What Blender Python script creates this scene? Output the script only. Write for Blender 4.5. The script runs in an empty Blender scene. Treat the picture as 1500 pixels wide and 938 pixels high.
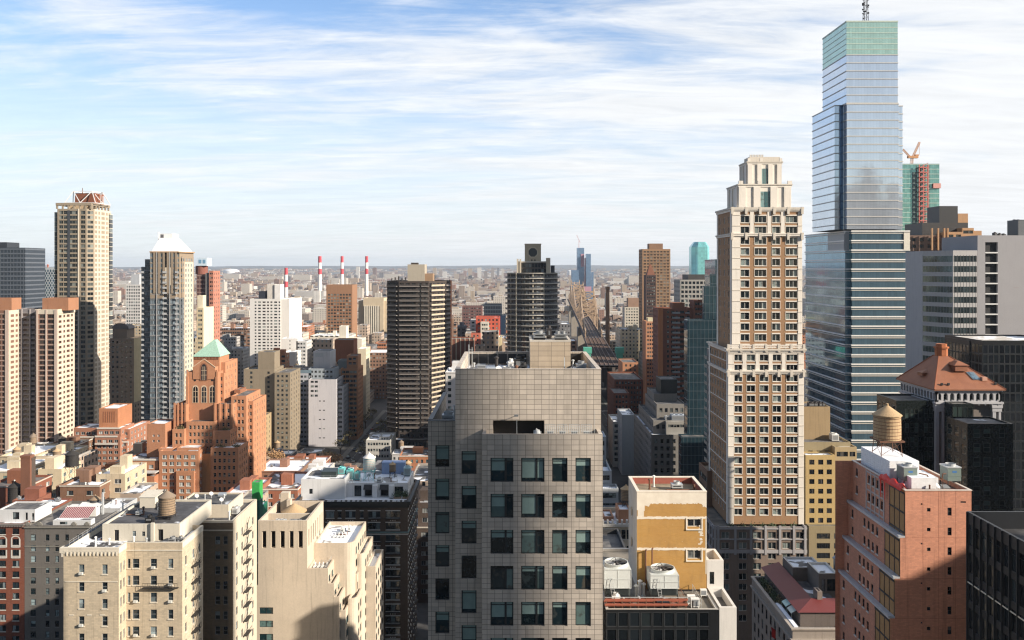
import bpy,math,random
import numpy as np
from mathutils import Vector,Matrix
from mathutils.bvhtree import BVHTree
R=random.Random(7)
rad=math.radians
scene=bpy.context.scene
COL=scene.collection
# ------ camera
F,H,HY,CX=1250.0,110.0,392.0,750.0
cam_d=bpy.data.cameras.new('camera');cam=bpy.data.objects.new('camera',cam_d);COL.objects.link(cam)
cam.location=(0,0,H);cam.rotation_euler=(rad(90),0,0)
cam_d.sensor_width=36;cam_d.lens=F/1500*36
cam_d.shift_y=-(469-HY)/1500
cam_d.clip_start=0.5;cam_d.clip_end=60000
scene.camera=cam
# ------ light
HAZE=4.2e-5
SUN_AZ,SUN_EL=25.0,24.5
S=Vector((math.cos(rad(SUN_EL))*math.cos(rad(SUN_AZ)),-math.cos(rad(SUN_EL))*math.sin(rad(SUN_AZ)),math.sin(rad(SUN_EL))))
sun_d=bpy.data.lights.new('sun','SUN');sun=bpy.data.objects.new('sun',sun_d);COL.objects.link(sun)
sun_d.energy=5.0;sun_d.angle=rad(0.55);sun_d.color=(1.0,0.885,0.735)
sun.rotation_euler=S.to_track_quat('Z','Y').to_euler();sun.location=(300,-200,400)
world=bpy.data.worlds.new('World');scene.world=world;world.use_nodes=True
def build_world():
 nt=world.node_tree;N=nt.nodes;L=nt.links;N.clear()
 def node(t,**k):
  n=N.new(t)
  for a,v in k.items():setattr(n,a,v)
  return n
 def math_(op,a,b=None,c=None):
  n=node('ShaderNodeMath',operation=op)
  for i,v in enumerate((a,b,c)):
   if v is None:continue
   if isinstance(v,(int,float)):n.inputs[i].default_value=v
   else:L.new(v,n.inputs[i])
  return n.outputs[0]
 sky=node('ShaderNodeTexSky',sky_type='NISHITA',sun_disc=False)
 sky.sun_elevation=rad(SUN_EL);sky.sun_rotation=math.atan2(S.x,S.y)
 sky.altitude=50;sky.air_density=1.0;sky.dust_density=0.4;sky.ozone_density=1.6
 tc=node('ShaderNodeTexCoord');sep=node('ShaderNodeSeparateXYZ');L.new(tc.outputs['Generated'],sep.inputs[0])
 zz=math_('MAXIMUM',sep.outputs[2],0.0)
 den=math_('ADD',zz,0.09)
 u=math_('DIVIDE',sep.outputs[0],den);v=math_('DIVIDE',sep.outputs[1],den)
 cmb=node('ShaderNodeCombineXYZ');L.new(u,cmb.inputs[0]);L.new(v,cmb.inputs[1])
 def noise(rot,scl,scale,detail,rough,dist,off):
  mp=node('ShaderNodeMapping');mp.inputs['Rotation'].default_value=(0,0,rad(rot))
  mp.inputs['Scale'].default_value=scl;mp.inputs['Location'].default_value=off
  L.new(cmb.outputs[0],mp.inputs[0])
  n=node('ShaderNodeTexNoise');n.inputs['Scale'].default_value=scale;n.inputs['Detail'].default_value=detail
  n.inputs['Roughness'].default_value=rough;n.inputs['Distortion'].default_value=dist
  L.new(mp.outputs[0],n.inputs['Vector']);return n.outputs['Fac']
 a=noise(24,(0.62,1.25,1),1.25,9,0.62,0.55,(23.1,9.7,0))
 b=noise(28,(0.35,0.9,1),0.6,4,0.5,0.3,(5.4,12.2,0))
 c=noise(20,(0.7,2.6,1),2.6,7,0.66,0.8,(1.4,5.2,0))
 m=math_('ADD',math_('MULTIPLY',a,0.48),math_('ADD',math_('MULTIPLY',b,0.30),math_('MULTIPLY',c,0.21)))
 m=math_('ADD',m,math_('MULTIPLY',sep.outputs[0],0.20))
 rmp=node('ShaderNodeMapRange',interpolation_type='SMOOTHSTEP')
 L.new(m,rmp.inputs[0]);rmp.inputs[1].default_value=0.385;rmp.inputs[2].default_value=0.58
 rmp.inputs[3].default_value=0.0;rmp.inputs[4].default_value=0.95
 hz=node('ShaderNodeMapRange',interpolation_type='SMOOTHSTEP');L.new(zz,hz.inputs[0])
 hz.inputs[1].default_value=0.0;hz.inputs[2].default_value=0.34;hz.inputs[3].default_value=0.97;hz.inputs[4].default_value=0.0
 mask=math_('SUBTRACT',1.0,math_('MULTIPLY',math_('SUBTRACT',1.0,rmp.outputs[0]),math_('SUBTRACT',1.0,math_('MULTIPLY',hz.outputs[0],0.93))))
 mask=math_('ADD',math_('MULTIPLY',mask,0.88),0.12)
 west=node('ShaderNodeMapRange',interpolation_type='SMOOTHSTEP');L.new(sep.outputs[1],west.inputs[0])
 west.inputs[1].default_value=-0.7;west.inputs[2].default_value=0.25;west.inputs[3].default_value=0.12;west.inputs[4].default_value=1.0
 mask=math_('MULTIPLY',mask,west.outputs[0])
 gr=node('ShaderNodeMapRange');L.new(zz,gr.inputs[0]);gr.inputs[1].default_value=0;gr.inputs[2].default_value=0.14
 gr.inputs[3].default_value=0.0;gr.inputs[4].default_value=1.0
 cc=node('ShaderNodeMix',data_type='RGBA');L.new(gr.outputs[0],cc.inputs[0])
 cc.inputs[6].default_value=(11.0,11.2,11.4,1);cc.inputs[7].default_value=(11.5,11.7,11.9,1)
 tex=node('ShaderNodeMapRange');L.new(c,tex.inputs[0]);tex.inputs[1].default_value=0.3;tex.inputs[2].default_value=0.7;tex.inputs[3].default_value=0.91;tex.inputs[4].default_value=1.06
 cs=node('ShaderNodeVectorMath',operation='SCALE');L.new(cc.outputs[2],cs.inputs[0]);L.new(tex.outputs[0],cs.inputs['Scale'])
 mx=node('ShaderNodeMix',data_type='RGBA');L.new(mask,mx.inputs[0])
 boost=node('ShaderNodeMix',data_type='RGBA',blend_type='MULTIPLY')
 bw=node('ShaderNodeMapRange',interpolation_type='SMOOTHSTEP');L.new(sep.outputs[1],bw.inputs[0]);bw.inputs[1].default_value=-0.3;bw.inputs[2].default_value=0.5;L.new(bw.outputs[0],boost.inputs[0])
 L.new(sky.outputs[0],boost.inputs[6]);boost.inputs[7].default_value=(1.15,1.75,2.3,1)
 L.new(boost.outputs[2],mx.inputs[6]);L.new(cs.outputs[0],mx.inputs[7])
 bg=node('ShaderNodeBackground');bg.inputs['Strength'].default_value=0.05;L.new(mx.outputs[2],bg.inputs['Color'])
 out=node('ShaderNodeOutputWorld');L.new(bg.outputs[0],out.inputs[0])
build_world()
scene.render.engine='CYCLES'
scene.view_settings.view_transform='Standard';scene.view_settings.look='None'
scene.view_settings.exposure=0.78;scene.view_settings.gamma=1.0
cy=scene.cycles
cy.use_denoising=True;cy.max_bounces=6;cy.diffuse_bounces=3;cy.glossy_bounces=3;cy.transmission_bounces=2
cy.volume_bounces=0;cy.caustics_reflective=False;cy.caustics_refractive=False
cy.sample_clamp_indirect=6;cy.filter_width=1.25
try:
 cy.denoiser='OPENIMAGEDENOISE';cy.denoising_input_passes='RGB_ALBEDO_NORMAL'
except Exception:pass
# ------ material helpers
class NT:
 def __init__(s,name):
  s.m=bpy.data.materials.new(name);s.m.use_nodes=True
  s.N=s.m.node_tree.nodes;s.L=s.m.node_tree.links;s.N.clear()
  s.out=s.N.new('ShaderNodeOutputMaterial');s.p=s.N.new('ShaderNodeBsdfPrincipled')
  s.L.new(s.p.outputs[0],s.out.inputs[0])
  s.pos=s.N.new('ShaderNodeNewGeometry').outputs['Position']
 def node(s,t,**k):
  n=s.N.new(t)
  for a,v in k.items():setattr(n,a,v)
  return n
 def put(s,sock,v):
  if isinstance(v,(int,float)):sock.default_value=v
  elif isinstance(v,(tuple,list)):sock.default_value=(*v,1)if len(v)==3 and sock.type=='RGBA' else v
  else:s.L.new(v,sock)
 def math(s,op,a,b=None,c=None,clamp=False):
  n=s.node('ShaderNodeMath',operation=op,use_clamp=clamp)
  for i,v in enumerate((a,b,c)):
   if v is not None:s.put(n.inputs[i],v)
  return n.outputs[0]
 def mix(s,f,a,b,blend='MIX'):
  n=s.node('ShaderNodeMix',data_type='RGBA',blend_type=blend)
  s.put(n.inputs[0],f);s.put(n.inputs[6],a);s.put(n.inputs[7],b);return n.outputs[2]
 def rng(s,v,a,b,c=0.0,d=1.0,smooth=False):
  n=s.node('ShaderNodeMapRange');n.interpolation_type='SMOOTHSTEP' if smooth else 'LINEAR'
  s.put(n.inputs[0],v)
  for i,x in enumerate((a,b,c,d)):s.put(n.inputs[i+1],x)
  return n.outputs[0]
 def noise(s,scale,detail=4,rough=.55,scl=(1,1,1),vec=None,dist=0):
  mp=s.node('ShaderNodeMapping');mp.inputs['Scale'].default_value=scl;s.L.new(vec or s.pos,mp.inputs[0])
  n=s.node('ShaderNodeTexNoise');s.L.new(mp.outputs[0],n.inputs['Vector'])
  n.inputs['Scale'].default_value=scale;n.inputs['Detail'].default_value=detail
  n.inputs['Roughness'].default_value=rough;n.inputs['Distortion'].default_value=dist
  return n.outputs['Fac']
 def uv(s):
  sp=s.node('ShaderNodeSeparateXYZ');s.L.new(s.pos,sp.inputs[0])
  return s.math('ADD',sp.outputs[0],sp.outputs[1]),sp.outputs[2]
 def bump(s,h,strength=.3,dist=.05):
  n=s.node('ShaderNodeBump');n.inputs['Strength'].default_value=strength;n.inputs['Distance'].default_value=dist
  s.L.new(h,n.inputs['Height']);s.L.new(n.outputs[0],s.p.inputs['Normal'])
 def set(s,**k):
  for a,v in k.items():s.put(s.p.inputs[a],v)
MATS={}
def cached(f):
 def g(*a,**k):
  key=(f.__name__,a,tuple(sorted(k.items())))
  if key not in MATS:MATS[key]=f(*a,**k)
  return MATS[key]
 return g
def sc(c,k):return tuple(min(1,x*k)for x in c)
@cached
def masonry(col,var=.16,course=0.0,rough=.85,stain=.25):
 """brick, stone or stucco seen from afar: blotches, courses, streaks of weather below the sills"""
 t=NT('masonry');u,v=t.uv()
 n1=t.noise(.23,6,.65);n2=t.noise(2.6,4,.7);st=t.noise(1.0,4,.65,(1.6,1.6,.07))
 f=t.math('ADD',t.math('MULTIPLY',n1,.55),t.math('MULTIPLY',n2,.45))
 c=t.mix(t.rng(f,.3,.7),sc(col,1-var),sc(col,1+var))
 c=t.mix(t.math('MULTIPLY',t.rng(st,.52,.75,0,1,True),min(1,stain*1.5)),c,sc(col,.42))
 if course:
  w=t.node('ShaderNodeTexBrick');cb=t.node('ShaderNodeCombineXYZ');t.L.new(u,cb.inputs[0]);t.L.new(v,cb.inputs[1])
  t.L.new(cb.outputs[0],w.inputs[0]);w.inputs['Scale'].default_value=1;w.inputs['Brick Width'].default_value=course*2.6
  w.inputs['Row Height'].default_value=course;w.inputs['Mortar Size'].default_value=course*.06
  w.inputs['Color1'].default_value=(.86,.86,.86,1);w.inputs['Color2'].default_value=(1.1,1.08,1.05,1);w.inputs['Mortar'].default_value=(.8,.8,.8,1)
  c=t.mix(.8,c,w.outputs['Color'],'MULTIPLY')
 t.set(**{'Base Color':c,'Roughness':rough,'Specular IOR Level':.25});t.bump(n2,.25,.04)
 return t.m
@cached
def tiles(col,tw,th,groove=(.10,.09,.085)):
 t=NT('stone_tile');u,v=t.uv()
 cb=t.node('ShaderNodeCombineXYZ');t.L.new(u,cb.inputs[0]);t.L.new(v,cb.inputs[1])
 w=t.node('ShaderNodeTexBrick',offset=0.0);t.L.new(cb.outputs[0],w.inputs[0]);w.inputs['Scale'].default_value=1
 w.inputs['Brick Width'].default_value=tw;w.inputs['Row Height'].default_value=th;w.inputs['Mortar Size'].default_value=.024
 w.inputs['Mortar Smooth'].default_value=.3;w.inputs['Bias'].default_value=0
 w.inputs['Color1'].default_value=(*sc(col,.86),1);w.inputs['Color2'].default_value=(*sc(col,1.10),1);w.inputs['Mortar'].default_value=(*groove,1)
 n1=t.noise(.5,5,.65);st=t.noise(1.2,4,.6,(1.5,1.5,.12));g=t.noise(9,3,.7)
 c=t.mix(.8,w.outputs['Color'],t.mix(t.rng(n1,.3,.7),(.82,.82,.84),(1.08,1.07,1.05)),'MULTIPLY')
 c=t.mix(t.math('MULTIPLY',t.rng(st,.5,.75,0,1,True),.5),c,sc(col,.45))
 c=t.mix(t.math('MULTIPLY',g,.35),c,sc(col,.75))
 t.set(**{'Base Color':c,'Roughness':.7,'Specular IOR Level':.3});t.bump(w.outputs['Fac'],-.4,.02)
 return t.m
@cached
def glass(col=(.012,.018,.022),blind=(.34,.40,.38),frac=.3,rough=.06,metal=0.0,wave=.02,tint=None,seen=.8):
 """window glass over a dark room; a share of the panes show a blind or a curtain behind"""
 t=NT('window_glass')
 oi=t.node('ShaderNodeObjectInfo').outputs['Random']
 isl=t.node('ShaderNodeNewGeometry').outputs['Random Per Island']
 r=t.math('FRACT',t.math('ADD',t.math('MULTIPLY',isl,17.31),t.math('MULTIPLY',oi,9.77)))
 r2=t.math('FRACT',t.math('MULTIPLY',r,7.13))
 c=t.mix(t.math('LESS_THAN',r,frac),t.mix(r2,sc(col,.5),sc(col,2.2)),t.mix(r2,sc(blind,.35),blind))
 n3=t.noise(1.15,3,.6);c=t.mix(t.rng(n3,.52,.68,0,seen,True),c,t.mix(r2,sc(col,3.2),(.09,.075,.055)))
 t.set(**{'Base Color':c,'Roughness':rough,'Metallic':metal,'IOR':1.55})
 if tint:t.set(**{'Specular Tint':tint})
 n=t.noise(.6,2,.5);t.bump(n,wave*10,wave)
 return t.m
@cached
def mirror_glass(col,rough=.04,metal=.85,pw=1.5,ph=0,wave=.05,line=.6,pv=.16):
 """coated curtain-wall glass with thin mullion lines and slightly uneven panes"""
 t=NT('curtain_glass');u,v=t.uv()
 fu=t.math('FRACT',t.math('DIVIDE',u,pw));k=t.math('LESS_THAN',fu,.07)
 cell=t.math('FLOOR',t.math('DIVIDE',u,pw))
 wn=t.node('ShaderNodeTexWhiteNoise',noise_dimensions='2D');cb=t.node('ShaderNodeCombineXYZ');t.L.new(cell,cb.inputs[0])
 t.L.new(t.math('FLOOR',t.math('DIVIDE',v,ph or 4.0)),cb.inputs[1]);t.L.new(cb.outputs[0],wn.inputs[0])
 c=t.mix(wn.outputs['Value'],sc(col,1-pv),sc(col,1+pv))
 c=t.mix(t.math('MULTIPLY',k,line),c,sc(col,.35))
 t.set(**{'Base Color':c,'Roughness':rough,'Metallic':metal})
 h=t.math('ADD',t.noise(.22,2,.5),t.math('MULTIPLY',wn.outputs['Value'],.12));t.bump(h,wave*6,wave)
 return t.m
@cached
def paint(col,rough=.5,metal=0.0,var=.08,dirt=.2):
 t=NT('paint');n=t.noise(1.7,4,.6);st=t.noise(2.2,3,.6,(1,1,.2))
 c=t.mix(t.rng(n,.3,.7),sc(col,1-var),sc(col,1+var))
 c=t.mix(t.math('MULTIPLY',t.rng(st,.55,.8,0,1,True),dirt),c,sc(col,.4))
 t.set(**{'Base Color':c,'Roughness':rough,'Metallic':metal});return t.m
@cached
def roofing(col=(.07,.07,.075),snow=.5,col2=(.2,.19,.18),seed=0.0):
 """tar or gravel roof with ponds, patches and lying snow"""
 t=NT('roofing');oi=t.node('ShaderNodeObjectInfo').outputs['Random']
 off=t.node('ShaderNodeVectorMath',operation='ADD');t.L.new(t.pos,off.inputs[0])
 cb=t.node('ShaderNodeCombineXYZ');t.L.new(t.math('ADD',t.math('MULTIPLY',oi,300),seed),cb.inputs[0]);t.L.new(cb.outputs[0],off.inputs[1])
 v=off.outputs[0]
 n1=t.noise(.35,5,.6,vec=v);n2=t.noise(.16,3,.5,vec=v,dist=.6);n3=t.noise(3,3,.6,vec=v)
 c=t.mix(t.rng(n1,.35,.65,0,1,True),col,col2);c=t.mix(t.math('MULTIPLY',n3,.3),c,sc(col,.6))
 lo=.70-.42*snow
 sn=t.rng(t.math('ADD',t.math('MULTIPLY',n2,.8),t.math('MULTIPLY',n1,.2)),lo,lo+.045,0,1,True)
 c=t.mix(sn,c,(.80,.83,.88))
 t.set(**{'Base Color':c,'Roughness':.9});t.bump(t.math('ADD',n3,sn),.3,.05)
 return t.m
@cached
def gridwall(bay=3.2,fh=3.1,ww=.42,wh=.5,blind=.25,balcony=0.0):
 """far facade: wall colour from the object, small windows as a surface pattern"""
 t=NT('far_facade');u,v=t.uv();oi=t.node('ShaderNodeObjectInfo')
 uu=t.math('ADD',t.math('DIVIDE',u,bay),t.math('MULTIPLY',oi.outputs['Random'],13));vv=t.math('DIVIDE',v,fh)
 fu=t.math('FRACT',uu);fv=t.math('FRACT',vv)
 a=t.math('LESS_THAN',t.math('ABSOLUTE',t.math('SUBTRACT',fu,.5)),ww/2)
 b=t.math('LESS_THAN',t.math('ABSOLUTE',t.math('SUBTRACT',fv,.5)),wh/2)
 win=t.math('MULTIPLY',a,b)
 cb=t.node('ShaderNodeCombineXYZ');t.L.new(t.math('FLOOR',uu),cb.inputs[0]);t.L.new(t.math('FLOOR',vv),cb.inputs[1])
 wn=t.node('ShaderNodeTexWhiteNoise',noise_dimensions='2D');t.L.new(cb.outputs[0],wn.inputs[0])
 g=t.mix(t.math('LESS_THAN',wn.outputs['Value'],blind),(.016,.02,.025),(.25,.27,.28))
 n=t.noise(.12,5,.6);w=t.mix(t.rng(n,.3,.7),(.8,.8,.8),(1.12,1.12,1.12));w=t.mix(1.0,oi.outputs['Color'],w,'MULTIPLY')
 c=t.mix(win,w,g)
 t.set(**{'Base Color':c,'Roughness':t.rng(win,0,1,.85,.15)});return t.m
 # ------ mesh builder
class MB:
 def __init__(s):s.v,s.f,s.m=[],[],[]
 def poly(s,pts,mi=0):
  i=len(s.v);s.v+=[tuple(p)for p in pts];s.f.append(tuple(range(i,i+len(pts))));s.m.append(mi)
 def box(s,x0,x1,y0,y1,z0,z1,mi=0,bottom=True):
  i=len(s.v)
  s.v+=[(x0,y0,z0),(x1,y0,z0),(x1,y1,z0),(x0,y1,z0),(x0,y0,z1),(x1,y0,z1),(x1,y1,z1),(x0,y1,z1)]
  q=[(4,5,6,7),(0,1,5,4),(1,2,6,5),(2,3,7,6),(3,0,4,7)]+([(3,2,1,0)]if bottom else[])
  s.f+=[tuple(i+a for a in k)for k in q];s.m+=[mi]*len(q)
 def prism(s,pts,z0,z1,mi=0,cap=True,top=None):
  """vertical prism over a counter-clockwise outline; TOP outline for a taper"""
  n=len(pts);top=top or pts;i=len(s.v)
  s.v+=[(x,y,z0)for x,y in pts]+[(x,y,z1)for x,y in top]
  for k in range(n):
   j=(k+1)%n;s.f.append((i+k,i+j,i+n+j,i+n+k));s.m.append(mi)
  if cap:s.f.append(tuple(i+n+k for k in range(n)));s.m.append(mi)
 def tube(s,a,b,r0,r1=None,n=8,mi=0,caps=True):
  a,b=Vector(a),Vector(b);r1=r0 if r1 is None else r1
  d=(b-a).normalized();x=d.orthogonal().normalized();y=d.cross(x);i=len(s.v)
  for p,r in((a,r0),(b,r1)):
   for k in range(n):
    t=2*math.pi*k/n;s.v.append(tuple(p+x*(math.cos(t)*r)+y*(math.sin(t)*r)))
  for k in range(n):
   j=(k+1)%n;s.f.append((i+k,i+j,i+n+j,i+n+k));s.m.append(mi)
  if caps:
   s.f.append(tuple(i+k for k in reversed(range(n))));s.f.append(tuple(i+n+k for k in range(n)));s.m+=[mi,mi]
 def bar(s,a,b,w,mi=0):s.tube(a,b,w*.7,n=4,mi=mi)
 def lathe(s,cx,cy,prof,n=24,mi=0):
  i=len(s.v)
  for r,z in prof:
   for k in range(n):
    t=2*math.pi*k/n;s.v.append((cx+r*math.cos(t),cy+r*math.sin(t),z))
  for q in range(len(prof)-1):
   for k in range(n):
    j=(k+1)%n;a=i+q*n;s.f.append((a+k,a+j,a+n+j,a+n+k));s.m.append(mi)
 def ring(s,x0,x1,y0,y1,z0,z1,t,mi=0):
  """four butted boxes round a rectangle, T wide inwards"""
  s.box(x0,x1,y0,y0+t,z0,z1,mi);s.box(x0,x1,y1-t,y1,z0,z1,mi)
  s.box(x0,x0+t,y0+t,y1-t,z0,z1,mi);s.box(x1-t,x1,y0+t,y1-t,z0,z1,mi)
 def build(s,name,mats,parent=None,base=(0,0,0)):
  me=bpy.data.meshes.new(name);bx,by,bz=base
  me.from_pydata([(x-bx,y-by,z-bz)for x,y,z in s.v],[],s.f)
  for m in(mats if isinstance(mats,(list,tuple))else[mats]):me.materials.append(m)
  if any(s.m):me.polygons.foreach_set('material_index',s.m)
  me.update()
  o=bpy.data.objects.new(name,me);COL.objects.link(o)
  if parent is not None:o.parent=parent
  else:o.location=base
  return o
  # ------ things
THINGS=[]
def tag(o,label,cat,group=None,kind=None):
 o['label']=label;o['category']=cat
 if group:o['group']=group
 if kind:o['kind']=kind
 THINGS.append(o);return o
def empty(name,loc,label,cat,group=None):
 o=bpy.data.objects.new(name,None);COL.objects.link(o);o.location=loc;o.empty_display_size=.5
 return tag(o,label,cat,group)
def structure(name,mb,mat):
 o=mb.build(name,mat);o['kind']='structure';return o
def copy_tree(o,parent=None):
 c=o.copy();COL.objects.link(c)
 if parent is not None:c.parent=parent
 for ch in o.children:copy_tree(ch,c)
 return c
def X(px,Y):return(px-CX)/F*Y
def Z(py,Y):return H-(py-HY)/F*Y
def back(pf,pb,Y):return Y*((pf-CX)/(pb-CX)-1)
WMESH={}
def win_mb(sty,w,h,which='all'):
 style,sill,lint,dep=sty;m=win_mb0(style,w,h,which)
 if which!='pane':
  if sill:m.box(-w/2-.08,w/2+.08,-dep-.10,-dep-.002,-.16,0,2);m.box(-w/2,w/2,-dep-.001,-.08,.002,.03,2)
  if lint:m.box(-w/2-.12,w/2+.12,-dep-.05,-dep-.002,h,h+.26,3)
 return m
def win_mb0(style,w,h,which='all'):
 """window in its own frame: x across, z up, y=0 the glass, -y outwards; slots 0 frame, 1 glass"""
 m=MB();t=min(.09,w*.09);d=.07
 def fr(x0,x1,z0,z1):m.box(x0,x1,-d,.0,z0,z1,0)
 def gl(x0,x1,z0,z1):m.poly([(x0,-.01,z0),(x1,-.01,z0),(x1,-.01,z1),(x0,-.01,z1)],1)
 a,b=-w/2,w/2
 if style=='strip':
  n=max(1,round(w/1.5))
  for i in range(n):gl(a+w*i/n,a+w*(i+1)/n,0,h)
  for i in range(1,n):fr(a+w*i/n-.04,a+w*i/n+.04,0,h)
  return m
 if which!='pane':
  fr(a,b,0,t);fr(a,b,h-t,h);fr(a,a+t,t,h-t);fr(b-t,b,t,h-t)
 if style=='sash':
  if which!='pane':fr(a+t,b-t,h*.5-t*.4,h*.5+t*.4)
  if which!='frame':gl(a+t,b-t,t,h*.5-t*.4);gl(a+t,b-t,h*.5+t*.4,h-t)
 elif style in('double','triple','office','officewide'):
  n={'double':2,'triple':3,'office':1,'officewide':2}[style]
  top=h-t if not style.startswith('office')else h*.86
  us=[a+t+(b-a-2*t)*i/n for i in range(n+1)]
  if style=='officewide':us[1]=a+(b-a)*.66
  if which!='pane':
   for uu in us[1:-1]:fr(uu-t*(.5 if n>1 and style!='officewide' else 1.2),uu+t*(.5 if style!='officewide' else 1.2),t,h-t)
   if style.startswith('office'):m.box(a+t,b-t,-d*.8,0,top-t*.6,top+t*.3,0)
  if which!='frame':
   for i in range(n):
    gl(us[i],us[i+1],t,top-t*.6)
    if style.startswith('office'):gl(us[i],us[i+1],top+t*.3,h-t)
 else:
  if which!='frame':gl(a+t,b-t,t,h-t)
 return m
def win_mesh(style,w,h,fm,gm,which='all'):
 key=(style[0],style[1]and style[1].name,style[2]and style[2].name,round(style[3],2),round(w,2),round(h,2),fm.name,gm.name,which)
 if key not in WMESH:
  m=win_mb(style,w,h,which);me=bpy.data.meshes.new('window')
  me.from_pydata(m.v,[],m.f)
  if which=='pane':
   me.materials.append(gm)
  else:
   for q in(fm,gm,style[1]or fm,style[2]or fm):me.materials.append(q)
   me.polygons.foreach_set('material_index',m.m)
  me.update();WMESH[key]=me
 return WMESH[key]
def cols(n,ww,w,m=1.0,pair=None):
 return[(m+(w-2*m)*(i+.5)/n,ww)for i in range(n)]
def spec(fh=3.1,n=5,ww=1.2,wh=1.6,top=1.4,bot=1.0,m=.8,style='sash',depth=.18,sill=None,cols=None,rects=None,rows=None,lintel=None,skip=None):
 return dict(fh=fh,n=n,ww=ww,wh=wh,top=top,bot=bot,m=m,style=style,depth=depth,sill=sill,cols=cols,rects=rects,rows=rows,lintel=lintel,skip=skip)
SPLIT=set('roof parapet roof_box corner_bay louvre_panel ledge balcony chimney plant_box plant_room fire_escape awning crown_window arched_window round_window arch_surround dormer vent hatch skylight rib column fin pier corner_pier crown_post bulkhead penthouse terrace_wing dark_wing roof_box_opening opening pale_pier grey_pier brick_pier bright_pier tower_rib balcony_rail crown_pier gable side_slab sunlit_tone_rail recess brick_pier light_strip unglazed_bay glazed_bay coping raw_floors bulkhead_roof slab_edge spandrel sill lintel'.split())
def pieces(m):
 """the separate pieces of a part, nearest first: faces that share corners or boxes that touch"""
 par=list(range(len(m.v)))
 def find(a):
  while par[a]!=a:par[a]=par[par[a]];a=par[a]
  return a
 for f in m.f:
  r=find(f[0])
  for k in f[1:]:par[find(k)]=r
 g={}
 for i,f in enumerate(m.f):g.setdefault(find(f[0]),[]).append(i)
 ks=list(g.values());lo,hi=[],[]
 for fs in ks:
  vs=np.array([m.v[k]for i in fs for k in m.f[i]]);lo.append(vs.min(0)-.02);hi.append(vs.max(0)+.02)
 lo,hi=np.array(lo),np.array(hi);left=np.ones(len(ks),bool);out=[]
 while left.any():
  todo=[int(np.argmax(left))];left[todo[0]]=False;grp=[]
  while todo:
   a=todo.pop();grp.append(a);t=np.nonzero(left&(lo<=hi[a]).all(1)&(hi>=lo[a]).all(1))[0];left[t]=False;todo+=[int(x)for x in t]
  q=MB();mp={}
  for a in grp:
   for i in ks[a]:
    for k in m.f[i]:
     if k not in mp:mp[k]=len(q.v);q.v.append(m.v[k])
    q.f.append(tuple(mp[k]for k in m.f[i]));q.m.append(m.m[i])
  l,h=lo[grp].min(0),hi[grp].max(0);out.append((-((h[0]-l[0]+.3)*(h[2]-l[2]+.3))/max(1,l[1])**2,q))
 out.sort(key=lambda t:t[0]);return[q for _,q in out]
BUILDINGS=[];OCC_V,OCC_F=[],[]
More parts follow.
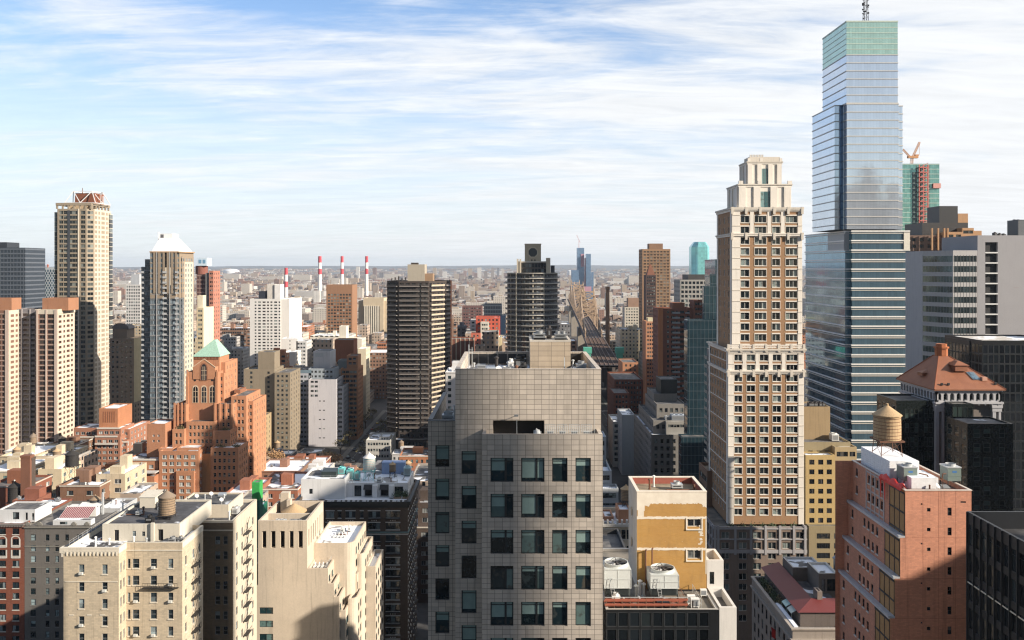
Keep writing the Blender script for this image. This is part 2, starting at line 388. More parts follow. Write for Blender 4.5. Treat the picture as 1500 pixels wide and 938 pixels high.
class Bld:
 def __init__(s,name,label,wall,cat='building',group=None,at=(0,0,0),frame=None,gls=None,sub=False,short=None):
  s.name,s.wall,s.sub=name,wall,sub
  s.root=empty(name,at,label,cat,group);s.at=at;s.short=short
  s.parts={};s.wins=[];s.frame=frame or paint((.06,.06,.065),.5);s.gls=gls or glass()
  s.foot=[]
  BUILDINGS.append(s)
 def mb(s,part,mat=None):
  k=(part,(mat or s.wall).name)
  if k not in s.parts:s.parts[k]=(MB(),mat or s.wall)
  return s.parts[k][0]
 def facade(s,p0,ud,w,z0,z1,sp=None,mat=None,part='wall'):
  m=s.mb(part,mat);ux,uy=ud;nx,ny=uy,-ux
  def P(u,z,dep=0.0):return(p0[0]+ux*u-nx*dep,p0[1]+uy*u-ny*dep,z)
  rects=[]
  if sp:
   cs=sp['cols']if sp['cols']is not None else cols(sp['n'],sp['ww'],w,sp['m'])
   if callable(cs):cs=cs(w)
   zr=sp['rows']
   if zr is None:
    zr=[];zt=z1-sp['top']
    while zt-sp['wh']>z0+sp['bot']:zr.append(zt);zt-=sp['fh']
   for ri,zt in enumerate(zr):
    for ci,cc in enumerate(cs):
     if sp['skip']and sp['skip'](ri,ci):continue
     uc,ww=cc[0],cc[1];st=cc[2]if len(cc)>2 else sp['style']
     if uc-ww/2<.05 or uc+ww/2>w-.05:continue
     rects.append((uc-ww/2,uc+ww/2,zt-sp['wh'],zt,st,sp['depth']))
   for r in(sp['rects']or[]):rects.append((r[0],r[1],r[2],r[3],r[4]if len(r)>4 else sp['style'],r[5]if len(r)>5 else sp['depth']))
  rects=[r for r in rects if r[2]>z0+.02 and r[3]<z1-.02]
  vs=sorted({z0,z1,*[r[2]for r in rects],*[r[3]for r in rects]})
  for a,b in zip(vs,vs[1:]):
   if b-a<1e-4:continue
   mid=(a+b)/2;ops=sorted((r[0],r[1])for r in rects if r[2]<mid<r[3]);u=0.0
   for(o0,o1)in ops+[(w,w)]:
    if o0-u>1e-4:m.poly([P(u,a),P(o0,a),P(o0,b),P(u,b)])
    u=max(u,o1)
  for(u0,u1,a,b,st,dep)in rects:
   m.poly([P(u0,a),P(u1,a),P(u1,a,dep),P(u0,a,dep)]);m.poly([P(u0,b,dep),P(u1,b,dep),P(u1,b),P(u0,b)])
   m.poly([P(u0,a),P(u0,a,dep),P(u0,b,dep),P(u0,b)]);m.poly([P(u1,a,dep),P(u1,a),P(u1,b),P(u1,b,dep)])
   if st=='void':
    s.mb('recess',paint((.02,.02,.022),.8)).poly([P(u0,a,dep),P(u1,a,dep),P(u1,b,dep),P(u0,b,dep)])
   else:s.wins.append((P((u0+u1)/2,a,dep-.0),math.atan2(uy,ux),u1-u0,b-a,(st,sp['sill'],sp['lintel'],dep)))
  OCC_F.append((len(OCC_V),len(OCC_V)+1,len(OCC_V)+2,len(OCC_V)+3));OCC_V.extend([P(0,z0,.3),P(w,z0,.3),P(w,z1,.3),P(0,z1,.3)])
 def poly_block(s,pts,z0,z1,specs=None,mat=None,roof=None,par=1.0,part='wall',cap=None):
  """walls over a counter-clockwise outline (seen from above), a sunk roof and a parapet"""
  n=len(pts)
  for k in range(n):
   a,b=pts[k],pts[(k+1)%n];w=math.dist(a,b)
   if w<1e-3:continue
   s.facade(a,((b[0]-a[0])/w,(b[1]-a[1])/w),w,z0,z1,specs[k]if specs else None,mat,part)
  s.mb('roof',roof or roofing()).poly([(x,y,z1-par)for x,y in pts])
  i=len(OCC_V);OCC_V.extend([(x,y,z1-par)for x,y in pts]);OCC_F.append(tuple(range(i,i+n)))
  s.foot.append((min(p[0]for p in pts),max(p[0]for p in pts),min(p[1]for p in pts),max(p[1]for p in pts)))
  if par>.05:
   cx=sum(p[0]for p in pts)/n;cy_=sum(p[1]for p in pts)/n;ins=[]
   for k in range(n):
    p,a,b=Vector(pts[k]),Vector(pts[k-1]),Vector(pts[(k+1)%n])
    e1=(p-a).normalized();e2=(b-p).normalized();n1=Vector((-e1.y,e1.x));n2=Vector((-e2.y,e2.x))
    bis=n1+n2
    ins.append(tuple(p+bis*(.35/max(.3,bis.dot(n1)))))
   m=s.mb('parapet',cap or mat or s.wall)
   for k in range(n):
    j=(k+1)%n
    m.poly([(*pts[k],z1),(*pts[j],z1),(*ins[j],z1),(*ins[k],z1)])
    m.poly([(*ins[k],z1),(*ins[j],z1),(*ins[j],z1-par),(*ins[k],z1-par)])
 def block(s,x0,x1,y0,y1,z0,z1,Fs=None,Ss=None,mat=None,roof=None,par=1.0,part='wall',cap=None,Rs=None,Ls=None):
  s.poly_block([(x0,y0),(x1,y0),(x1,y1),(x0,y1)],z0,z1,[Fs,Rs or Ss,None,Ls or Ss],mat,roof,par,part,cap)
 def band(s,x0,x1,y0,y1,z0,z1,proud,mat,part='cornice'):
  s.mb(part,mat).ring(x0-proud,x1+proud,y0-proud,y1+proud,z0,z1,proud+.05)
 def finish(s,bvh):
  for(part,_),(m,mat)in s.parts.items():
   if not m.f:continue
   if part in SPLIT:
    ps=pieces(m)
    for q in ps[:100]:q.build(part,mat,s.root,s.at)
    if len(ps)>100:
     r=MB()
     for q in ps[100:]:i=len(r.v);r.v+=q.v;r.f+=[tuple(i+k for k in f)for f in q.f];r.m+=q.m
     r.build(part,mat,s.root,s.at)['kind']='stuff'
   else:m.build(part,mat,s.root,s.at)
  if not s.wins:return
  ranked=[]
  for w in s.wins:
   (x,y,z),ang,ww,hh,st=w;zc=z+hh/2;vis=0.0
   if y>1:
    px,py=CX+x/y*F,HY+(H-zc)/y*F
    nx,ny=math.sin(ang),-math.cos(ang)
    d=Vector((x+nx*.5,y+ny*.5,zc-H));face=-(d.x*nx+d.y*ny)/d.length
    if-8<px<1508 and-8<py<946 and face>0.01:
     org=Vector((0,0,H));dist=d.length
     hit=bvh.ray_cast(org,d.normalized(),dist-.35)
     vis=ww*hh*face/(y*y)if hit[0]is None else 0.0
   ranked.append((vis,w))
  ranked.sort(key=lambda t:-t[0])
  keep=ranked if len(ranked)<=100 else ranked[:100]
  rest=ranked[len(keep):]
  for vis,((x,y,z),ang,ww,hh,st)in keep:
   o=bpy.data.objects.new('window',win_mesh(st,ww,hh,s.frame,s.gls,'frame' if s.sub else 'all'));COL.objects.link(o)
   o.parent=s.root;o.location=(x-s.at[0],y-s.at[1],z-s.at[2]);o.rotation_euler=(0,0,ang)
   if s.sub:
    p=bpy.data.objects.new('pane',win_mesh(st,ww,hh,s.frame,s.gls,'pane'));COL.objects.link(p);p.parent=o
  if rest:
   m=MB()
   for vis,((x,y,z),ang,ww,hh,st)in rest:
    q=win_mb(st,ww,hh);i=len(m.v);ca,sa=math.cos(ang),math.sin(ang)
    m.v+=[(x+a*ca-b*sa,y+a*sa+b*ca,z+c)for a,b,c in q.v]
    m.f+=[tuple(i+k for k in f)for f in q.f];m.m+=q.m
   w0=rest[0][1][4];sl_=next((r[1][4][1]for r in rest if r[1][4][1]),None);li_=next((r[1][4][2]for r in rest if r[1][4][2]),None)
   o=m.build('window',[s.frame,s.gls,sl_ or s.frame,li_ or s.frame],s.root,s.at);o['kind']='stuff'
def _obox(m,P,u0,u1,z0,z1,proud):
 a=[P(u0,z0,0),P(u1,z0,0),P(u1,z0,-proud),P(u0,z0,-proud)];b=[P(u0,z1,0),P(u1,z1,0),P(u1,z1,-proud),P(u0,z1,-proud)]
 i=len(m.v);m.v+=a+b
 for f in((3,2,1,0),(4,5,6,7),(3,2,6,7),(0,3,7,4),(2,1,5,6)):m.f.append(tuple(i+k for k in f));m.m.append(0)
 # ------ the setting
def ground_material():
 t=NT('ground');n1=t.noise(.004,6,.7);n2=t.noise(.03,4,.6);n3=t.noise(.0007,4,.6)
 c=t.mix(t.rng(n1,.35,.65),(.085,.07,.055),(.17,.15,.135));c=t.mix(t.rng(n2,.62,.74,0,1,True),c,(.5,.5,.52))
 c=t.mix(t.rng(n3,.52,.6,0,.7,True),c,(.07,.06,.04))
 sp=t.node('ShaderNodeSeparateXYZ');t.L.new(t.pos,sp.inputs[0])
 near=t.rng(sp.outputs[1],1300,1420);a=t.mix(t.rng(t.noise(.4,4),.3,.7),(.035,.035,.037),(.06,.06,.06))
 t.set(**{'Base Color':t.mix(near,a,c),'Roughness':.95});return t.m
m=MB();m.poly([(-12500,-700,0),(12500,-700,0),(12500,15500,0),(-12500,15500,0)]);structure('ground',m,ground_material())
def water_material():
 t=NT('water');n=t.noise(.15,4,.6,(1,2.5,1));t.set(**{'Base Color':(.05,.075,.085),'Roughness':.18});t.bump(n,.5,.3);return t.m
m=MB();m.poly([(-5000,1400,.004),(5000,1400,.004),(5000,1500,.004),(-5000,1500,.004)])
m.poly([(-5000,1560,.004),(5000,1560,.004),(5000,1740,.004),(-5000,1740,.004)]);structure('water',m,water_material())
asph=paint((.05,.05,.052),.9,dirt=.1);conc=paint((.13,.128,.124),.9);white=paint((.7,.7,.68),.7);yellow=paint((.6,.42,.06),.7)
STREETS=[(-92,15),(69,17),(-215,14),(215,14),(-340,14),(340,14),(-480,14),(480,14)]
AVES=[(300,24),(452,22),(665,24),(880,24),(1120,24)]
road,pave,mark=MB(),MB(),MB()
for x,w in STREETS:road.poly([(x-w/2+3,60,.008),(x+w/2-3,60,.008),(x+w/2-3,1380,.008),(x-w/2+3,1380,.008)])
for y,w in AVES:road.poly([(-700,y-w/2+4,.012),(700,y-w/2+4,.012),(700,y+w/2-4,.012),(-700,y+w/2-4,.012)])
ys=[60]+[y for y,_ in AVES]+[1380]
for x,w in STREETS:
 for k in range(len(ys)-1):
  a=ys[k]+(AVES[k-1][1]/2-4 if k else 0);b=ys[k+1]-(AVES[k][1]/2-4 if k<len(AVES)else 0)
  for s_ in(-1,1):
   xa,xb=sorted((x+s_*(w/2-3),x+s_*w/2));pave.box(xa,xb,a,b,0.0,.13,bottom=False)
  yy=a+4
  while yy<b-4:mark.poly([(x-.08,yy,.016),(x+.08,yy,.016),(x+.08,yy+2.5,.016),(x-.08,yy+2.5,.016)]);yy+=6
for y,w in AVES:
 for x,sw in STREETS[:2]:
  for k in range(9):
   xx=x-4+k;mark.poly([(xx-.25,y-w/2-.5,.016),(xx+.25,y-w/2-.5,.016),(xx+.25,y-w/2+2.5,.016),(xx-.25,y-w/2+2.5,.016)])
structure('road',road,asph);structure('pavement',pave,conc);structure('road_marking',mark,white)
m=MB();RR=random.Random(3);NX=120
def ridge(x,k):return 106+9*math.sin(x*.00042+1+k)+5*math.sin(x*.0013+2*k)+RR.uniform(-3,3)
prof=[[(-12000+24000*i/NX,y,max(0,h_*ridge(-12000+24000*i/NX,.3)))for i in range(NX+1)]for y,h_ in((9600,0),(11500,.42),(13300,.9),(14400,1.25),(15300,.6))]
for a,b in zip(prof,prof[1:]):
 for i in range(NX):m.poly([a[i],a[i+1],b[i+1],b[i]])
t=NT('hill');n=t.noise(.004,6,.7);t.set(**{'Base Color':t.mix(t.rng(n,.35,.65),(.08,.09,.10),(.17,.17,.17)),'Roughness':1.0});structure('hill',m,t.m)
# ------ shared materials
frame_dark=paint((.025,.025,.028),.45);frame_white=paint((.62,.62,.6),.6);frame_grey=paint((.22,.23,.24),.5);frame_bronze=paint((.07,.055,.045),.5)
g_dark=glass();g_office=glass((.010,.028,.034),(.24,.40,.39),.28,.04);g_pale=glass((.02,.026,.03),(.5,.52,.5),.42)
g_blue=glass((.03,.06,.09),(.28,.36,.42),.42,.05)
limestone=masonry((.50,.46,.40));pale_stone=masonry((.62,.58,.52));white_wall=masonry((.72,.71,.69),.06);tan_brick=masonry((.43,.35,.25))
brown_brick=masonry((.22,.145,.10));red_brick=masonry((.33,.155,.10));orange_brick=masonry((.43,.215,.125));dark_brick=masonry((.085,.065,.055))
grey_stone=masonry((.27,.255,.24));steel=paint((.35,.36,.37),.4,.6);dark_steel=paint((.05,.045,.045),.6,.2);galv=paint((.50,.52,.53),.45,.3)
rust=paint((.16,.075,.045),.8);black_metal=paint((.02,.02,.022),.5)
roof_snow=roofing(snow=.62);roof_tar=roofing(snow=.12);roof_mid=roofing(snow=.4);roof_gravel=roofing((.16,.135,.105),.05,(.28,.24,.19))
roof_white=roofing((.55,.55,.56),.75,(.7,.7,.72))
# ------ rooftop things
def water_tank(x,y,z,r,h,label,legs=2.5,body=None,roofm=None,leg=None,group=None,name='water_tank',frame_h=None):
 body=body or wood;roofm=roofm or wood_roof;leg=leg or dark_steel
 t=empty(name,(x,y,z),label,'water tank',group);b=(x,y,z)
 m=MB();m.lathe(x,y,[(0,z+legs),(r,z+legs),(r*1.0,z+legs+h*.5),(r*.97,z+legs+h),(0,z+legs+h)],28);m.build('barrel',body,t,b)
 m=MB()
 for k in range(7):zz=z+legs+h*(.06+.14*k);m.lathe(x,y,[(r*1.0,zz),(r*1.018,zz),(r*1.018,zz+.07),(r*1.0,zz+.07)],28)
 m.build('hoop',leg,t,b)
 m=MB();m.lathe(x,y,[(r*1.08,z+legs+h-.05),(r*1.08,z+legs+h+.06),(r*.10,z+legs+h+r*.72),(r*.10,z+legs+h+r*.86),(0,z+legs+h+r*.9)],28);m.build('roof',roofm,t,b)
 q=r*.72
 for sx in(-1,1):
  for sy in(-1,1):
   m=MB();m.bar((x+sx*q*1.12,y+sy*q*1.12,z),(x+sx*q,y+sy*q,z+legs-.1),.10);m.build('leg',leg,t,b)
 m=MB();m.ring(x-r*.95,x+r*.95,y-r*.95,y+r*.95,z+legs-.28,z+legs-.03,.14)
 for k in(-.5,0,.5):m.box(x+r*k-.07,x+r*k+.07,y-r*.8,y+r*.8,z+legs-.27,z+legs-.04)
 for sx in(-1,1):
  m.bar((x+sx*q*1.1,y-q*1.1,z+.2),(x+sx*q,y+q,z+legs-.4),.05);m.bar((x+sx*q*1.1,y+q*1.1,z+.2),(x+sx*q,y-q,z+legs-.4),.05)
  m.bar((x-q*1.1,y+sx*q*1.1,z+.2),(x+q,y+sx*q,z+legs-.4),.05);m.bar((x+q*1.1,y+sx*q*1.1,z+.2),(x-q,y+sx*q,z+legs-.4),.05)
 m.build('brace',leg,t,b);return t
def wood_material(col):
 t=NT('tank_wood');u,v=t.uv();n=t.noise(2.2,4,.6,(6,6,.35));n2=t.noise(.6,3)
 c=t.mix(t.rng(n,.3,.7),sc(col,.55),sc(col,1.25));c=t.mix(t.math('MULTIPLY',n2,.5),c,sc(col,.7));t.set(**{'Base Color':c,'Roughness':.85});t.bump(n,.4,.04);return t.m
wood=wood_material((.30,.215,.14));wood_roof=wood_material((.26,.20,.15));wood_gold=wood_material((.50,.35,.20));wood_black=wood_material((.03,.028,.027))
def hvac(x0,x1,y0,y1,z,h,label,mat=None,cat='air unit',name='air_handler',legs=.35,fans=1,group=None):
 """packaged roof unit: casing on skids, louvres, fan cowls"""
 b=((x0+x1)/2,(y0+y1)/2,z);t=empty(name,b,label,cat,group);mat=mat or galv
 m=MB();zt=z+legs+h;m.box(x0,x1,y0,y1,z+legs,zt)
 e=.04
 m.ring(x0-e,x1+e,y0-e,y1+e,zt-.14,zt+.02,e+.03);m.ring(x0-e,x1+e,y0-e,y1+e,z+legs-.02,z+legs+.12,e+.03)
 m.build('casing',mat,t,b)
 m=MB();n=max(3,int(h/.22))
 for k in range(n):zz=z+legs+.2+(h-.45)*k/n;m.box(x0+.2,x1-.2,y0-.05,y0-.003,zz,zz+.1)
 m.build('louvre',frame_grey,t,b)
 for k in range(fans):
  cx=x0+(x1-x0)*(k+.5)/fans;cyy=(y0+y1)/2;r=min((x1-x0)/fans,y1-y0)*.38
  m=MB();m.lathe(cx,cyy,[(r,zt),(r,zt+.35),(r*.92,zt+.35),(r*.9,zt+.08),(0,zt+.06)],18);f=m.build('fan_cowl',mat,t,b)
  m=MB()
  for q in range(4):
   a=q*math.pi/2+.4;m.poly([(cx,cyy,zt+.2),(cx+r*.85*math.cos(a-.25),cyy+r*.85*math.sin(a-.25),zt+.16),(cx+r*.85*math.cos(a+.25),cyy+r*.85*math.sin(a+.25),zt+.26)])
  m.build('fan_blade',dark_steel,f,b)
 m=MB()
 for yy in(y0+.15,y1-.3):m.box(x0,x1,yy,yy+.15,z,z+legs-.025)
 m.build('skid',dark_steel,t,b);return t
def vent_pipe(x,y,z,h,label,r=.18,mat=None,cat='vent pipe',group=None):
 m=MB();m.tube((x,y,z),(x,y,z+h),r,n=10);m.lathe(x,y,[(r*1.6,z+h),(r*1.6,z+h+.12),(0,z+h+r*1.6)],10)
 m.lathe(x,y,[(r*1.5,z),(r*1.5,z+.08),(r,z+.1)],10)
 o=m.build('vent_pipe',mat or galv,None,(x,y,z));return tag(o,label,cat,group)
def tree(x,y,h,r,label,leafm,group,seed,trunkm=None,n=900,leaf=.42,z=0.0):
 rr=random.Random(seed);t=empty('tree',(x,y,z),label,'tree',group);b=(x,y,z);m=MB();tips=[]
 m.tube((x,y,z),(x,y,z+h*.38),h*.028,h*.02,8)
 def grow(p,d,L,rad_,lev):
  q=p+d*L;m.tube(p,q,rad_,rad_*.6,5,caps=False)
  if lev==0:tips.append(q);return
  for _ in range(3 if lev>1 else 4):
   nd=(d+Vector((rr.uniform(-1,1),rr.uniform(-1,1),rr.uniform(-.25,.7)))*.75).normalized();grow(q,nd,L*rr.uniform(.6,.85),rad_*.6,lev-1)
 for k in range(5):
  a=k*1.26+rr.uniform(-.3,.3);grow(Vector((x,y,z+h*rr.uniform(.28,.38))),Vector((math.cos(a)*.6,math.sin(a)*.6,.8)).normalized(),h*.2,h*.014,2)
 m.build('trunk',trunkm or bark,t,b)
 m=MB()
 for _ in range(n):
  q=rr.choice(tips);p=q+Vector((rr.gauss(0,1),rr.gauss(0,1),rr.gauss(0,.8)))*r*.22
  e1=Vector((rr.uniform(-1,1),rr.uniform(-1,1),rr.uniform(-1,1))).normalized();e2=e1.orthogonal().normalized();s_=leaf*rr.uniform(.5,1.3)
  m.poly([p-e1*s_,p+e2*s_*.6,p+e1*s_,p-e2*s_*.6])
 m.build('crown',leafm,t,b);return t
bark=masonry((.09,.07,.055))
def leaf_material(col):
 t=NT('leaf');r=t.node('ShaderNodeNewGeometry').outputs['Random Per Island'];c=t.mix(r,sc(col,.5),sc(col,1.6));t.set(**{'Base Color':c,'Roughness':.8});return t.m
leaf_autumn=leaf_material((.26,.15,.07));leaf_green=leaf_material((.05,.075,.035));leaf_olive=leaf_material((.12,.10,.045))
# ---- the grey tiled office tower in the middle
tile=tiles((.52,.46,.395),.80,.535);frame_off=paint((.022,.025,.028),.4);g_main=glass((.009,.018,.022),(.14,.22,.215),.12,.04)
MT=Bld('office_tower','grey tiled office tower with a snowy sunk roof, nearest and in the centre',tile,'office tower',None,(1.5,100,0),frame_off,g_main,sub=True,short='the grey tiled tower')
def main_tower():
 b=MT;Yf,Yu,Yl=89.0,92.0,96.3
 x0,x1,zt=X(706,Yf),X(883,Yf),Z(637,Yf)
 cc=[(X(a,Yf)+X(c,Yf))/2-x0 for a,c in((718.5,752),(763.4,797.6),(808.8,831.3),(843,865.5))]
 cw=[(c-a)*Yf/F for a,c in((718.5,752),(763.4,797.6),(808.8,831.3),(843,865.5))]
 fc=[(c,w,'officewide' if w>2 else 'office')for c,w in zip(cc,cw)]
 rows=[Z(671+52.75*k,Yf)for k in range(26)if Z(671+52.75*k,Yf)>4]
 b.facade((x0,Yf),(1,0),x1-x0,0,zt,spec(cols=fc,rows=rows,wh=2.53,depth=.28,style='office'))
 ySide=109.0
 b.facade((x1,Yf),(0,1),ySide-Yf,0,zt,spec(n=5,ww=1.6,wh=2.53,rows=rows,depth=.28,style='office'))
 b.facade((x0,Yu),(0,-1),Yu-Yf,0,zt)
 u0,u1,uz,yb=X(667,Yu),X(880.5,Yu),Z(542,Yu),111.0
 b.facade((u0,Yu),(1,0),x0-u0,0,zt-.96,spec(cols=[(X(687,Yu)-u0,22*Yu/F,'office')],rows=[Z(661+51*k,Yu)for k in range(24)if Z(661+51*k,Yu)>4],wh=2.5,depth=.28))
 op=(X(722,Yu)-u0,X(797.5,Yu)-u0,zt-.95,Z(616,Yu),'void',1.6)
 b.facade((u0,Yu),(1,0),u1-u0,zt-.96,uz,dict(spec(n=0),cols=[],rects=[(op[0],op[1],zt-.9,op[3],'void',1.6)]))
 b.facade((u1,Yu),(0,1),yb-Yu,zt-1,uz);b.facade((u1,yb),(-1,0),u1-u0,0,uz);b.facade((u0,yb),(0,-1),yb-Yu,80,uz)
 zr=uz-1.55
 b.mb('roof',roofing((.06,.06,.07),.56,(.16,.16,.17))).poly([(u0,Yu,zr),(u1,Yu,zr),(u1,yb,zr),(u0,yb,zr)])
 b.foot.append((u0-4,u1,Yf,yb+8))
 p=b.mb('parapet',tile);t_=.45
 p.ring(u0-.03,u1+.03,Yu-.03,yb+.03,uz,uz+.1,t_+.03)
 for(a0,a1,c0,c1)in((u0+.01,u1-.01,Yu+.01,Yu+t_),(u0+.01,u1-.01,yb-t_,yb-.01),(u0+.01,u0+t_,Yu+t_,yb-t_),(u1-t_,u1-.01,Yu+t_,yb-t_)):p.box(a0,a1,c0,c1,zr,uz-.002)
 b.mb('terrace',roof_gravel).poly([(x0,Yf,zt-1.0),(x1,Yf,zt-1.0),(x1,Yu,zt-1.0),(x0,Yu,zt-1.0)])
 p.box(x0,x1,Yf+.01,Yf+.4,zt-1,zt+.03);p.box(x1-.4,x1-.01,Yf+.4,Yu-.01,zt-1,zt+.03);p.box(x0+.01,x0+.4,Yf+.4,Yu-.01,zt-1,zt+.03)
 l0,l1,lz=X(627,Yl),u0,Z(617,Yl)
 b.facade((l0,Yl),(1,0),l1-l0,0,lz,spec(cols=[(X(648,Yl)-l0,20.5*Yl/F,'office')],rows=[Z(652.5+48.8*k,Yl)for k in range(24)if Z(652.5+48.8*k,Yl)>4],wh=2.45,depth=.28))
 b.facade((l0,118),(0,-1),118-Yl,0,lz,spec(n=4,ww=1.6,wh=2.5,fh=3.75,top=2.7,style='office',depth=.28));b.facade((u0,Yl),(0,-1),Yl-Yu,0,lz)
 b.mb('roof',roof_tar).poly([(l0,Yl,lz-2.2),(l1,Yl,lz-2.2),(l1,118,lz-2.2),(l0,118,lz-2.2)])
 dk=b.mb('coping',paint((.035,.035,.037),.5,.3))
 dk.box(l0-.04,l0+.5,Yl+.45,118,lz,lz+.12);dk.box(l0-.04,l1-.005,Yl-.04,Yl+.45,lz,lz+.08)
 p.box(l0+.01,l0+.4,Yl+.4,117.9,lz-2.2,lz-.003);p.box(l0+.01,l1-.01,Yl+.01,Yl+.4,lz-2.2,lz-.003)
 b.facade((u0,118),(0,-1),118-yb,80,lz)
 Yp=104.0;q0,q1,qz=X(776.5,Yp),X(835.8,Yp),Z(501,Yp)
 b.facade((q0,Yp),(1,0),q1-q0,zr,qz,None,tiles((.46,.375,.28),1.6,.62),'bulkhead');b.facade((q1,Yp),(0,1),6.4,zr,qz,None,tiles((.46,.375,.28),1.6,.62),'bulkhead');b.facade((q0,Yp+6.4),(0,-1),6.4,zr,qz,None,tiles((.46,.375,.28),1.6,.62),'bulkhead')
 b.mb('bulkhead_roof',roof_mid).poly([(q0,Yp,qz-.02),(q1,Yp,qz-.02),(q1,Yp+6.4,qz-.02),(q0,Yp+6.4,qz-.02)])
 b.mb('bulkhead_parapet',limestone).ring(q0-.04,q1+.04,Yp-.04,Yp+6.44,qz,qz+.22,.3)
 d=b.mb('louvre_panel',black_metal);
 for k in range(6):d.box(u0+.6+k*1.25,u0+1.7+k*1.25,yb-.6,yb-.46,zr+.15,uz-.15)
 d.box(q1+.3,u1-.7,yb-.6,yb-.46,zr+.1,uz-.1)
 rr=random.Random(5)
 hvac(q0+.5,q0+1.9,Yp+2.0,Yp+3.2,qz,.5,'small pale chiller on the stair bulkhead of the tiled tower, left',steel,fans=1)
 hvac(q0+3.1,q0+4.5,Yp+1.2,Yp+2.2,qz,.5,'grey chiller with two fans on the right of the stair bulkhead',steel,fans=2)
 hvac(q0+2.2,q0+2.8,Yp+3.8,Yp+5.4,qz,1.0,'narrow dark air duct box standing between the bulkhead chillers',dark_steel,fans=1)
 hvac(q0-1.9,q0-.5,Yp+.6,Yp+2.0,zr,1.0,'black roof unit beside the left foot of the stair bulkhead',black_metal,fans=1)
 hvac(q0-1.2,q0-.4,Yp-1.4,Yp-.5,zr,.45,'low black box lying on the snowy roof of the tiled tower',black_metal,fans=1)
 def mast(x,y,z,h,lab,r=.05,cross=0):
  m=MB();m.tube((x,y,z),(x,y,z+h),r,r*.6,8);m.box(x-.2,x+.2,y-.2,y+.2,z,z+.06)
  for k in range(cross):m.tube((x,y,z+h*(.7+.1*k)),(x+.5,y,z+h*(.7+.1*k)),.025,n=6)
  tag(m.build('mast',galv,None,(x,y,z)),lab,'mast')
 mast(u0+.9,103,zr,3.3,'white antenna mast at the left roof edge of the tiled tower',.07,2)
 mast(u0+1.1,107,zr,2.6,'second thinner mast behind the white antenna mast',.05,1)
 mast(q1-.9,101.5,zr,1.9,'short dark stub mast in front of the stair bulkhead',.07)
 mast(x1-.7,Yf+1.5,zt-1,3.2,'thin whip mast at the right end of the setback terrace',.025)
 mast(X(757,90),Yf+.9,zt-1,2.4,'pale standpipe rising before the dark terrace opening',.05)
 def cage(x,w,lab):
  m=MB();z0=zt-.98
  for k in range(6):m.tube((x+w*k/5,Yf+1.0,z0),(x+w*k/5,Yf+1.0,z0+1.7),.02,n=5);m.tube((x+w*k/5,Yf+1.9,z0),(x+w*k/5,Yf+1.9,z0+1.7),.02,n=5)
  for z_ in(.1,.6,1.1,1.68):
   m.tube((x,Yf+1.0,z0+z_),(x+w,Yf+1.0,z0+z_),.018,n=5);m.tube((x,Yf+1.9,z0+z_),(x+w,Yf+1.9,z0+z_),.018,n=5)
  for sx in(0,w):m.tube((x+sx,Yf+1.0,z0+1.68),(x+sx,Yf+1.9,z0+1.68),.018,n=5)
  m.box(x+.25,x+w-.25,Yf+1.15,Yf+1.75,z0,z0+1.05)
  tag(m.build('caged_unit',galv,None,(x,Yf+1.4,z0)),lab,'caged unit','caged units on the setback terrace')
 for k in range(4):cage(X(799,90)+k*1.28,1.05,'grey caged unit along the setback terrace parapet')
 m=MB();vx,vy,vz=X(787,90),Yf+1.3,zt-.98
 for k in range(7):a=k*.9;m.tube((vx+.5*math.cos(a),vy+.3*math.sin(a),vz),(vx+.35*math.cos(a),vy+.2*math.sin(a),vz+1.1+.13*(k%3)),.06,n=7)
 m.lathe(vx,vy,[(.28,vz+.5),(.42,vz+.8),(.28,vz+1.2),(0,vz+1.35)],12);tag(m.build('valve_cluster',galv,None,(vx,vy,vz)),'knot of pale valves and pipes beside the dark terrace opening','valves')
 m=MB();lx,ly,lz_=X(749,Yu),Yu-.05,Z(612,Yu);m.tube((lx,Yu,lz_),(lx+.45,ly-.7,lz_+.35),.035,n=6);m.box(lx+.3,lx+.75,ly-1.0,ly-.6,lz_+.28,lz_+.48);tag(m.build('floodlight',steel,None,(lx,Yu,lz_)),'small floodlight on a bracket above the terrace opening','floodlight')
 hvac(l0+1.1,l0+2.5,102,103.6,lz-2.2,1.5,'pale air unit in the mechanical well of the left wing',galv)
 vent_pipe(l1-.7,100.5,lz-2.2,3.2,'tall pale vent pipe in the well of the left wing',.10)
 vent_pipe(l1-.5,104.5,lz-2.2,3.4,'rearmost pale vent pipe in the well of the left wing',.09)
main_tower()
def blinds(bld,seed,share,mat):
 """roller blinds behind some panes, each let down by its own amount"""
 rr=random.Random(seed)
 for o in list(bld.root.children):
  if not o.name.startswith('window')or o.get('kind'):continue
  if rr.random()>share:continue
  vs=[v.co for v in o.data.vertices];w=max(v.x for v in vs)-min(v.x for v in vs);h=max(v.z for v in vs);d=h*rr.choice((.22,.3,.38,.5,.62,.8))
  m=MB();x0=-w/2+.12;x1=w/2-.12 if rr.random()<.6 or w<2 else w*.12
  m.poly([(x0,-.018,h-.1-d),(x1,-.018,h-.1-d),(x1,-.018,h-.1),(x0,-.018,h-.1)])
  b=m.build('blind',mat,o)
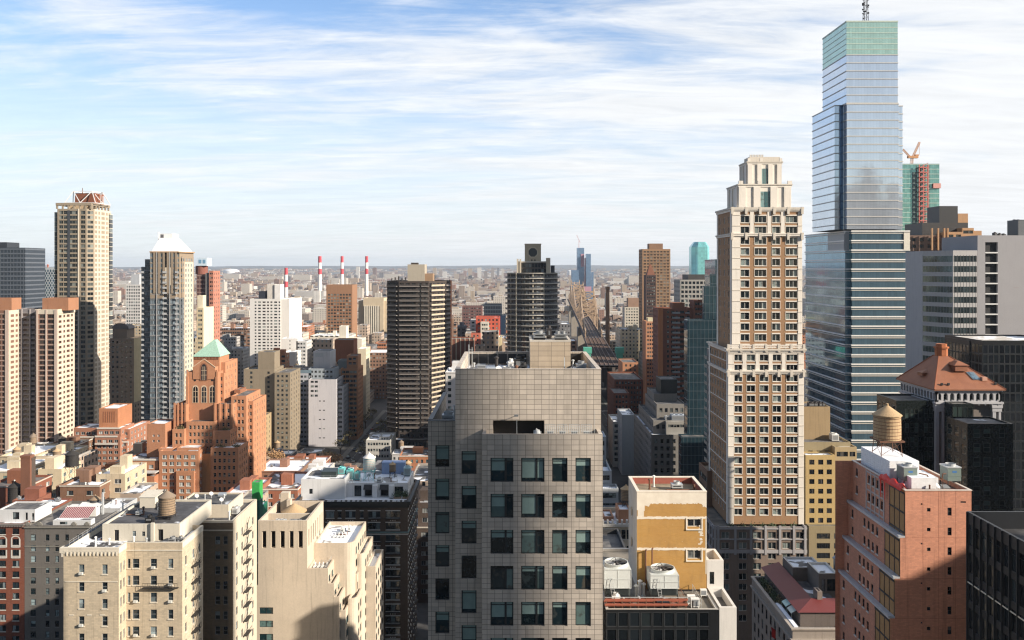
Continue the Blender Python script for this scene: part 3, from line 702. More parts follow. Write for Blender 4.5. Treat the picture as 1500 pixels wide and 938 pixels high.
  # ---- the ochre brick tower and the rooftop it stands on, right of the main tower
def ochre_material():
 t=NT('ochre_brick');u,v=t.uv();cb=t.node('ShaderNodeCombineXYZ');t.L.new(u,cb.inputs[0]);t.L.new(v,cb.inputs[1])
 w=t.node('ShaderNodeTexBrick');t.L.new(cb.outputs[0],w.inputs[0]);w.inputs['Scale'].default_value=1;w.inputs['Brick Width'].default_value=.42;w.inputs['Row Height'].default_value=.15
 w.inputs['Mortar Size'].default_value=.012;w.inputs['Color1'].default_value=(.42,.235,.06,1);w.inputs['Color2'].default_value=(.47,.27,.075,1);w.inputs['Mortar'].default_value=(.40,.27,.13,1)
 n=t.noise(.45,5,.65);st=t.noise(.8,4,.6,(1.3,1.3,.4))
 c=t.mix(t.rng(n,.3,.7),w.outputs['Color'],t.mix(.5,w.outputs['Color'],(.34,.17,.045)));c=t.mix(t.rng(st,.5,.78,0,.45,True),c,(.25,.145,.055))
 c=t.mix(t.rng(t.noise(1.2,4,.7,(1,1,.7)),.68,.72,0,.7,True),c,(.62,.55,.42))
 t.set(**{'Base Color':c,'Roughness':.85});t.bump(w.outputs['Fac'],-.3,.01);return t.m
def white_paint_material():
 t=NT('flaking_paint');n=t.noise(.7,5,.65);c=t.mix(t.rng(n,.3,.7),(.62,.56,.47),(.74,.69,.6));st=t.noise(1.1,4,.6,(1.5,1.5,.15))
 c=t.mix(t.rng(st,.6,.8,0,.35,True),c,(.4,.3,.2));t.set(**{'Base Color':c,'Roughness':.8});return t.m
ochre=ochre_material();wpaint=white_paint_material()
OC=Bld('brick_tower','ochre brick rooftop tower with flaking white painted top and bands',ochre,'tower',None,(21,115,67),paint((.55,.53,.48),.6),glass((.01,.013,.016),(.3,.33,.33),.15),sub=True,short='the ochre brick tower')
def ochre_tower():
 b=OC;Y=111.6;x0,x1,zt,z0,d=X(933,Y),X(1035,Y),Z(721,Y),67.9,8.0
 zw=Z(757,Y)
 w=x1-x0;c=X(1017,Y)-x0
 wz=[Z(757.5,Y)-.02,Z(803.5,Y)]
 rects=[(c-.9,c+.9,Z(772,Y),Z(757.8,Y)-.05,'double',.2),(c-.9,c+.9,Z(819,Y),Z(804,Y),'double',.2),(X(1015,Y)-x0,X(1027,Y)-x0,z0+.02,Z(854,Y),'void',.5)]
 b.facade((x0,Y),(1,0),w,z0,zw,dict(spec(n=0),cols=[],rects=rects))
 b.facade((x0,Y+d),(0,-1),d,z0,zw,dict(spec(n=0),cols=[],rects=[(2.5,4.1,Z(773,Y),Z(759,Y),'double',.2),(2.5,4.1,Z(820,Y),Z(804,Y),'double',.2)]),wpaint,'wall')
 b.facade((x1,Y),(0,1),d,z0,zw)
 p=b.mb('painted_band',wpaint);rr=random.Random(9);n=90;zp=Z(738,Y)
 b.facade((x0,Y),(1,0),w,zw,zt,None,ochre)
 prev=zp
 for k in range(n):
  u=x0+w*k/n;f=k/n
  low=zw-.02 if f<.10 else zp+(.5-3*abs(f-.2))*(-1 if f<.17 else 0)+rr.uniform(-.10,.10)
  if f>.9:low=zp-rr.uniform(.0,1.0)*(f-.88)*10
  low=min(max(low,zw),zp+.2);lo2=(low+prev)/2;prev=low
  p.box(u,u+w/n,Y-.012,Y-.003,lo2,zt,bottom=True)
 b.facade((x0,Y+d),(0,-1),d,zw,zt,None,wpaint,'painted_band');b.facade((x1,Y),(0,1),d,zw,zt,None,wpaint,'painted_band')
 for zz in(zw,Z(804,Y)+.12):
  for k in range(40):p.box(x0+w*k/40,x0+w*(k+1)/40,Y-.03,Y-.013,zz-.30+rr.uniform(-.05,.03),zz+rr.uniform(-.02,.05))
 for k in range(26):
  zz=zw-k*.14;p.box(x1-1.0+rr.uniform(-.12,.25),x1-.62+rr.uniform(-.1,.3),Y-.011,Y-.003,zz-.16,zz)if rr.random()<.7 else None
 p.box(x1-.14,x1-.002,Y-.014,Y-.003,z0+2,zw-.34)
 for zz in(Z(758,Y),Z(804,Y)):p.box(x0+c-1.1,x0+c-.93,Y-.09,Y-.031,zz-1.5,zz-.06);p.box(x0+c+.93,x0+c+1.1,Y-.09,Y-.031,zz-1.5,zz-.06);p.box(x0+c-1.1,x0+c+1.1,Y-.14,Y-.031,zz-1.66,zz-1.5)
 zr=zt-.85
 b.mb('roof',roofing((.19,.15,.10),.0,(.33,.27,.19))).poly([(x0,Y,zr),(x1,Y,zr),(x1,Y+d,zr),(x0,Y+d,zr)])
 q=b.mb('parapet',wpaint);q.ring(x0-.05,x1+.05,Y-.05,Y+d+.05,zt,zt+.12,.42)
 r=b.mb('parapet_lining',masonry((.30,.10,.075)));r.box(x0+.3,x1-.3,Y+d-.33,Y+d-.05,zr,zt-.003);r.box(x0+.02,x0+.3,Y+.3,Y+d-.05,zr,zt-.003);r.box(x1-.3,x1-.02,Y+.3,Y+d-.05,zr,zt-.003);r.box(x0+.02,x1-.02,Y+.02,Y+.3,zr,zt-.003)
 b.foot.append((x0,x1,Y,Y+d))
ochre_tower()
blackglass=glass((.006,.008,.010),(.03,.04,.045),.2,.05,wave=.03,seen=0)
BG=Bld('glass_office_block','black glass office block carrying the cooling towers, bottom centre',paint((.012,.013,.015),.35),'office block',None,(18,108,0),paint((.05,.055,.06),.4,.3),blackglass,short='the black glass block')
def black_block():
 b=BG;Y=105.0;x0,x1,zt=X(884,Y)+.3,X(1053,Y),Z(893,Y)
 fs=spec(fh=2.05,wh=1.8,top=.35,bot=.4,cols=[(.72+1.42*k,1.3,'plain')for k in range(10)],style='plain',depth=.09)
 b.block(x0,x1,Y,128,0,zt,fs,spec(fh=2.05,wh=1.8,top=.35,bot=.4,n=12,ww=1.3,style='plain',depth=.09),roof=roofing((.15,.14,.12),.0,(.25,.22,.18)),par=.35,cap=paint((.45,.43,.4),.5))
black_block()
WB=Bld('rendered_block','narrow white rendered block stepping down beside the ochre tower',masonry((.62,.6,.57),.07),'building',None,(27,112,0),short='the white rendered block')
def white_block():
 b=WB;Y=111.7;x0,x1,zt=X(1035.4,Y)+.02,X(1060,Y),Z(821,Y)
 b.block(x0,x1,Y,Y+4.6,0,zt,dict(spec(n=0),cols=[],rects=[(.35,.95,Z(856,Y),Z(838,Y),'plain',.15)]),par=1.3,roof=roof_tar)
 Y2=105.2;y0,y1=X(1053.6,Y2)+.02,X(1072,107.5)
 b.block(y0,y1,Y2,Y-.01,0,Z(890,Y2),None,par=1.1,roof=roof_tar)
white_block()
def cooling_tower(x0,x1,y0,y1,z,h,label,fan_dx=0):
 b=((x0+x1)/2,(y0+y1)/2,z);t=empty('cooling_tower',b,label,'cooling tower');pm=paint((.60,.635,.625),.45,.1,.05,.35);zt=z+h;zl=z+1.0
 m=MB();m.box(x0,x1,y0,y1,zl,zt)
 for u in(x0-.03,(x0+x1)/2-.03,x1-.04):m.box(u,u+.07,y0-.035,y0-.003,zl,zt)
 for zz in(zl,zl+(zt-zl)*.46,zt-.09):m.box(x0-.03,x1+.03,y0-.06,y0-.036,zz,zz+.08)
 m.build('casing',pm,t,b)
 m=MB();n=9
 for k in range(n):zz=z+.12+.85*k/n;m.poly([(x0+.1,y0+.14,zz),(x1-.1,y0+.14,zz),(x1-.1,y0+.02,zz+.07),(x0+.1,y0+.02,zz+.07)])
 m.box(x0+.08,x1-.08,y0+.16,y1-.1,z+.05,zl-.004);m.build('louvre',paint((.13,.15,.15),.6),t,b)
 cx,cyy=b[0]+fan_dx,b[1];r=min(x1-x0,y1-y0)*.45
 m=MB();m.lathe(cx,cyy,[(r*1.02,zt),(r*.98,zt+.18),(r*1.02,zt+.42),(r*.96,zt+.42),(r*.93,zt+.2),(r*.93,zt+.02)],36);m.build('fan_stack',pm,t,b)
 m=MB()
 for q in range(5):
  a=q*2*math.pi/5+.3;ca,sa=math.cos(a),math.sin(a)
  m.poly([(cx+ca*.2-sa*.12,cyy+sa*.2+ca*.12,zt+.16),(cx+ca*.2+sa*.12,cyy+sa*.2-ca*.12,zt+.26),(cx+ca*r*.9+sa*.24,cyy+sa*r*.9-ca*.24,zt+.29),(cx+ca*r*.9-sa*.24,cyy+sa*r*.9+ca*.24,zt+.17)])
 m.build('fan_blade',paint((.4,.4,.4),.5),t,b)
 m=MB();m.lathe(cx,cyy,[(.24,zt+.12),(.24,zt+.36),(0,zt+.42)],14);m.box(cx-r*.95,cx+r*.95,cyy-.05,cyy+.05,zt+.44,zt+.5);m.box(cx-.04,cx+.04,cyy-r*.95,cyy-.06,zt+.44,zt+.5);m.box(cx-.04,cx+.04,cyy+.06,cyy+r*.95,zt+.44,zt+.5)
 m.build('fan_guard',dark_steel,t,b)
 m=MB();m.poly([(x0+.03,y0+.03,zt+.008),(x1-.03,y0+.03,zt+.008),(x1-.03,y1-.03,zt+.008),(x0+.03,y1-.03,zt+.008)])
 m.build('deck',paint((.5,.53,.52),.6),t,b)
 m=MB();m.lathe(cx,cyy,[(r*.92,zt+.012),(0,zt+.012)],30);m.build('fan_well',black_metal,t,b)
 for sx in(x0+.1,x1-.22):
  for sy in(y0+.02,y1-.14):
   m=MB();m.box(sx,sx+.12,sy,sy+.12,z-.5,z+.06);m.build('leg',dark_steel,t,b)
 m=MB()
 lx=x0+(x1-x0)*.28
 for dx in(0,.42):m.tube((lx+dx,y0-.5,z-.3),(lx+dx-.35,y0-.12,zl+1.3),.028,n=6)
 for k in range(9):f=k/8;m.tube((lx-.35*f,y0-.5+.38*f,z-.3+(zl+1.6-z)*f),(lx+.42-.35*f,y0-.5+.38*f,z-.3+(zl+1.6-z)*f),.02,n=5)
 m.build('ladder',galv,t,b);return t
def roof_right():
 Y=107.7;z=68.5
 cooling_tower(X(885.5,Y),X(924.4,Y),Y,Y+3.3,z,Z(834,Y)-z,'pale green cooling tower in the corner beside the tiled tower')
 cooling_tower(X(953,Y),X(994.2,Y),Y-.1,Y+3.2,z,Z(842,Y)-z,'pale green cooling tower in front of the ochre brick wall')
 x0,x1=X(886,105.6),X(1008,105.6);zr=Z(893,105)-.35
 t=empty('steel_frame',(x0,105.8,zr),'rusty red steel support frame along the black block roof edge','steel frame');b=(x0,105.8,zr)
 m=MB()
 for yy,zz in((105.75,zr+.55),(106.7,zr+.55),(105.75,zr+1.15)):m.box(x0,x1,yy-.08,yy+.08,zz,zz+.22)
 m.build('beam',paint((.30,.085,.05),.7),t,b)
 n=11;m=MB()
 for k in range(n):xx=x0+.2+(x1-x0-.4)*k/(n-1);m.box(xx-.05,xx+.05,105.7,105.8,zr,zr+1.55);m.box(xx-.05,xx+.05,105.84,106.6,zr+.56,zr+.7)
 m.build('post',rust,t,b)
 m=MB();m.tube((x0,105.75,zr+1.55),(x1,105.75,zr+1.55),.04,n=6);m.build('rail',galv,t,b)
 m=MB()
 for k in range(8):xx=x0+.3+k*1.2;m.box(xx,xx+1.0,105.9,106.5,zr+.3,zr+.5)
 m.build('tray',paint((.42,.16,.09),.7),t,b)
 m=MB();p=[(X(925,107),107.2,zr+.6),(X(938,107),107.2,zr+.6),(X(938,107),108.8,zr+.6),(X(940,107),108.8,zr+2.2)]
 for a,c in zip(p,p[1:]):m.tube(a,c,.16,n=10)
 for q in p:m.lathe(q[0],q[1],[(0,q[2]-.2),(.2,q[2]-.15),(.2,q[2]+.15),(0,q[2]+.2)],10)
 tag(m.build('condenser_pipe',galv,None,p[0]),'fat pale pipe bending between the two cooling towers','pipe')
 for k,(px,h_)in enumerate(((946,5.6),(955.5,5.8))):
  x=X(px,111);m=MB();m.tube((x,111.1,zr),(x,111.1,zr+h_),.10,n=8);m.tube((x,111.1,zr+h_),(x,110.7,zr+h_+.2),.1,n=8)
  tag(m.build('flue_pipe',rust,None,(x,111.1,zr)),'rusty flue pipe against the ochre brick wall, '+('left of the pair' if k==0 else 'right of the pair'),'flue')
 for k in range(3):
  x=X(932+6*k,109.5);vent_pipe(x,109.5+.3*k,zr,1.5+.5*(k%2),'stubby white vent between the cooling tower and ochre wall',.2,white)
 for i,(px,yy,zz,s_)in enumerate(((1013,107.3,0,1.0),(1018.5,106.2,0,1.05),(1031,109.6,.1,.8))):
  x=X(px,yy);lab=('white fan unit by the door of the ochre tower','white framed fan unit nearest the roof edge','small white box unit at the foot of the white block')[i]
  t=empty('condenser_unit',(x,yy,zr+zz),lab,'condenser');b=(x,yy,zr+zz);m=MB();m.box(x-.5*s_,x+.5*s_,yy,yy+.5,zr+zz+.15,zr+zz+1.15*s_);m.box(x-.45*s_,x-.35*s_,yy,yy+.5,zr+zz,zr+zz+.147);m.box(x+.35*s_,x+.45*s_,yy,yy+.5,zr+zz,zr+zz+.147);m.build('casing',white,t,b)
  m=MB();m.box(x-.38*s_,x+.38*s_,yy-.02,yy-.003,zr+zz+.28,zr+zz+1.02*s_);m.build('grille',frame_grey,t,b)
 m=MB();xl=X(1004,106.5)
 for dx in(0,.5):m.tube((xl+dx,106.3,zr),(xl+dx-1.2,109.3,zr+2.6),.035,n=6)
 for k in range(8):f=(k+.5)/8;m.tube((xl-1.2*f,106.3+3*f,zr+2.6*f),(xl+.5-1.2*f,106.3+3*f,zr+2.6*f),.03,n=5)
 tag(m.build('roof_ladder',rust,None,(xl,106.3,zr)),'rusty steel ladder leaning towards the ochre tower','ladder')
 m=MB();xr=X(1036,105.5);m.tube((xr-.6,105.9,zr),(xr-.6,105.9,zr+1.1),.03,n=6)
 for k in range(6):m.tube((xr-.6,105.9+k*1.1,zr),(xr-.6,105.9+k*1.1,zr+1.1),.025,n=6)
 m.tube((xr-.6,105.9,zr+1.1),(xr-.6,111.4,zr+1.1),.03,n=6);m.tube((xr-.6,105.9,zr+.55),(xr-.6,111.4,zr+.55),.025,n=6)
 tag(m.build('guard_rail',galv,None,(xr-.6,105.9,zr)),'thin steel guard rail on the right of the black block roof','railing')
roof_right()
# ---- red building, bottom right, with plank-clad side and stepped zinc ledges
redclad=masonry((.54,.255,.17),.14,.22,.8,.32)
RB=Bld('apartment_block','red apartment block with zinc ledges and an unclad ochre strip, bottom right',redclad,'apartment block',None,(67,145,0),paint((.05,.04,.04),.5),glass((.008,.010,.013),(.2,.2,.2),.12),sub=False,short='the red apartment block')
def red_block():
 b=RB;Y=134.0;xr=X(1423,Y);d=20.8;zinc=paint((.55,.58,.62),.4,.3);ply=masonry((.36,.215,.10),.25);plyframe=paint((.03,.03,.032),.5)
 tiers=[(X(1326,Y),Z(788,Y),Z(719,Y)),(X(1318.7,Y),Z(848,Y),Z(788,Y)),(X(1311,Y),Z(906,Y),Z(848,Y)),(X(1304,Y),42.0,Z(906,Y)),(X(1297,Y),0.0,42.0)]
 for i,(xl,z0,z1)in enumerate(tiers):
  w=xr-xl;rc=[]
  zz=Z(744 if i==0 else 744,Y)
  for k in range(24):
   a=Z(744+29*k,Y)
   if z0+.3<a-1.3 and a<z1-.2:
    u=X(1391,Y)-xl;rc.append((u-.32,u+.32,a-1.25,a,'sash',.16));u=X(1360.5,Y)-xl
    rc.append((u-.28,u+.28,a-.62,a-.05,'plain',.16));u=X(1350,Y)-xl
    if k%2==0:rc.append((u-.13,u+.13,a+.45,a+.7,'plain',.12))if a+.9<z1 else None
  if i==0:rc+=[(X(1407,Y)-xl,X(1415,Y)-xl,Z(737,Y),Z(734.5,Y),'plain',.12)]
  b.facade((xl,Y),(1,0),w,z0,z1,dict(spec(n=0),cols=[],rects=rc))
  j=b.mb('wall_joint',paint((.22,.07,.04),.8))
  for px in(1352,1375,1400):j.box(X(px,Y)-.018,X(px,Y)+.018,Y-.006,Y-.002,z0,z1)if X(px,Y)>xl else None
  j.box(xl,xr,Y-.008,Y-.0025,z0-.02,z0+.02)
  n_ply=5.6;wl=d
  rl=[]
  zt=z1-.9
  while zt-1.5>z0+.2:
   for uu in(2.0,7.2,8.9,10.6,12.3):rl.append((uu-.42,uu+.42,zt-1.45,zt,'sash',.16))
   zt-=3.1
  b.facade((xl,Y+d),(0,-1),wl-n_ply,z0,z1,dict(spec(sill=pale_stone),cols=[],rects=rl,n=0))
  b.facade((xl,Y+n_ply),(0,-1),n_ply,z0,z1,None,ply,'sheathing')
  f=b.mb('sheathing_frame',plyframe)
  zz=z1-.4
  while zz>z0+.5:f.box(xl-.10,xl-.004,Y+.15,Y+n_ply,zz-.25,zz);zz-=3.1
  for yy in(.15,1.9,3.7,n_ply-.2):f.box(xl-.06,xl-.003,Y+yy,Y+yy+.14,z0+.05,z1-.66)
  if i>0:
   m=b.mb('ledge',zinc);px_=tiers[i-1][0]
   m.box(xl-.25,px_-.003,Y+.02,Y+d,z1-.10,z1+.28);m.box(xl-.3,xl+.15,Y,Y+d+.02,z1+.283,z1+.36)
  if i==0:
   g=b.mb('stone_grid',masonry((.45,.40,.38)))
   for uu in(6.2,8.05,9.75,11.45,13.2):g.box(xl-.09,xl-.003,Y+d-uu-.17,Y+d-uu+.17,z0+.1,z1-.1)
   for k in range(3):zz=z1-.25-3.1*k+.01;g.box(xl-.085,xl-.004,Y+d-13.0,Y+d-6.4,zz-.25,zz)if zz>z0+.4 else None
 b.foot.append((tiers[-1][0],xr,Y,Y+d))
 xl,_,zt=tiers[0];zr=zt-.7
 b.facade((xr,Y),(0,1),d,0,zt);b.facade((xr,Y+d),(-1,0),xr-tiers[-1][0],0,zt)
 b.mb('roof',roofing((.10,.08,.07),.3,(.2,.16,.14))).poly([(xl,Y,zr),(xr,Y,zr),(xr,Y+d,zr),(xl,Y+d,zr)])
 b.mb('parapet',paint((.60,.52,.46),.6)).ring(xl-.1,xr+.1,Y-.1,Y+d+.1,zt,zt+.12,.4)
 b.mb('parapet_lining',redclad).ring(xl+.01,xr-.01,Y+.01,Y+d-.01,zr,zt-.003,.3)
 bx0,bx1,by0,by1,bz=xl+1.1,xl+6.0,Y+8.0,Y+d-1.2,Z(668,Y+12)
 m=b.mb('bulkhead',paint((.74,.75,.77),.5));m.box(bx0,bx1,by0,by1,zr,bz);m.box(bx0+1.2,bx1+.6,by0-5.2,by0-.004,zr,bz-1.5)
 k=0;zz=zr+.2
 while zz<bz-.2:m.box(bx0-.05,bx0-.003,by0,by1,zz,zz+.12);zz+=.36
 b.mb('bulkhead_roof',roof_white).poly([(bx0,by0,bz+.008),(bx1,by0,bz+.008),(bx1,by1,bz+.008),(bx0,by1,bz+.008)])
 b.mb('bulkhead_roof',roof_white).poly([(bx0+1.2,by0-5.2,bz-1.49),(bx1+.6,by0-5.2,bz-1.49),(bx1+.6,by0,bz-1.49),(bx0+1.2,by0,bz-1.49)])
 Yt=147.0;tx=X(1299.5,Yt)
 water_tank(tx,Yt,bz+.02,19.0*Yt/F,Z(605,Yt)-Z(640,Yt),'golden wooden water tank on the red apartment block',Z(643,Yt)-bz,wood_gold,wood_gold,rust)
 def unit(px0,px1,pyt,pyb,Yq,lab):
  x0,x1=X(px0,Yq),X(px1,Yq);z0,z1=zr+.5,Z(pyt,Yq);b_=((x0+x1)/2,Yq+1.3,zr);t=empty('cooling_unit',b_,lab,'cooling unit');gm=paint((.17,.22,.20),.5)
  m=MB();m.box(x0,x1,Yq,Yq+2.6,z0+.6,z1);m.box(x0-.04,x1+.04,Yq-.04,Yq-.003,z0+(z1-z0)*.5,z0+(z1-z0)*.5+.1);m.build('casing',gm,t,b_)
  m=MB();m.box(x0-.06,x1+.06,Yq-.06,Yq+2.66,z1+.003,z1+.15);m.build('deck',galv,t,b_)
  m=MB();cx=(x0+x1)/2;r=(x1-x0)*.36
  m.lathe(cx,Yq+1.3,[(r,z1+.15),(r,z1+.5),(r*.93,z1+.5),(r*.93,z1+.2),(0,z1+.18)],20);m.build('fan_stack',galv,t,b_)
  for sx in(x0,x1-.12):
   for sy in(Yq,Yq+2.48):m=MB();m.box(sx,sx+.12,sy,sy+.12,zr,z0+.598);m.build('leg',dark_steel,t,b_)
  m=MB();m.lathe(cx,Yq-.012,[],3)if False else m.box(cx-.35,cx+.35,Yq-.02,Yq-.004,z0+(z1-z0)*.72,z0+(z1-z0)*.83);m.build('badge',paint((.05,.17,.42),.5),t,b_)
 unit(1324,1344,686,708,138.4,'green cooling unit beside the white ribbed bulkhead');unit(1388.5,1408,686,708,138.4,'green cooling unit at the right corner of the red block roof')
 m=MB();zp=zr+1.6;pts=[(X(1346,137.5),137.5,zp+1.0),(X(1358,137.5),137.5,zp+.7),(X(1362,137.5),137.5,zp),(X(1380,137.5),137.5,zp),(X(1381,137.5),137.5,zp+.9),(X(1386,137.5),137.5,zp+.9)]
 for a,c in zip(pts,pts[1:]):m.tube(a,c,.10,n=8)
 for px in(1350,1362,1372,1381):m.tube((X(px,137.5),137.5,zr),(X(px,137.5),137.5,zp),.04,n=6)
 tag(m.build('pipe_run',rust,None,pts[0]),'rusty pipe run between the two green cooling units','pipe')
 m=MB()
 for k in range(6):m.box(X(1346+9*k,136.2),X(1353+9*k,136.2),135.9,136.5,zr,zr+.35)
 tag(m.build('sleeper',rust,None,(X(1370,136),136.2,zr)),'row of rusty steel sleepers under the roof pipes','steel sleepers')
 m=MB();rr=random.Random(4);n=14;rows=[]
 for i in range(5):
  rows.append([(xl-.35+.22*i+rr.uniform(-.06,.06),Y+.6+8.2*k/n,zt+.15+.75*math.sin(i/4*math.pi)*(.75+.35*math.sin(k*1.3))+rr.uniform(-.06,.06))for k in range(n+1)])
 for a,c in zip(rows,rows[1:]):
  for k in range(n):m.poly([a[k],a[k+1],c[k+1],c[k]])
 m2=rows[0]
 for k in range(n):m.poly([(m2[k][0]-.05,m2[k][1],zt-.25),(m2[k+1][0]-.05,m2[k+1][1],zt-.25),m2[k+1],m2[k]])
 for k in(4,9):m.poly([(xl-.4,Y+5+k*.3,zt),(xl-.42,Y+5.7+k*.3,zt),(xl-.38,Y+5.5+k*.3,zt-3.2),(xl-.38,Y+5.2+k*.3,zt-3.2)])
 tag(m.build('tarpaulin',paint((.62,.025,.012),.55),None,(xl,Y+5,zt)),'crumpled red tarpaulin over the left roof edge of the red block','tarpaulin')
red_block()
DG=Bld('glass_office_block','dark ribbed glass block with a sunk roof at the bottom right corner',paint((.018,.02,.024),.4),'office block',None,(75,115,0),black_metal,blackglass,short='the dark ribbed block')
def corner_block():
 b=DG;x0=64.2;y0,y1=96.0,120.5;zt=Z(749,120.5)
 b.block(x0,x0+30,y0,y1,0,zt,spec(fh=3.9,wh=3.0,top=1.6,n=18,ww=1.2,style='plain',m=.4),spec(fh=3.9,wh=3.0,top=1.6,n=14,ww=1.4,style='plain',m=.4,depth=.12),roof=roofing((.03,.03,.034),.1,(.08,.08,.085)),par=2.4)
 m=b.mb('rib',paint((.05,.055,.06),.4,.4))
 for k in range(15):yy=y0+.3+(y1-y0-.6)*k/14;m.box(x0-.22,x0-.003,yy-.06,yy+.06,0,zt-.01)
 b.mb('light_strip',paint((.6,.58,.5),.4)).box(x0-.1,x0-.004,y0,y1,zt-9.9,zt-9.75)
 hvac(x0+4.4,x0+9.5,108,113,zt-2.4,1.7,'pale blue roof unit in the sunk roof of the dark ribbed block',paint((.28,.40,.52),.5),fans=2)
corner_block()
# ---- tan terraced tower with five tall slots
sand=masonry((.53,.455,.365),.13,0,.85,.35)
ST=Bld('apartment_tower','sand coloured apartment tower with five tall dark slots and stepped terraces',sand,'apartment tower',None,(-50,210,0),frame_dark,g_office,short='the slotted sand tower')
def slot_tower():
 b=ST;Y=198.0;s=Y/F;x0,x1,zt,d=X(378,Y),X(450,Y),Z(763,Y),17.0
 slots=[(X(a,Y)-x0,X(c,Y)-x0,Z(803,Y),Z(772,Y),'void',1.2)for a,c in((384,390),(397,403.5),(410.5,417),(424,430),(437,443.5))]
 wr=[]
 for k in range(16):
  zt_=Z(890+19.4*k,Y);wr+=[(X(380,Y)-x0,X(400,Y)-x0,zt_-1.55,zt_,'double',.22)]
 b.facade((x0,Y),(1,0),x1-x0,0,zt,dict(spec(n=0),cols=[],rects=slots+wr))
 xe=[X(450,Y),X(480.5,Y),X(489,Y),X(497,Y)];zs=[Z(833,Y),Z(855,Y),Z(875,Y)]
 for i in range(3):
  rc=[]
  if i==0:rc=[(X(466,Y)-xe[0],X(486,Y)-xe[0]-.4,Z(890+19.4*k,Y)-1.55,Z(890+19.4*k,Y),'double',.22)for k in range(16)]
  b.facade((xe[i],Y),(1,0),xe[i+1]-xe[i],0,zs[i],dict(spec(n=0),cols=[],rects=rc))
 b.facade((X(368,Y),Y),(1,0),x0-X(368,Y),0,Z(857,Y))
 b.facade((x1,Y),(0,1),d,zs[0],zt,dict(spec(n=0),cols=[],rects=[(1.2+2.3*k,2.1+2.3*k,Z(803,Y),Z(772,Y),'void',1.0)for k in range(7)]+[(9.5,10.7,zs[0]+2.2,zs[0]+4.4,'double',.2),(12.5,13.6,zs[0]+3,zs[0]+5,'double',.2)]))
 b.facade((x0,Y+d),(0,-1),d,0,zt);b.facade((x1,Y+d),(-1,0),x1-x0,0,zt)
 zr=zt-2.4
 b.mb('roof',roofing((.08,.075,.07),.35,(.2,.18,.16))).poly([(x0,Y,zr),(x1,Y,zr),(x1,Y+d,zr),(x0,Y+d,zr)])
 p=b.mb('parapet',sand);t_=.5
 p.box(x0+.01,x1-.01,Y+.01,Y+t_,zr,zt+.02);p.box(x0+.01,x1-.01,Y+d-t_,Y+d-.01,zr,zt+.02);p.box(x0+.01,x0+t_,Y+t_,Y+d-t_,zr,zt+.02);p.box(x1-t_,x1-.01,Y+t_,Y+d-t_,zr,zt+.02)
 p.box(x0+t_,x1-t_,Y+6.6,Y+7.2,zr,zt-.3)
 b.foot.append((X(343,Y)-2,X(550,Y),Y,232))
 m=MB();cx,cyy=x0+5.2,Y+12.4;m.lathe(cx,cyy,[(3.1,zr+.2),(3.1,zr+1.2),(.3,zr+2.9),(0,zr+3)],20);tag(m.build('cooling_tank',wood_gold,None,(cx,cyy,zr)),'golden tent shaped tank lid inside the slotted sand tower','tank lid')
 hvac(x0+3,x0+5.5,Y+2.2,Y+4.6,zr,1.1,'grey chiller behind the front parapet of the slotted sand tower',galv,fans=2)
 hvac(x0+6.2,x0+10.2,Y+2.4,Y+5.2,zr,.9,'long grey chiller in the right half of the slotted tower well',steel,fans=3)
 bx=b.mb('chimney',sand);bx.box(x0+1.3,x0+3.3,Y+d-2.6,Y+d-.52,zr,zt+2.6);bx.box(x0+3.31,x0+4.2,Y+d-4.4,Y+d-2.62,zr,zt+1.3)
 wn=spec(fh=3.05,ww=1.5,wh=1.9,top=2.0,bot=.8,style='double',depth=.16)
 def terrace(xa,xb,ya,yb,z,ns=3,rnd=False,snow=.5):
  ss=dict(wn);ss['cols']=lambda w:[(w*(k+.5)/ns,min(2.9,w/ns*.6))for k in range(ns)]
  if rnd:
   r=min(2.2,(xb-xa)*.8,(yb-ya)*.6);pts=[(xa,ya)]+[(xb-r+r*math.sin(a),ya+r-r*math.cos(a))for a in[k*math.pi/10 for k in range(6)]]+[(xb,yb),(xa,yb)]
   n=len(pts);sp_=[None]*n;sp_[n-3]=ss
   b.poly_block(pts,0,z,sp_,roof=roofing((.3,.29,.28),snow,(.4,.39,.38)),par=.95)
  else:b.block(xa,xb,ya,yb,0,z,None,ss,roof=roofing((.3,.29,.28),snow,(.4,.39,.38)),par=.95)
 terrace(x1+.01,xe[1],Y+.01,Y+6.5,zs[0],2,snow=.35);terrace(x1+.01,X(524,210),Y+6.51,Y+24,Z(793,206),5,True,.8)
 terrace(xe[1]+.01,xe[2],Y+.01,Y+7.5,zs[1],2);terrace(X(524,210)+.01,X(536,212),Y+11,Y+25,Z(806,212),4,True)
 terrace(xe[2]+.01,xe[3],Y+.01,Y+9,zs[2],3);terrace(xe[3]-.6,X(524,208),Y+9.01,Y+10.98,Z(840,208),1);terrace(X(536,212)+.01,X(552,214),Y+14,Y+27,Z(828,213),4,False)
 terrace(xe[3]+.01,X(505,Y),Y+1,Y+9,Z(897,Y),2);terrace(X(505,Y)+.01,X(530,209),Y+4,Y+10.97,Z(868,206),2,True)
 b.block(X(353,203),X(368,Y)-.01,203,214,0,Z(826,203),spec(fh=3.05,ww=1.3,wh=1.5,n=1,style='double'),None,masonry((.40,.33,.25)),par=.8,roof=roof_tar)
 b.block(X(343,201),X(353,203)-.01,201,214,0,Z(886,201),spec(fh=3.05,ww=1.3,wh=1.5,n=1,style='double',m=.2),None,masonry((.40,.33,.25)),par=.8,roof=roof_snow)
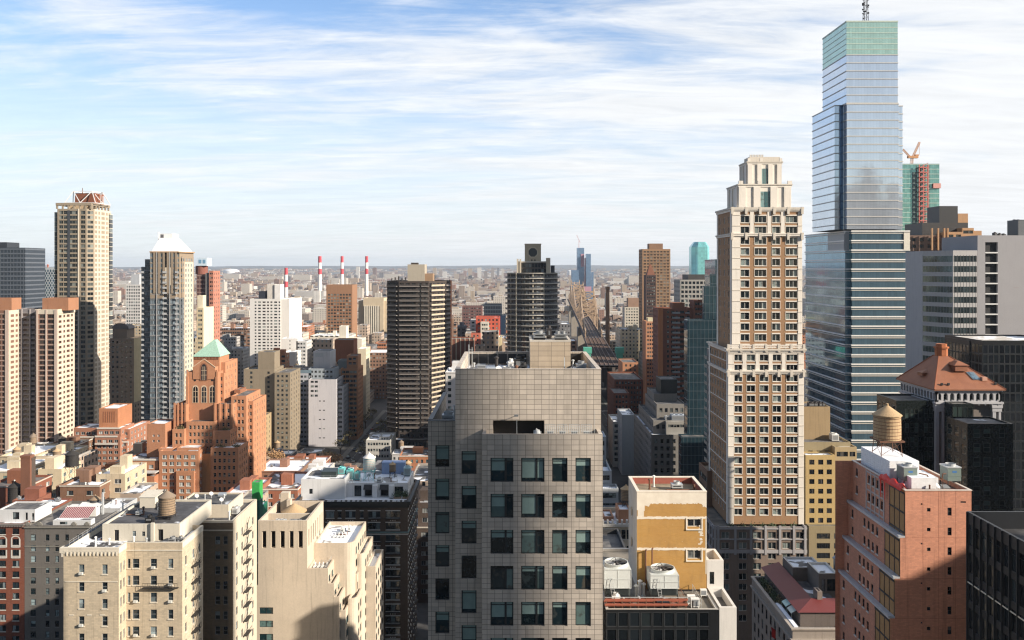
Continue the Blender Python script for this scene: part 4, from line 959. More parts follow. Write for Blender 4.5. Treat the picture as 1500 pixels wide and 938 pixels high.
 for i,(px,yy,z,lab)in enumerate(((468,200.5,zs[0],'white lounge chairs on the front terrace of the sand tower'),(497,211,Z(793,206),'white railing stacks on the snowy terrace of the sand tower'))):
  m=MB();x=X(px,yy);z=z-.95
  for k in range(4):m.box(x-1.6+.9*k,x-1.0+.9*k,yy,yy+1.5,z+.28,z+.36);m.bar((x-1.3+.9*k,yy+1.4,z+.36),(x-1.3+.9*k,yy+1.9,z+.9),.2);m.box(x-1.55+.9*k,x-1.5+.9*k,yy,yy+.06,z,z+.278);m.box(x-1.1+.9*k,x-1.05+.9*k,yy+1.4,yy+1.46,z,z+.278)
  tag(m.build('lounge_chair',white,None,(x,yy,z)),lab,'chairs')
slot_tower()
# ---- cream apartment house on the left with the wooden tank
cream=masonry((.52,.44,.33),.1,.3,.85,.3);cream_light=masonry((.62,.57,.48),.08)
CR=Bld('apartment_house','cream brick apartment house with a notched front and wooden tank on top',cream,'apartment house',None,(-70,165,0),frame_grey,glass((.012,.02,.025),(.34,.42,.44),.38),sub=True,short='the cream apartment house')
def cream_house():
 b=CR;Y=153.0;zt=Z(803,Y);fh=25.3*Y/F
 def rows(z):return[z-2.95-fh*k for k in range(18)if z-2.95-fh*k>4]
 sill=cream_light
 a0,a1=X(93,Y),X(174,Y);Yc=156.0;c1=X(267,Yc)
 fa=spec(cols=[(X(119.5,Y)-a0,1.0),(X(153.5,Y)-a0,1.0)],rows=rows(zt),wh=1.75,sill=sill)
 b.facade((a0,Y),(1,0),a1-a0,0,zt,fa)
 b.facade((a1,Y),(0,1),Yc-Y,0,zt,spec(cols=[(.9,.6),(2.1,.6)],rows=rows(zt),wh=1.7))
 fc=spec(cols=[(X(189,Yc)-a1,.5),(X(199,Yc)-a1,1.25),(X(225,Yc)-a1,1.2),(X(250,Yc)-a1,.95)],rows=rows(zt),wh=1.75,sill=sill)
 b.facade((a1,Yc),(1,0),c1-a1,0,zt,fc)
 b.facade((c1,Yc),(0,1),10.5,0,zt,spec(cols=[(1.8,.8),(5.5,1.0),(8.6,.8)],rows=rows(zt),wh=1.7,sill=sill))
 b.facade((c1,Yc+10.5),(-1,0),7,0,zt);yb=181.5;xm=c1-7
 b.facade((xm,Yc+10.5),(0,1),yb-Yc-10.5,0,zt);b.facade((xm,yb),(-1,0),xm-a0,0,zt);b.facade((a0,yb),(0,-1),yb-Y,0,zt)
 pts=[(a0,Y),(a1,Y),(a1,Yc),(c1,Yc),(c1,Yc+10.5),(xm,Yc+10.5),(xm,yb),(a0,yb)]
 zr=zt-1.0
 b.mb('roof',roofing((.045,.045,.05),.42,(.10,.10,.105))).poly([(x,y,zr)for x,y in pts]);b.foot.append((a0,c1,Y,yb))
 OCC_V.extend([(x,y,zr)for x,y in((a0,Y),(xm,Y),(xm,yb),(a0,yb))]);n=len(OCC_V);OCC_F.append((n-4,n-3,n-2,n-1))
 p=b.mb('parapet',cream_light);t_=.4
 p.box(a0-.05,a1+.05,Y-.05,Y+t_,zr,zt+.06);p.box(a0-.05,a0+t_,Y+t_,yb,zr,zt+.06);p.box(a1-t_,a1+.05,Y+t_,Yc,zr,zt+.05);p.box(a1-t_,c1+.05,Yc+.005,Yc+t_,zr,zt+.04)
 p.box(c1-t_,c1+.05,Yc+t_,Yc+10.5,zr,zt+.04);p.box(xm-t_,xm+.05,Yc+10.5,yb,zr,zt+.04);p.box(a0+t_,xm-t_,yb-t_,yb,zr,zt+.04)
 dk=b.mb('coping',paint((.05,.05,.055),.6));dk.box(a0-.12,a0+.5,Y+.5,yb,zt+.065,zt+.13)
 c=b.mb('cornice',cream_light)
 c.box(a0-.7,a0-.06,Y-.05,Y+1.2,zt-.9,zt+.02);c.box(a0-.4,a0-.06,Y-.02,Y+1,zt-1.6,zt-.92)
 for k in range(14):u=a0+.5+k*(a1-a0-1)/13;c.box(u,u+.22,Y-.14,Y-.003,zt-1.35,zt-.7)
 c.box(a0,a1,Y-.09,Y-.003,zt-.68,zt-.5);c.box(a1,c1,Yc-.10,Yc-.003,zt-1.5,zt-1.3);c.box(a0+.2,a1-.2,Y-.07,Y-.003,zt-6.1,zt-5.95)
 for k in(.10,.42,.66):c.box(a0+(a1-a0)*k,a0+(a1-a0)*k+.9,Y-.05,Y-.003,zt-12.1,zt-11.9)
 ph=masonry((.58,.54,.46),.08);x0,x1,y0,y1,z1=X(150,160),X(263,160),160.0,177.0,Z(768,160)
 b.block(x0,x1,y0,y1,zr,z1,dict(spec(n=0),cols=[],rects=[(2.2,3.1,zr+.05,zr+2.1,'void',.2),(5.6,6.3,zr+.9,zr+1.9,'sash',.15),(7.4,8.0,zr+.9,zr+1.8,'sash',.15),(10.4,11.4,zr+.05,zr+2.2,'void',.25)]),None,ph,roofing((.05,.05,.055),.25,(.10,.10,.11)),.35,'penthouse')
 b.mb('chimney',ph).box(x0+9.2,x0+9.8,y0-.4,y0-.01,zr,z1+.3)
 f=b.mb('fire_escape',black_metal)
 for k in range(1,12):
  zz=zt-3-fh*k+.2;yy=Yc+4.2
  f.box(c1+.01,c1+.95,yy,yy+2.8,zz-.08,zz)
  for q in(yy,yy+1.4,yy+2.75):f.box(c1+.9,c1+.95,q,q+.04,zz+.001,zz+.9)
  f.box(c1+.9,c1+.95,yy,yy+2.8,zz+.9,zz+.95);f.bar((c1+.5,yy+.2,zz),(c1+.5,yy+2.6,zz+fh-.1),.08)
 f.box(a1+3.2,a1+9.6,Yc-.75,Yc-.01,zt-2.95-fh*1-2.15,zt-2.95-fh-2.08)
 for k in range(14):u=a1+3.2+k*6.35/13;f.box(u,u+.04,Yc-.75,Yc-.71,zt-2.95-fh-2.079,zt-2.95-fh-1.2)
 f.box(a1+3.2,a1+9.6,Yc-.76,Yc-.71,zt-2.95-fh-1.199,zt-2.95-fh-1.14)
 tx=X(244.5,165);water_tank(tx,165,z1-.35,1.55,3.3,'weathered brown wooden water tank on the cream house penthouse',.9)
 hvac(x0+7.3,x0+8.6,161.6,163,z1-.35,.7,'low dark vent box left of the brown wooden tank',black_metal);hvac(x0+3.6,x0+4.4,166,167,z1-.35,.6,'small grey vent on the cream house penthouse roof',galv)
 m=MB();ex,ey=X(217,172),172;m.box(ex-1.7,ex+1.4,ey,ey+4,z1-.35,z1+1.8);m.poly([(ex-1.9,ey-.15,z1+1.8),(ex+1.6,ey-.15,z1+1.8),(ex+1.6,ey+4.1,z1+2.3),(ex-1.9,ey+4.1,z1+2.3)]);tag(m.build('stair_hut',ph,None,(ex,ey,z1)),'cream stair hut behind the brown wooden water tank','stair hut')
 for k,(px,yy)in enumerate(((160,158),(196,158.2),(140,157),(180,178.5))):vent_pipe(X(px,yy),yy,zr,1.0+.3*k,'white roof vent on the cream apartment house',.16,white,group='vents on the cream house roof')
 for k,(px,r)in enumerate(((119.5,0),(153.5,1),(119.5,3),(225,0),(250,1),(250,2),(225,4),(199,2),(153.5,4),(199,4))):
  yy=Y if px<174 else Yc;x=X(px,yy);z=rows(zt)[r]-1.75
  m=MB();m.box(x-.33,x+.33,yy-.45,yy-.02,z+.02,z+.42)
  for q in range(4):m.box(x-.28,x+.28,yy-.46,yy-.451,z+.07+q*.085,z+.11+q*.085)
  tag(m.build('air_conditioner',paint((.6,.6,.57),.5),None,(x,yy,z)),'window air conditioner on the cream apartment house front','air conditioner','air conditioners on the cream house')
cream_house()
# ---- shaded house next to it
SH=Bld('apartment_house','brown brick apartment house in shade behind the cream one, with fire escapes',masonry((.20,.16,.115),.12,.3),'apartment house',None,(-63,184,0),frame_grey,glass((.012,.02,.026),(.34,.42,.46),.4),short='the shaded brown house')
def shaded_house():
 b=SH;Y=176.0;x0,x1,zt,d=X(262,Y)-3,X(341,Y),Z(763,Y),16.5;fh=22*Y/F
 rw=[zt-3.2-fh*k for k in range(18)if zt-3.2-fh*k>3]
 b.block(x0,x1,Y,Y+d,0,zt,spec(cols=[(3.4+3.55,1.05),(3.4+7.6,1.05),(3.6,1.0),(x1-x0-1.5,.9)],rows=rw,wh=1.7),spec(cols=[(2.5,1.0),(6,1.0),(9.5,.9),(13.5,1.0)],rows=rw,wh=1.6),roof=roofing((.05,.05,.055),.3,(.13,.13,.13)),par=.7,cap=cream_light)
 cw=masonry((.52,.46,.37),.1)
 c=b.mb('sunlit_tone_side',cw)
 b.facade((x1+.03,Y+.02),(0,1),d-.04,0,zt-.05,spec(cols=[(2.5,1.0),(6,1.0),(9.5,.9),(13.5,1.0)],rows=rw,wh=1.6,depth=.2),cw,'sunlit_tone_side')  # pale copy of the brown wall on this side, sunlight in its colour
 c2=b.mb('cornice',cream_light);c2.box(x0,x1+.1,Y-.12,Y-.003,zt-2.1,zt-1.85);c2.box(x0,x1+.14,Y-.16,Y-.004,zt-.4,zt+.05)
 f=b.mb('fire_escape',black_metal)
 for k in range(12):
  zz=rw[k]-1.7 if k<len(rw)else 0;yy=Y+6.4
  f.box(x1+.05,x1+1.0,yy,yy+3.4,zz-.08,zz);f.box(x1+.95,x1+1.0,yy,yy+3.4,zz+.85,zz+.9);f.bar((x1+.55,yy+.3,zz),(x1+.55,yy+3,zz+fh-.1),.09)
  for q in range(5):f.box(x1+.95,x1+.99,yy+q*.84,yy+q*.84+.04,zz+.001,zz+.849)
 ph=masonry((.55,.49,.40),.1)
 b.block(x0+.6,x1-2.4,Y+4.5,Y+d-2,zt-.7,zt+2.0,dict(spec(n=0),cols=[],rects=[(1.5,2.4,zt-.6,zt+1.3,'sash',.15),(5.2,5.9,zt+.2,zt+1.3,'sash',.15)]),None,ph,roofing((.05,.05,.05),.2,(.12,.12,.12)),.3,'penthouse')
 hvac(x1-2.2,x1-1,Y+6,Y+8,zt-.7,1.1,'grey air unit on the shaded brown house roof',galv)
 vent_pipe(x1-1.4,Y+2,zt-.7,1.9,'tall white vent at the front roof corner of the shaded brown house',.17,white);vent_pipe(x0+4.2,Y+2,zt-.7,1.2,'short grey vent on the shaded brown house roof',.15)
shaded_house()
# ---- dark brick house with a green-black cornice and white penthouse
DB=Bld('apartment_house','dark brown brick house with a black cornice, white lintels and white penthouse',masonry((.10,.075,.058),.14,.3),'apartment house',None,(-43,246,0),frame_dark,glass((.010,.016,.02),(.26,.34,.36),.25),short='the dark corniced house')
def dark_house():
 b=DB;Y=235.0;x0,x1,zt,d=X(436,Y),X(597,Y),Z(733,Y),23.0;fh=17.1*Y/F;lint=masonry((.52,.51,.48),.08)
 rw=[zt-3.0-fh*k for k in range(14)if zt-3.0-fh*k>3]
 cs=[(X(p,Y)-x0,w,st)for p,w,st in((443,2.2,'double'),(459,1.1,'sash'),(483.5,2.3,'double'),(497.5,.95,'sash'),(513.5,2.7,'triple'),(530,.95,'sash'),(548,3.3,'triple'),(575.5,3.9,'triple'))]
 b.block(x0,x1,Y,Y+d,0,zt,spec(cols=cs,rows=rw,wh=1.9,lintel=lint,sill=lint),spec(cols=[(1.6+2.6*k,1.2)for k in range(8)],rows=rw,wh=1.8,lintel=lint,sill=lint),roof=roof_snow,par=.8)
 c=b.mb('cornice',paint((.012,.016,.018),.5));c.ring(x0-.9,x1+.9,Y-.9,Y+d+.3,zt-1.1,zt-.1,.95);c.ring(x0-.5,x1+.5,Y-.5,Y+d+.2,zt-1.9,zt-1.11,.52)
 sn=b.mb('snow',paint((.8,.83,.87),.8));rr=random.Random(8)
 for k in range(22):u=x0+(x1-x0)*k/22;sn.box(u,u+rr.uniform(.4,1.2),Y-.85,Y-.2,zt-.098,zt-.03)
 tl=b.mb('belt_course',paint((.12,.19,.19),.6));zb=rw[1]-1.9-.5;tl.ring(x0-.35,x1+.35,Y-.35,Y+d,zb-.32,zb,.37);zb2=rw[1]-2.6
 l2=b.mb('belt_course',lint);l2.ring(x0-.14,x1+.14,Y-.14,Y+d,zb-.9,zb-.55,.15)
 for r in range(len(rw)):
  if r%2==0:
   for cc in cs[2:]:
    if cc[1]>2:
     for q in(-.6,0,.6):l2.box(x0+cc[0]+q-.12,x0+cc[0]+q+.12,Y-.05,Y-.003,rw[r]-2.75,rw[r]-2.45)
 f=b.mb('balcony',black_metal)
 for r in range(0,len(rw)):
  for p in(575.5,548):
   if(r+int(p))%3==0:continue
   u=X(p,Y);zz=rw[r]-1.9;w_=2.1;f.box(u-w_,u+w_,Y-.8,Y-.12,zz-.12,zz-.04);f.box(u-w_,u+w_,Y-.8,Y-.75,zz+.75,zz+.8)
   for q in range(12):f.box(u-w_+q*.37,u-w_+q*.37+.04,Y-.79,Y-.75,zz-.04,zz+.75)
 for r in range(len(rw)):
  for yy in(3.2,8.6,14.5):zz=rw[r]-1.9;f.box(x1+.13,x1+1.0,Y+yy,Y+yy+2.6,zz-.1,zz-.03);f.box(x1+.95,x1+1.0,Y+yy,Y+yy+2.6,zz+.7,zz+.76)
 wh=masonry((.66,.66,.66),.05);zr=zt-.8;Yp=239.0;px0,px1,pz=X(441,Yp),X(505,Yp),Z(702,Yp)
 b.block(px0,px1,Yp,Yp+14,zr,pz,dict(spec(n=0),cols=[],rects=[(X(453,Yp)-px0,X(458,Yp)-px0,zr+1.5,zr+2.9,'sash',.15)]),None,wh,roof_snow,.5,'penthouse')
 b.mb('penthouse_lid',paint((.02,.03,.03),.5)).box(X(466,Yp),X(488,Yp),Yp+4,Yp+9,pz-.5,pz+1.1)
 q0,q1=px1+.01,X(597,Yp+2);z2=Z(707,Yp+3)
 b.block(q0,q1,Yp+2.5,Yp+17,zr,z2,dict(spec(n=0),cols=[],rects=[(2.2,4.2,zr+.1,zr+3.2,'triple',.4),(5.1,7.2,zr+.05,zr+3.4,'void',1.2),(9.6,11.9,zr+.05,zr+3.4,'void',1.2),(13.2,16,zr+.4,zr+2.9,'triple',.4)]),spec(n=0,cols=[(3,1.2),(7,1.2)],rows=[zr+3],wh=1.8),wh,roofing((.3,.28,.26),.7,(.4,.38,.36)),.5,'penthouse')
 aw=b.mb('awning',paint((.02,.02,.022),.7))
 for u in(5.0,9.5):aw.poly([(q0+u,Yp+2.4,zr+3.5),(q0+u+2.3,Yp+2.4,zr+3.5),(q0+u+2.3,Yp+.9,zr+2.4),(q0+u,Yp+.9,zr+2.4)])
 for u in(7.5,12.2):b.mb('pier',wh).box(q0+u,q0+u+1.4,Yp+1.3,Yp+2.49,zr,zr+3.5)
 for k,(px,s_,lab)in enumerate(((497,1.0,'dark clipped shrub left on the white penthouse terrace'),(582,1.3,'wide dark shrub right on the white penthouse terrace'),(593,1.0,'small dark shrub at the right end of the white penthouse terrace'))):
  rr=random.Random(k);x=X(px,Yp);m=MB();m.box(x-.8*s_,x+.8*s_,Yp+.3,Yp+1.1,zr,zr+.5);t=empty('shrub',(x,Yp+.7,zr),lab,'shrub');m.build('planter',wood,t,(x,Yp+.7,zr));m=MB()
  for _ in range(260):p=Vector((x+rr.gauss(0,.45)*s_,Yp+.7+rr.gauss(0,.25),zr+.6+abs(rr.gauss(0,.7))));e=Vector((rr.uniform(-1,1),rr.uniform(-1,1),rr.uniform(-1,1))).normalized()*.16;f_=e.orthogonal()*.6;m.poly([p-e,p+f_,p+e,p-f_])
  m.build('leaves',leaf_green,t,(x,Yp+.7,zr))
 teal=paint((.16,.50,.50),.5);tx,ty=X(541,247),247.0;zr2=z2-.5
 water_tank(tx,ty,zr2,1.75,3.4,'large pale water tank on a turquoise steel frame',3.1,wood_material((.62,.57,.54)),paint((.72,.68,.64),.7),teal)
 water_tank(X(575,250),250,zr2,.95,1.9,'small brown water tank with a golden cone beside the turquoise frame',1.9,wood,wood_gold)
 for k,(px,w_,h_,lab)in enumerate(((512.5,2.0,2.6,'turquoise tall box unit left of the pale water tank'),(523,1.4,2.0,'narrower turquoise unit touching the tank frame'),(500,1.8,1.5,'lowest turquoise unit at the roof edge of the white penthouse'))):hvac(X(px,246)-w_/2,X(px,246)+w_/2,246,247.8,zr2 if k<2 else pz-.5,h_,lab,teal)
 hvac(X(592,252),X(602,252),251,253,zr2,2.2,'pale blue box unit at the right rear of the white penthouse',paint((.45,.6,.62),.5));hvac(X(553,245),X(560,245),243.5,245,zr2,.8,'low white unit in front of the small golden tank',white)
 m=MB();bx=X(575,254);m.box(bx-3.2,bx+3.6,254,257,zr2,zr2+3.4);tag(m.build('screen_wall',paint((.24,.32,.5),.6),None,(bx,255,zr2)),'blue grey plant screen behind the golden tank','plant screen')
 for k in range(7):vent_pipe(X(516+11*k,243.5),243.5+(k%3),zr2,.8+.25*(k%3),'white roof vent on the dark house penthouse',.16,white,group='vents on the white penthouse')
dark_house()
# ---- bottom-left pair
def left_pair():
 Y=247.0
 b=Bld('apartment_house','red brick house with white arched upper windows at the bottom left edge',masonry((.20,.075,.05),.12,.3),'apartment house',None,(-146,258,0),frame_dark,glass((.010,.016,.02),(.3,.36,.38),.3),short='the arched red house')
 x0,x1,zt=X(-12,Y),X(35.6,Y),Z(767,Y);fh=15.8*Y/F;wm=masonry((.55,.54,.5),.06);rw=[zt-1.4-fh*k for k in range(12)if zt-1.4-fh*k>3]
 cs=[(X(3.5,Y)-x0,2.0,'double'),(X(23,Y)-x0,2.0,'double')]
 b.block(x0,x1,Y,Y+27,0,zt,spec(cols=cs,rows=rw,wh=1.8,sill=wm),None,roof=roof_snow,par=.5)
 c=b.mb('cornice',masonry((.2,.18,.17)));c.box(x0-.2,x1+.1,Y-.5,Y-.003,zt-.45,zt)
 for k in range(20):u=x0+(x1-x0)*k/20;c.box(u,u+.22,Y-.4,Y-.004,zt-.9,zt-.46)
 a=b.mb('arch',wm)
 for cx in(X(3.5,Y),X(23,Y)):
  for r in(1,2):
   zb=rw[r]-1.9
   if r==1:
    pts=[(cx+1.35*math.cos(t_),rw[r]+.0+1.0*math.sin(t_))for t_ in[k*math.pi/10 for k in range(11)]];inn=[(cx+1.0*math.cos(t_),rw[r]+.0+.7*math.sin(t_))for t_ in[k*math.pi/10 for k in range(11)]]
    for k in range(10):a.poly([(pts[k][0],Y-.08,pts[k][1]),(inn[k][0],Y-.08,inn[k][1]),(inn[k+1][0],Y-.08,inn[k+1][1]),(pts[k+1][0],Y-.08,pts[k+1][1])][::-1])
   a.box(cx-1.35,cx-1.0,Y-.08,Y-.003,zb-.5,rw[r]);a.box(cx+1.0,cx+1.35,Y-.08,Y-.003,zb-.5,rw[r]);a.box(cx-1.0,cx+1.0,Y-.075,Y-.003,zb-.55,zb-.2)
 wst=masonry((.55,.56,.57),.06);zr=zt-.5
 b.block(x0,X(43,Y),Y+3,Y+12,zr,Z(747,Y+3),dict(spec(n=0),cols=[],rects=[(4.2,6.2,zr+.8,zr+2.9,'double',.2),(8,8.7,zr+.6,zr+2.8,'sash',.2),(9.9,10.6,zr+.6,zr+2.6,'sash',.2)]),None,wst,roof_mid,.4,'penthouse')
 b2=Bld('apartment_house','grey stone house with scrolled parapet in shade at the lower left',masonry((.145,.135,.125),.12),'apartment house',None,(-131,258,0),frame_dark,glass((.012,.02,.024),(.36,.46,.48),.5),short='the grey scrolled house')
 x0,x1,zt=X(36,Y),X(137,Y),Z(770,Y);rw=[zt-2.6-fh*k for k in range(12)if zt-2.6-fh*k>3]
 cs=[(X(p,Y)-x0,w)for p,w in((48.5,1.5),(69.5,1.1),(83.5,1.1),(98,1.1),(116,1.4),(130,1.0))]
 b2.block(x0,x1,Y+.01,Y+26,0,zt,spec(cols=cs,rows=rw,wh=1.85,style='sash',sill=masonry((.2,.19,.18))),None,roof=roof_tar,par=.6)
 c=b2.mb('cornice',masonry((.20,.19,.17)));c.box(x0-.1,x1,Y-.35,Y+.005,zt-.7,zt-.35);c.box(x0,x1,Y-.12,Y+.006,zt-6.2,zt-5.9);c.box(x0,x1,Y-.10,Y+.006,zt-12.2,zt-12)
 for px in(40,57.5,108,127):cx=X(px,Y);c.box(cx-.8,cx+.8,Y-.1,Y+.25,zt,zt+.55);c.tube((cx,Y-.14,zt+.5),(cx,Y+.24,zt+.5),.55,n=14)
 w2=b2.mb('penthouse',wst);zr=zt-.6
 b2.block(X(72,Y),X(128,Y),Y+2,Y+4.5,zr,zr+1.5,dict(spec(n=0),cols=[],rects=[(2,4.2,zr+.3,zr+1.1,'triple',.12)]),None,wst,roof_mid,.15,'skylight_curb')
 t=empty('glasshouse',(X(100,255),255,zr),'small glasshouse with red and white ribs on the grey house roof','glasshouse');gx0,gx1,gy0,gy1=X(83,252),X(126,252),252.0,258.0;b_=(X(100,255),255,zr)
 m=MB();m.poly([(gx0,gy0,zr+.3),(gx1,gy0,zr+.3),(gx1,gy1,zr+2.9),(gx0,gy1,zr+2.9)]);m.build('glazing',paint((.24,.06,.065),.25),t,b_);m=MB()
 for k in range(17):u=gx0+(gx1-gx0)*k/16;m.bar((u,gy0,zr+.36),(u,gy1,zr+2.96),.075)
 m.build('rib',paint((.55,.5,.5),.5),t,b_);m=MB();m.box(gx0,gx1,gy1+.01,gy1+3,zr,zr+2.9);m.poly([(gx0+3,gy0+6.5,zr+2.91),(gx1+1,gy0+6.5,zr+2.91),(gx1+1,gy1+3.2,zr+3.5),(gx0+3,gy1+3.2,zr+3.5)]);m.build('shed',white,t,b_)
 water_tank(X(139.5,262),262,zr,1.6,3.6,'dark wooden water tank with a brown cone behind the grey house',.6,wood_material((.06,.065,.07)),wood)
 m=MB();x=X(150,260);m.box(x-.25,x+.25,260,260.6,zr,zr+6.4);m.lathe(x,260.3,[(.4,zr+6.4),(.4,zr+6.6),(0,zr+6.7)],8);tag(m.build('chimney',paint((.4,.42,.44),.5),None,(x,260,zr)),'slim grey chimney right of the dark wooden tank','chimney')
 b3=Bld('rowhouse','pale rendered rooftop house with bow windows beside the slim grey chimney',masonry((.42,.43,.44),.08),'house',None,(-120,266,0),frame_dark,g_pale,short='the bow windowed house')
 b3.block(X(144,262),X(176,262),262,274,0,Z(745,262),spec(n=3,ww=1.4,wh=1.4,top=1.5,style='triple'),spec(n=3,ww=1.2,wh=1.4),roof=roof_snow,par=.5)
left_pair()
def T(name,label,mat,px0,px1,py,Y,d,Fs,Ss,short,cat='building',roof=None,par=1.0,frame=None,gls=None,z0=0,cap=None):
 b=Bld(name,label,mat,cat,None,((X(px0,Y)+X(px1,Y))/2,Y+d/2,0),frame,gls,short=short)
 b.block(X(px0,Y),X(px1,Y),Y,Y+d,z0,Z(py,Y),Fs,Ss,roof=roof or roof_mid,par=par,cap=cap);b.Y=Y;return b
def add(b,px0,px1,py0,py1,Y,d,Fs=None,Ss=None,mat=None,roof=None,par=.6,part='wall',cap=None):
 """another mass of the same building; PY1 None: down to the ground"""
 b.block(X(px0,Y),X(px1,Y),Y,Y+d,0 if py1 is None else Z(py1,Y),Z(py0,Y),Fs,Ss,mat,roof or roof_mid,par,part,cap)
def fcols(Y,px0,*pairs,style=None):
 return[((X(a,Y)+X(c,Y))/2-X(px0,Y),(c-a)*Y/F)+((style,)if style else())for a,c in pairs]
 # ---- brown brick and stone tower, right of centre
def stone_brick_tower():
 bk=masonry((.33,.20,.115),.1);st=masonry((.74,.69,.62),.06);st2=masonry((.60,.55,.48),.08)
 Y=252.0
 b=Bld('apartment_tower','slim brown brick tower dressed in pale stone with a stepped crown',bk,'apartment tower',None,(75,262,0),paint((.66,.64,.6),.5),glass((.010,.015,.018),(.24,.29,.28),.28),short='the stone crowned tower')
 x0,x1,zt,zb=X(1072,Y),X(1174.5,Y),Z(306,Y),Z(515,Y);w=x1-x0
 cs=fcols(Y,1072,(1085,1097.5),(1105.5,1122.5),(1131,1142.5),(1151,1168));cs=[(c,ww,'double' if ww<3 else 'triple')for c,ww in cs]
 rw=[]
 for k in range(13):
  rw.append(Z(316.5+15.75*k,Y))
 side=spec(n=3,ww=1.2,wh=1.9,rows=rw,style='double',m=.9)
 b.block(x0,x1,Y,Y+18,zb,zt,spec(cols=cs,rows=rw,wh=2.0,depth=.3,style='double',sill=st),side,roof=roof_mid,par=.8,cap=st)
 def trim(x0,x1,Y,zb,zt,rw,cs,px0,wh,edges,yd):
  s1=b.mb('stone_dressing',st);s2=b.mb('stone_band',st2)
  for a,c in edges:s1.box(X(a,Y),X(c,Y),Y-.14,Y-.003,zb,zt-.01)
  for xx,sgn in((x0,-1),(x1,1)):
   xa,xb=sorted((xx+sgn*.14,xx+sgn*.003));s1.box(xa,xb,Y+.05,Y+1.6,zb,zt-.01);s1.box(xa,xb,Y+yd-1.6,Y+yd-.05,zb,zt-.01)
  for z in rw:
   for a,c in edges:s2.box(X(a,Y)-.06,X(c,Y)+.06,Y-.24,Y-.142,z+.15,z+.36)
   for c_ in cs:
    u0=x0+c_[0]-c_[1]/2-.12;u1=x0+c_[0]+c_[1]/2+.12
    s1.box(u0,u1,Y-.10,Y-.003,z+.02,z+.36);s1.box(u0,u0+.11,Y-.10,Y-.003,z-wh,z+.018);s1.box(u1-.11,u1,Y-.10,Y-.003,z-wh,z+.018)
 trim(x0,x1,Y,zb,zt,rw,cs,1072,2,((1072,1084),(1168.8,1174.5)),18)
 s1=b.mb('stone_dressing',st);s2=b.mb('stone_band',st2)
 for px in(1101.3,1126.8,1146.6):s1.box(X(px-2.7,Y),X(px+2.7,Y),Y-.13,Y-.004,Z(342,Y),zt)
 def cornice(x0,x1,ya,yb,z,h=1.0,out=.5):
  s1.ring(x0-out*.5,x1+out*.5,ya-out*.5,yb+out*.5,z-h,z-h*.45,out*.5+.05);s2.ring(x0-out,x1+out,ya-out,yb+out,z-h*.449,z,out+.06)
 def balustrade(x0,x1,y0,z,n):
  for k in range(n):u=x0+(x1-x0)*k/(n-1);s2.box(u-.35,u+.35,y0-.62,y0-.02,z-1.2,z+.9)
  s1.box(x0,x1,y0-.52,y0-.1,z+.5,z+.75);s1.box(x0,x1,y0-.45,y0-.2,z-.1,z+.2)
  k=x0
  while k<x1:s1.box(k,k+.14,y0-.4,y0-.25,z+.2,z+.5);k+=.42
 cornice(x0,x1,Y,Y+18,zt+.4,1.2,.55);balustrade(x0,x1,Y,Z(308,Y),6);cornice(x0,x1,Y,Y+18,Z(342,Y),.9,.5);balustrade(x0,x1,Y,Z(345.5,Y),6)
 def tier(p0,p1,py0,py1,Y,d,slit):
  xa,xb,za,zb_=X(p0,Y),X(p1,Y),Z(py1,Y),Z(py0,Y);b.block(xa,xb,Y,Y+d,za,zb_,None,None,st,roof_mid,.5)
  m=b.mb('crown_pier',st)
  for q in(0,.28,.60,.86):u=xa+(xb-xa)*q;m.box(u,u+(xb-xa)*.13,Y-.35,Y-.003,za,zb_-.6)
  for q in(.04,.5,.8):m.box(xa-.35,xa-.003,Y+d*q,Y+d*(q+.14),za,zb_-.6)
  g=b.mb('crown_window',glass((.03,.07,.075),(.22,.34,.34),.6));u0,u1=X(slit[0],Y),X(slit[1],Y);n=3
  for k in range(n):g.poly([(u0+(u1-u0)*k/n,Y-.06,za+.3),(u0+(u1-u0)*(k+1)/n-.12,Y-.06,za+.3),(u0+(u1-u0)*(k+1)/n-.12,Y-.06,za+(zb_-za)*.72),(u0+(u1-u0)*k/n,Y-.06,za+(zb_-za)*.72)])
  cornice(xa,xb,Y,Y+d,zb_+.25,.9,.35)
  for q in(0,.36,.93):u=xa+(xb-xa)*q;m.box(u,u+(xb-xa)*.08,Y-.3,Y+.3,zb_+.252,zb_+1.2)
 tier(1082,1159,271,306,254.5,13,(1114,1131));tier(1095,1145,238,271,257,8.5,(1113,1128))
 tp=b.mb('crown_cap',st2);tp.box(X(1098,258),X(1143,258),258.2,264,Z(238,257)+.26,Z(230,258));
 for k in range(9):tp.box(X(1099+2.3*k,258),X(1100.2+2.3*k,258),258.3,258.7,Z(230,258)+.002,Z(226.5,258))
 Y2=250.0;x0,x1,zt,zb=X(1066.5,Y2),X(1177,Y2),Z(517,Y2),Z(768,Y2);rw=[Z(519.5+15.05*k,Y2)for k in range(16)]
 cs=fcols(Y2,1066.5,(1075.8,1087),(1094,1106),(1113,1125.5),(1132,1144),(1152,1168.5));cs=[(c,ww,'double' if ww<3 else 'triple')for c,ww in cs]
 b.block(x0,x1,Y2,Y2+24,zb,zt,spec(cols=cs,rows=rw,wh=1.9,depth=.3,style='double',sill=st),spec(cols=[(2+3.3*k,1.5)for k in range(7)],rows=rw,wh=1.9,style='double'),roof=roof_mid,par=.4,cap=st)
 trim(x0,x1,Y2,zb,zt,rw,cs,1066.5,2,((1066.5,1074.8),(1169.4,1177)),24)
 for px in(1090.5,1109.6,1128.7,1148):s1.box(X(px-2.6,Y2),X(px+2.6,Y2),Y2-.13,Y2-.004,Z(545,Y2),zt)
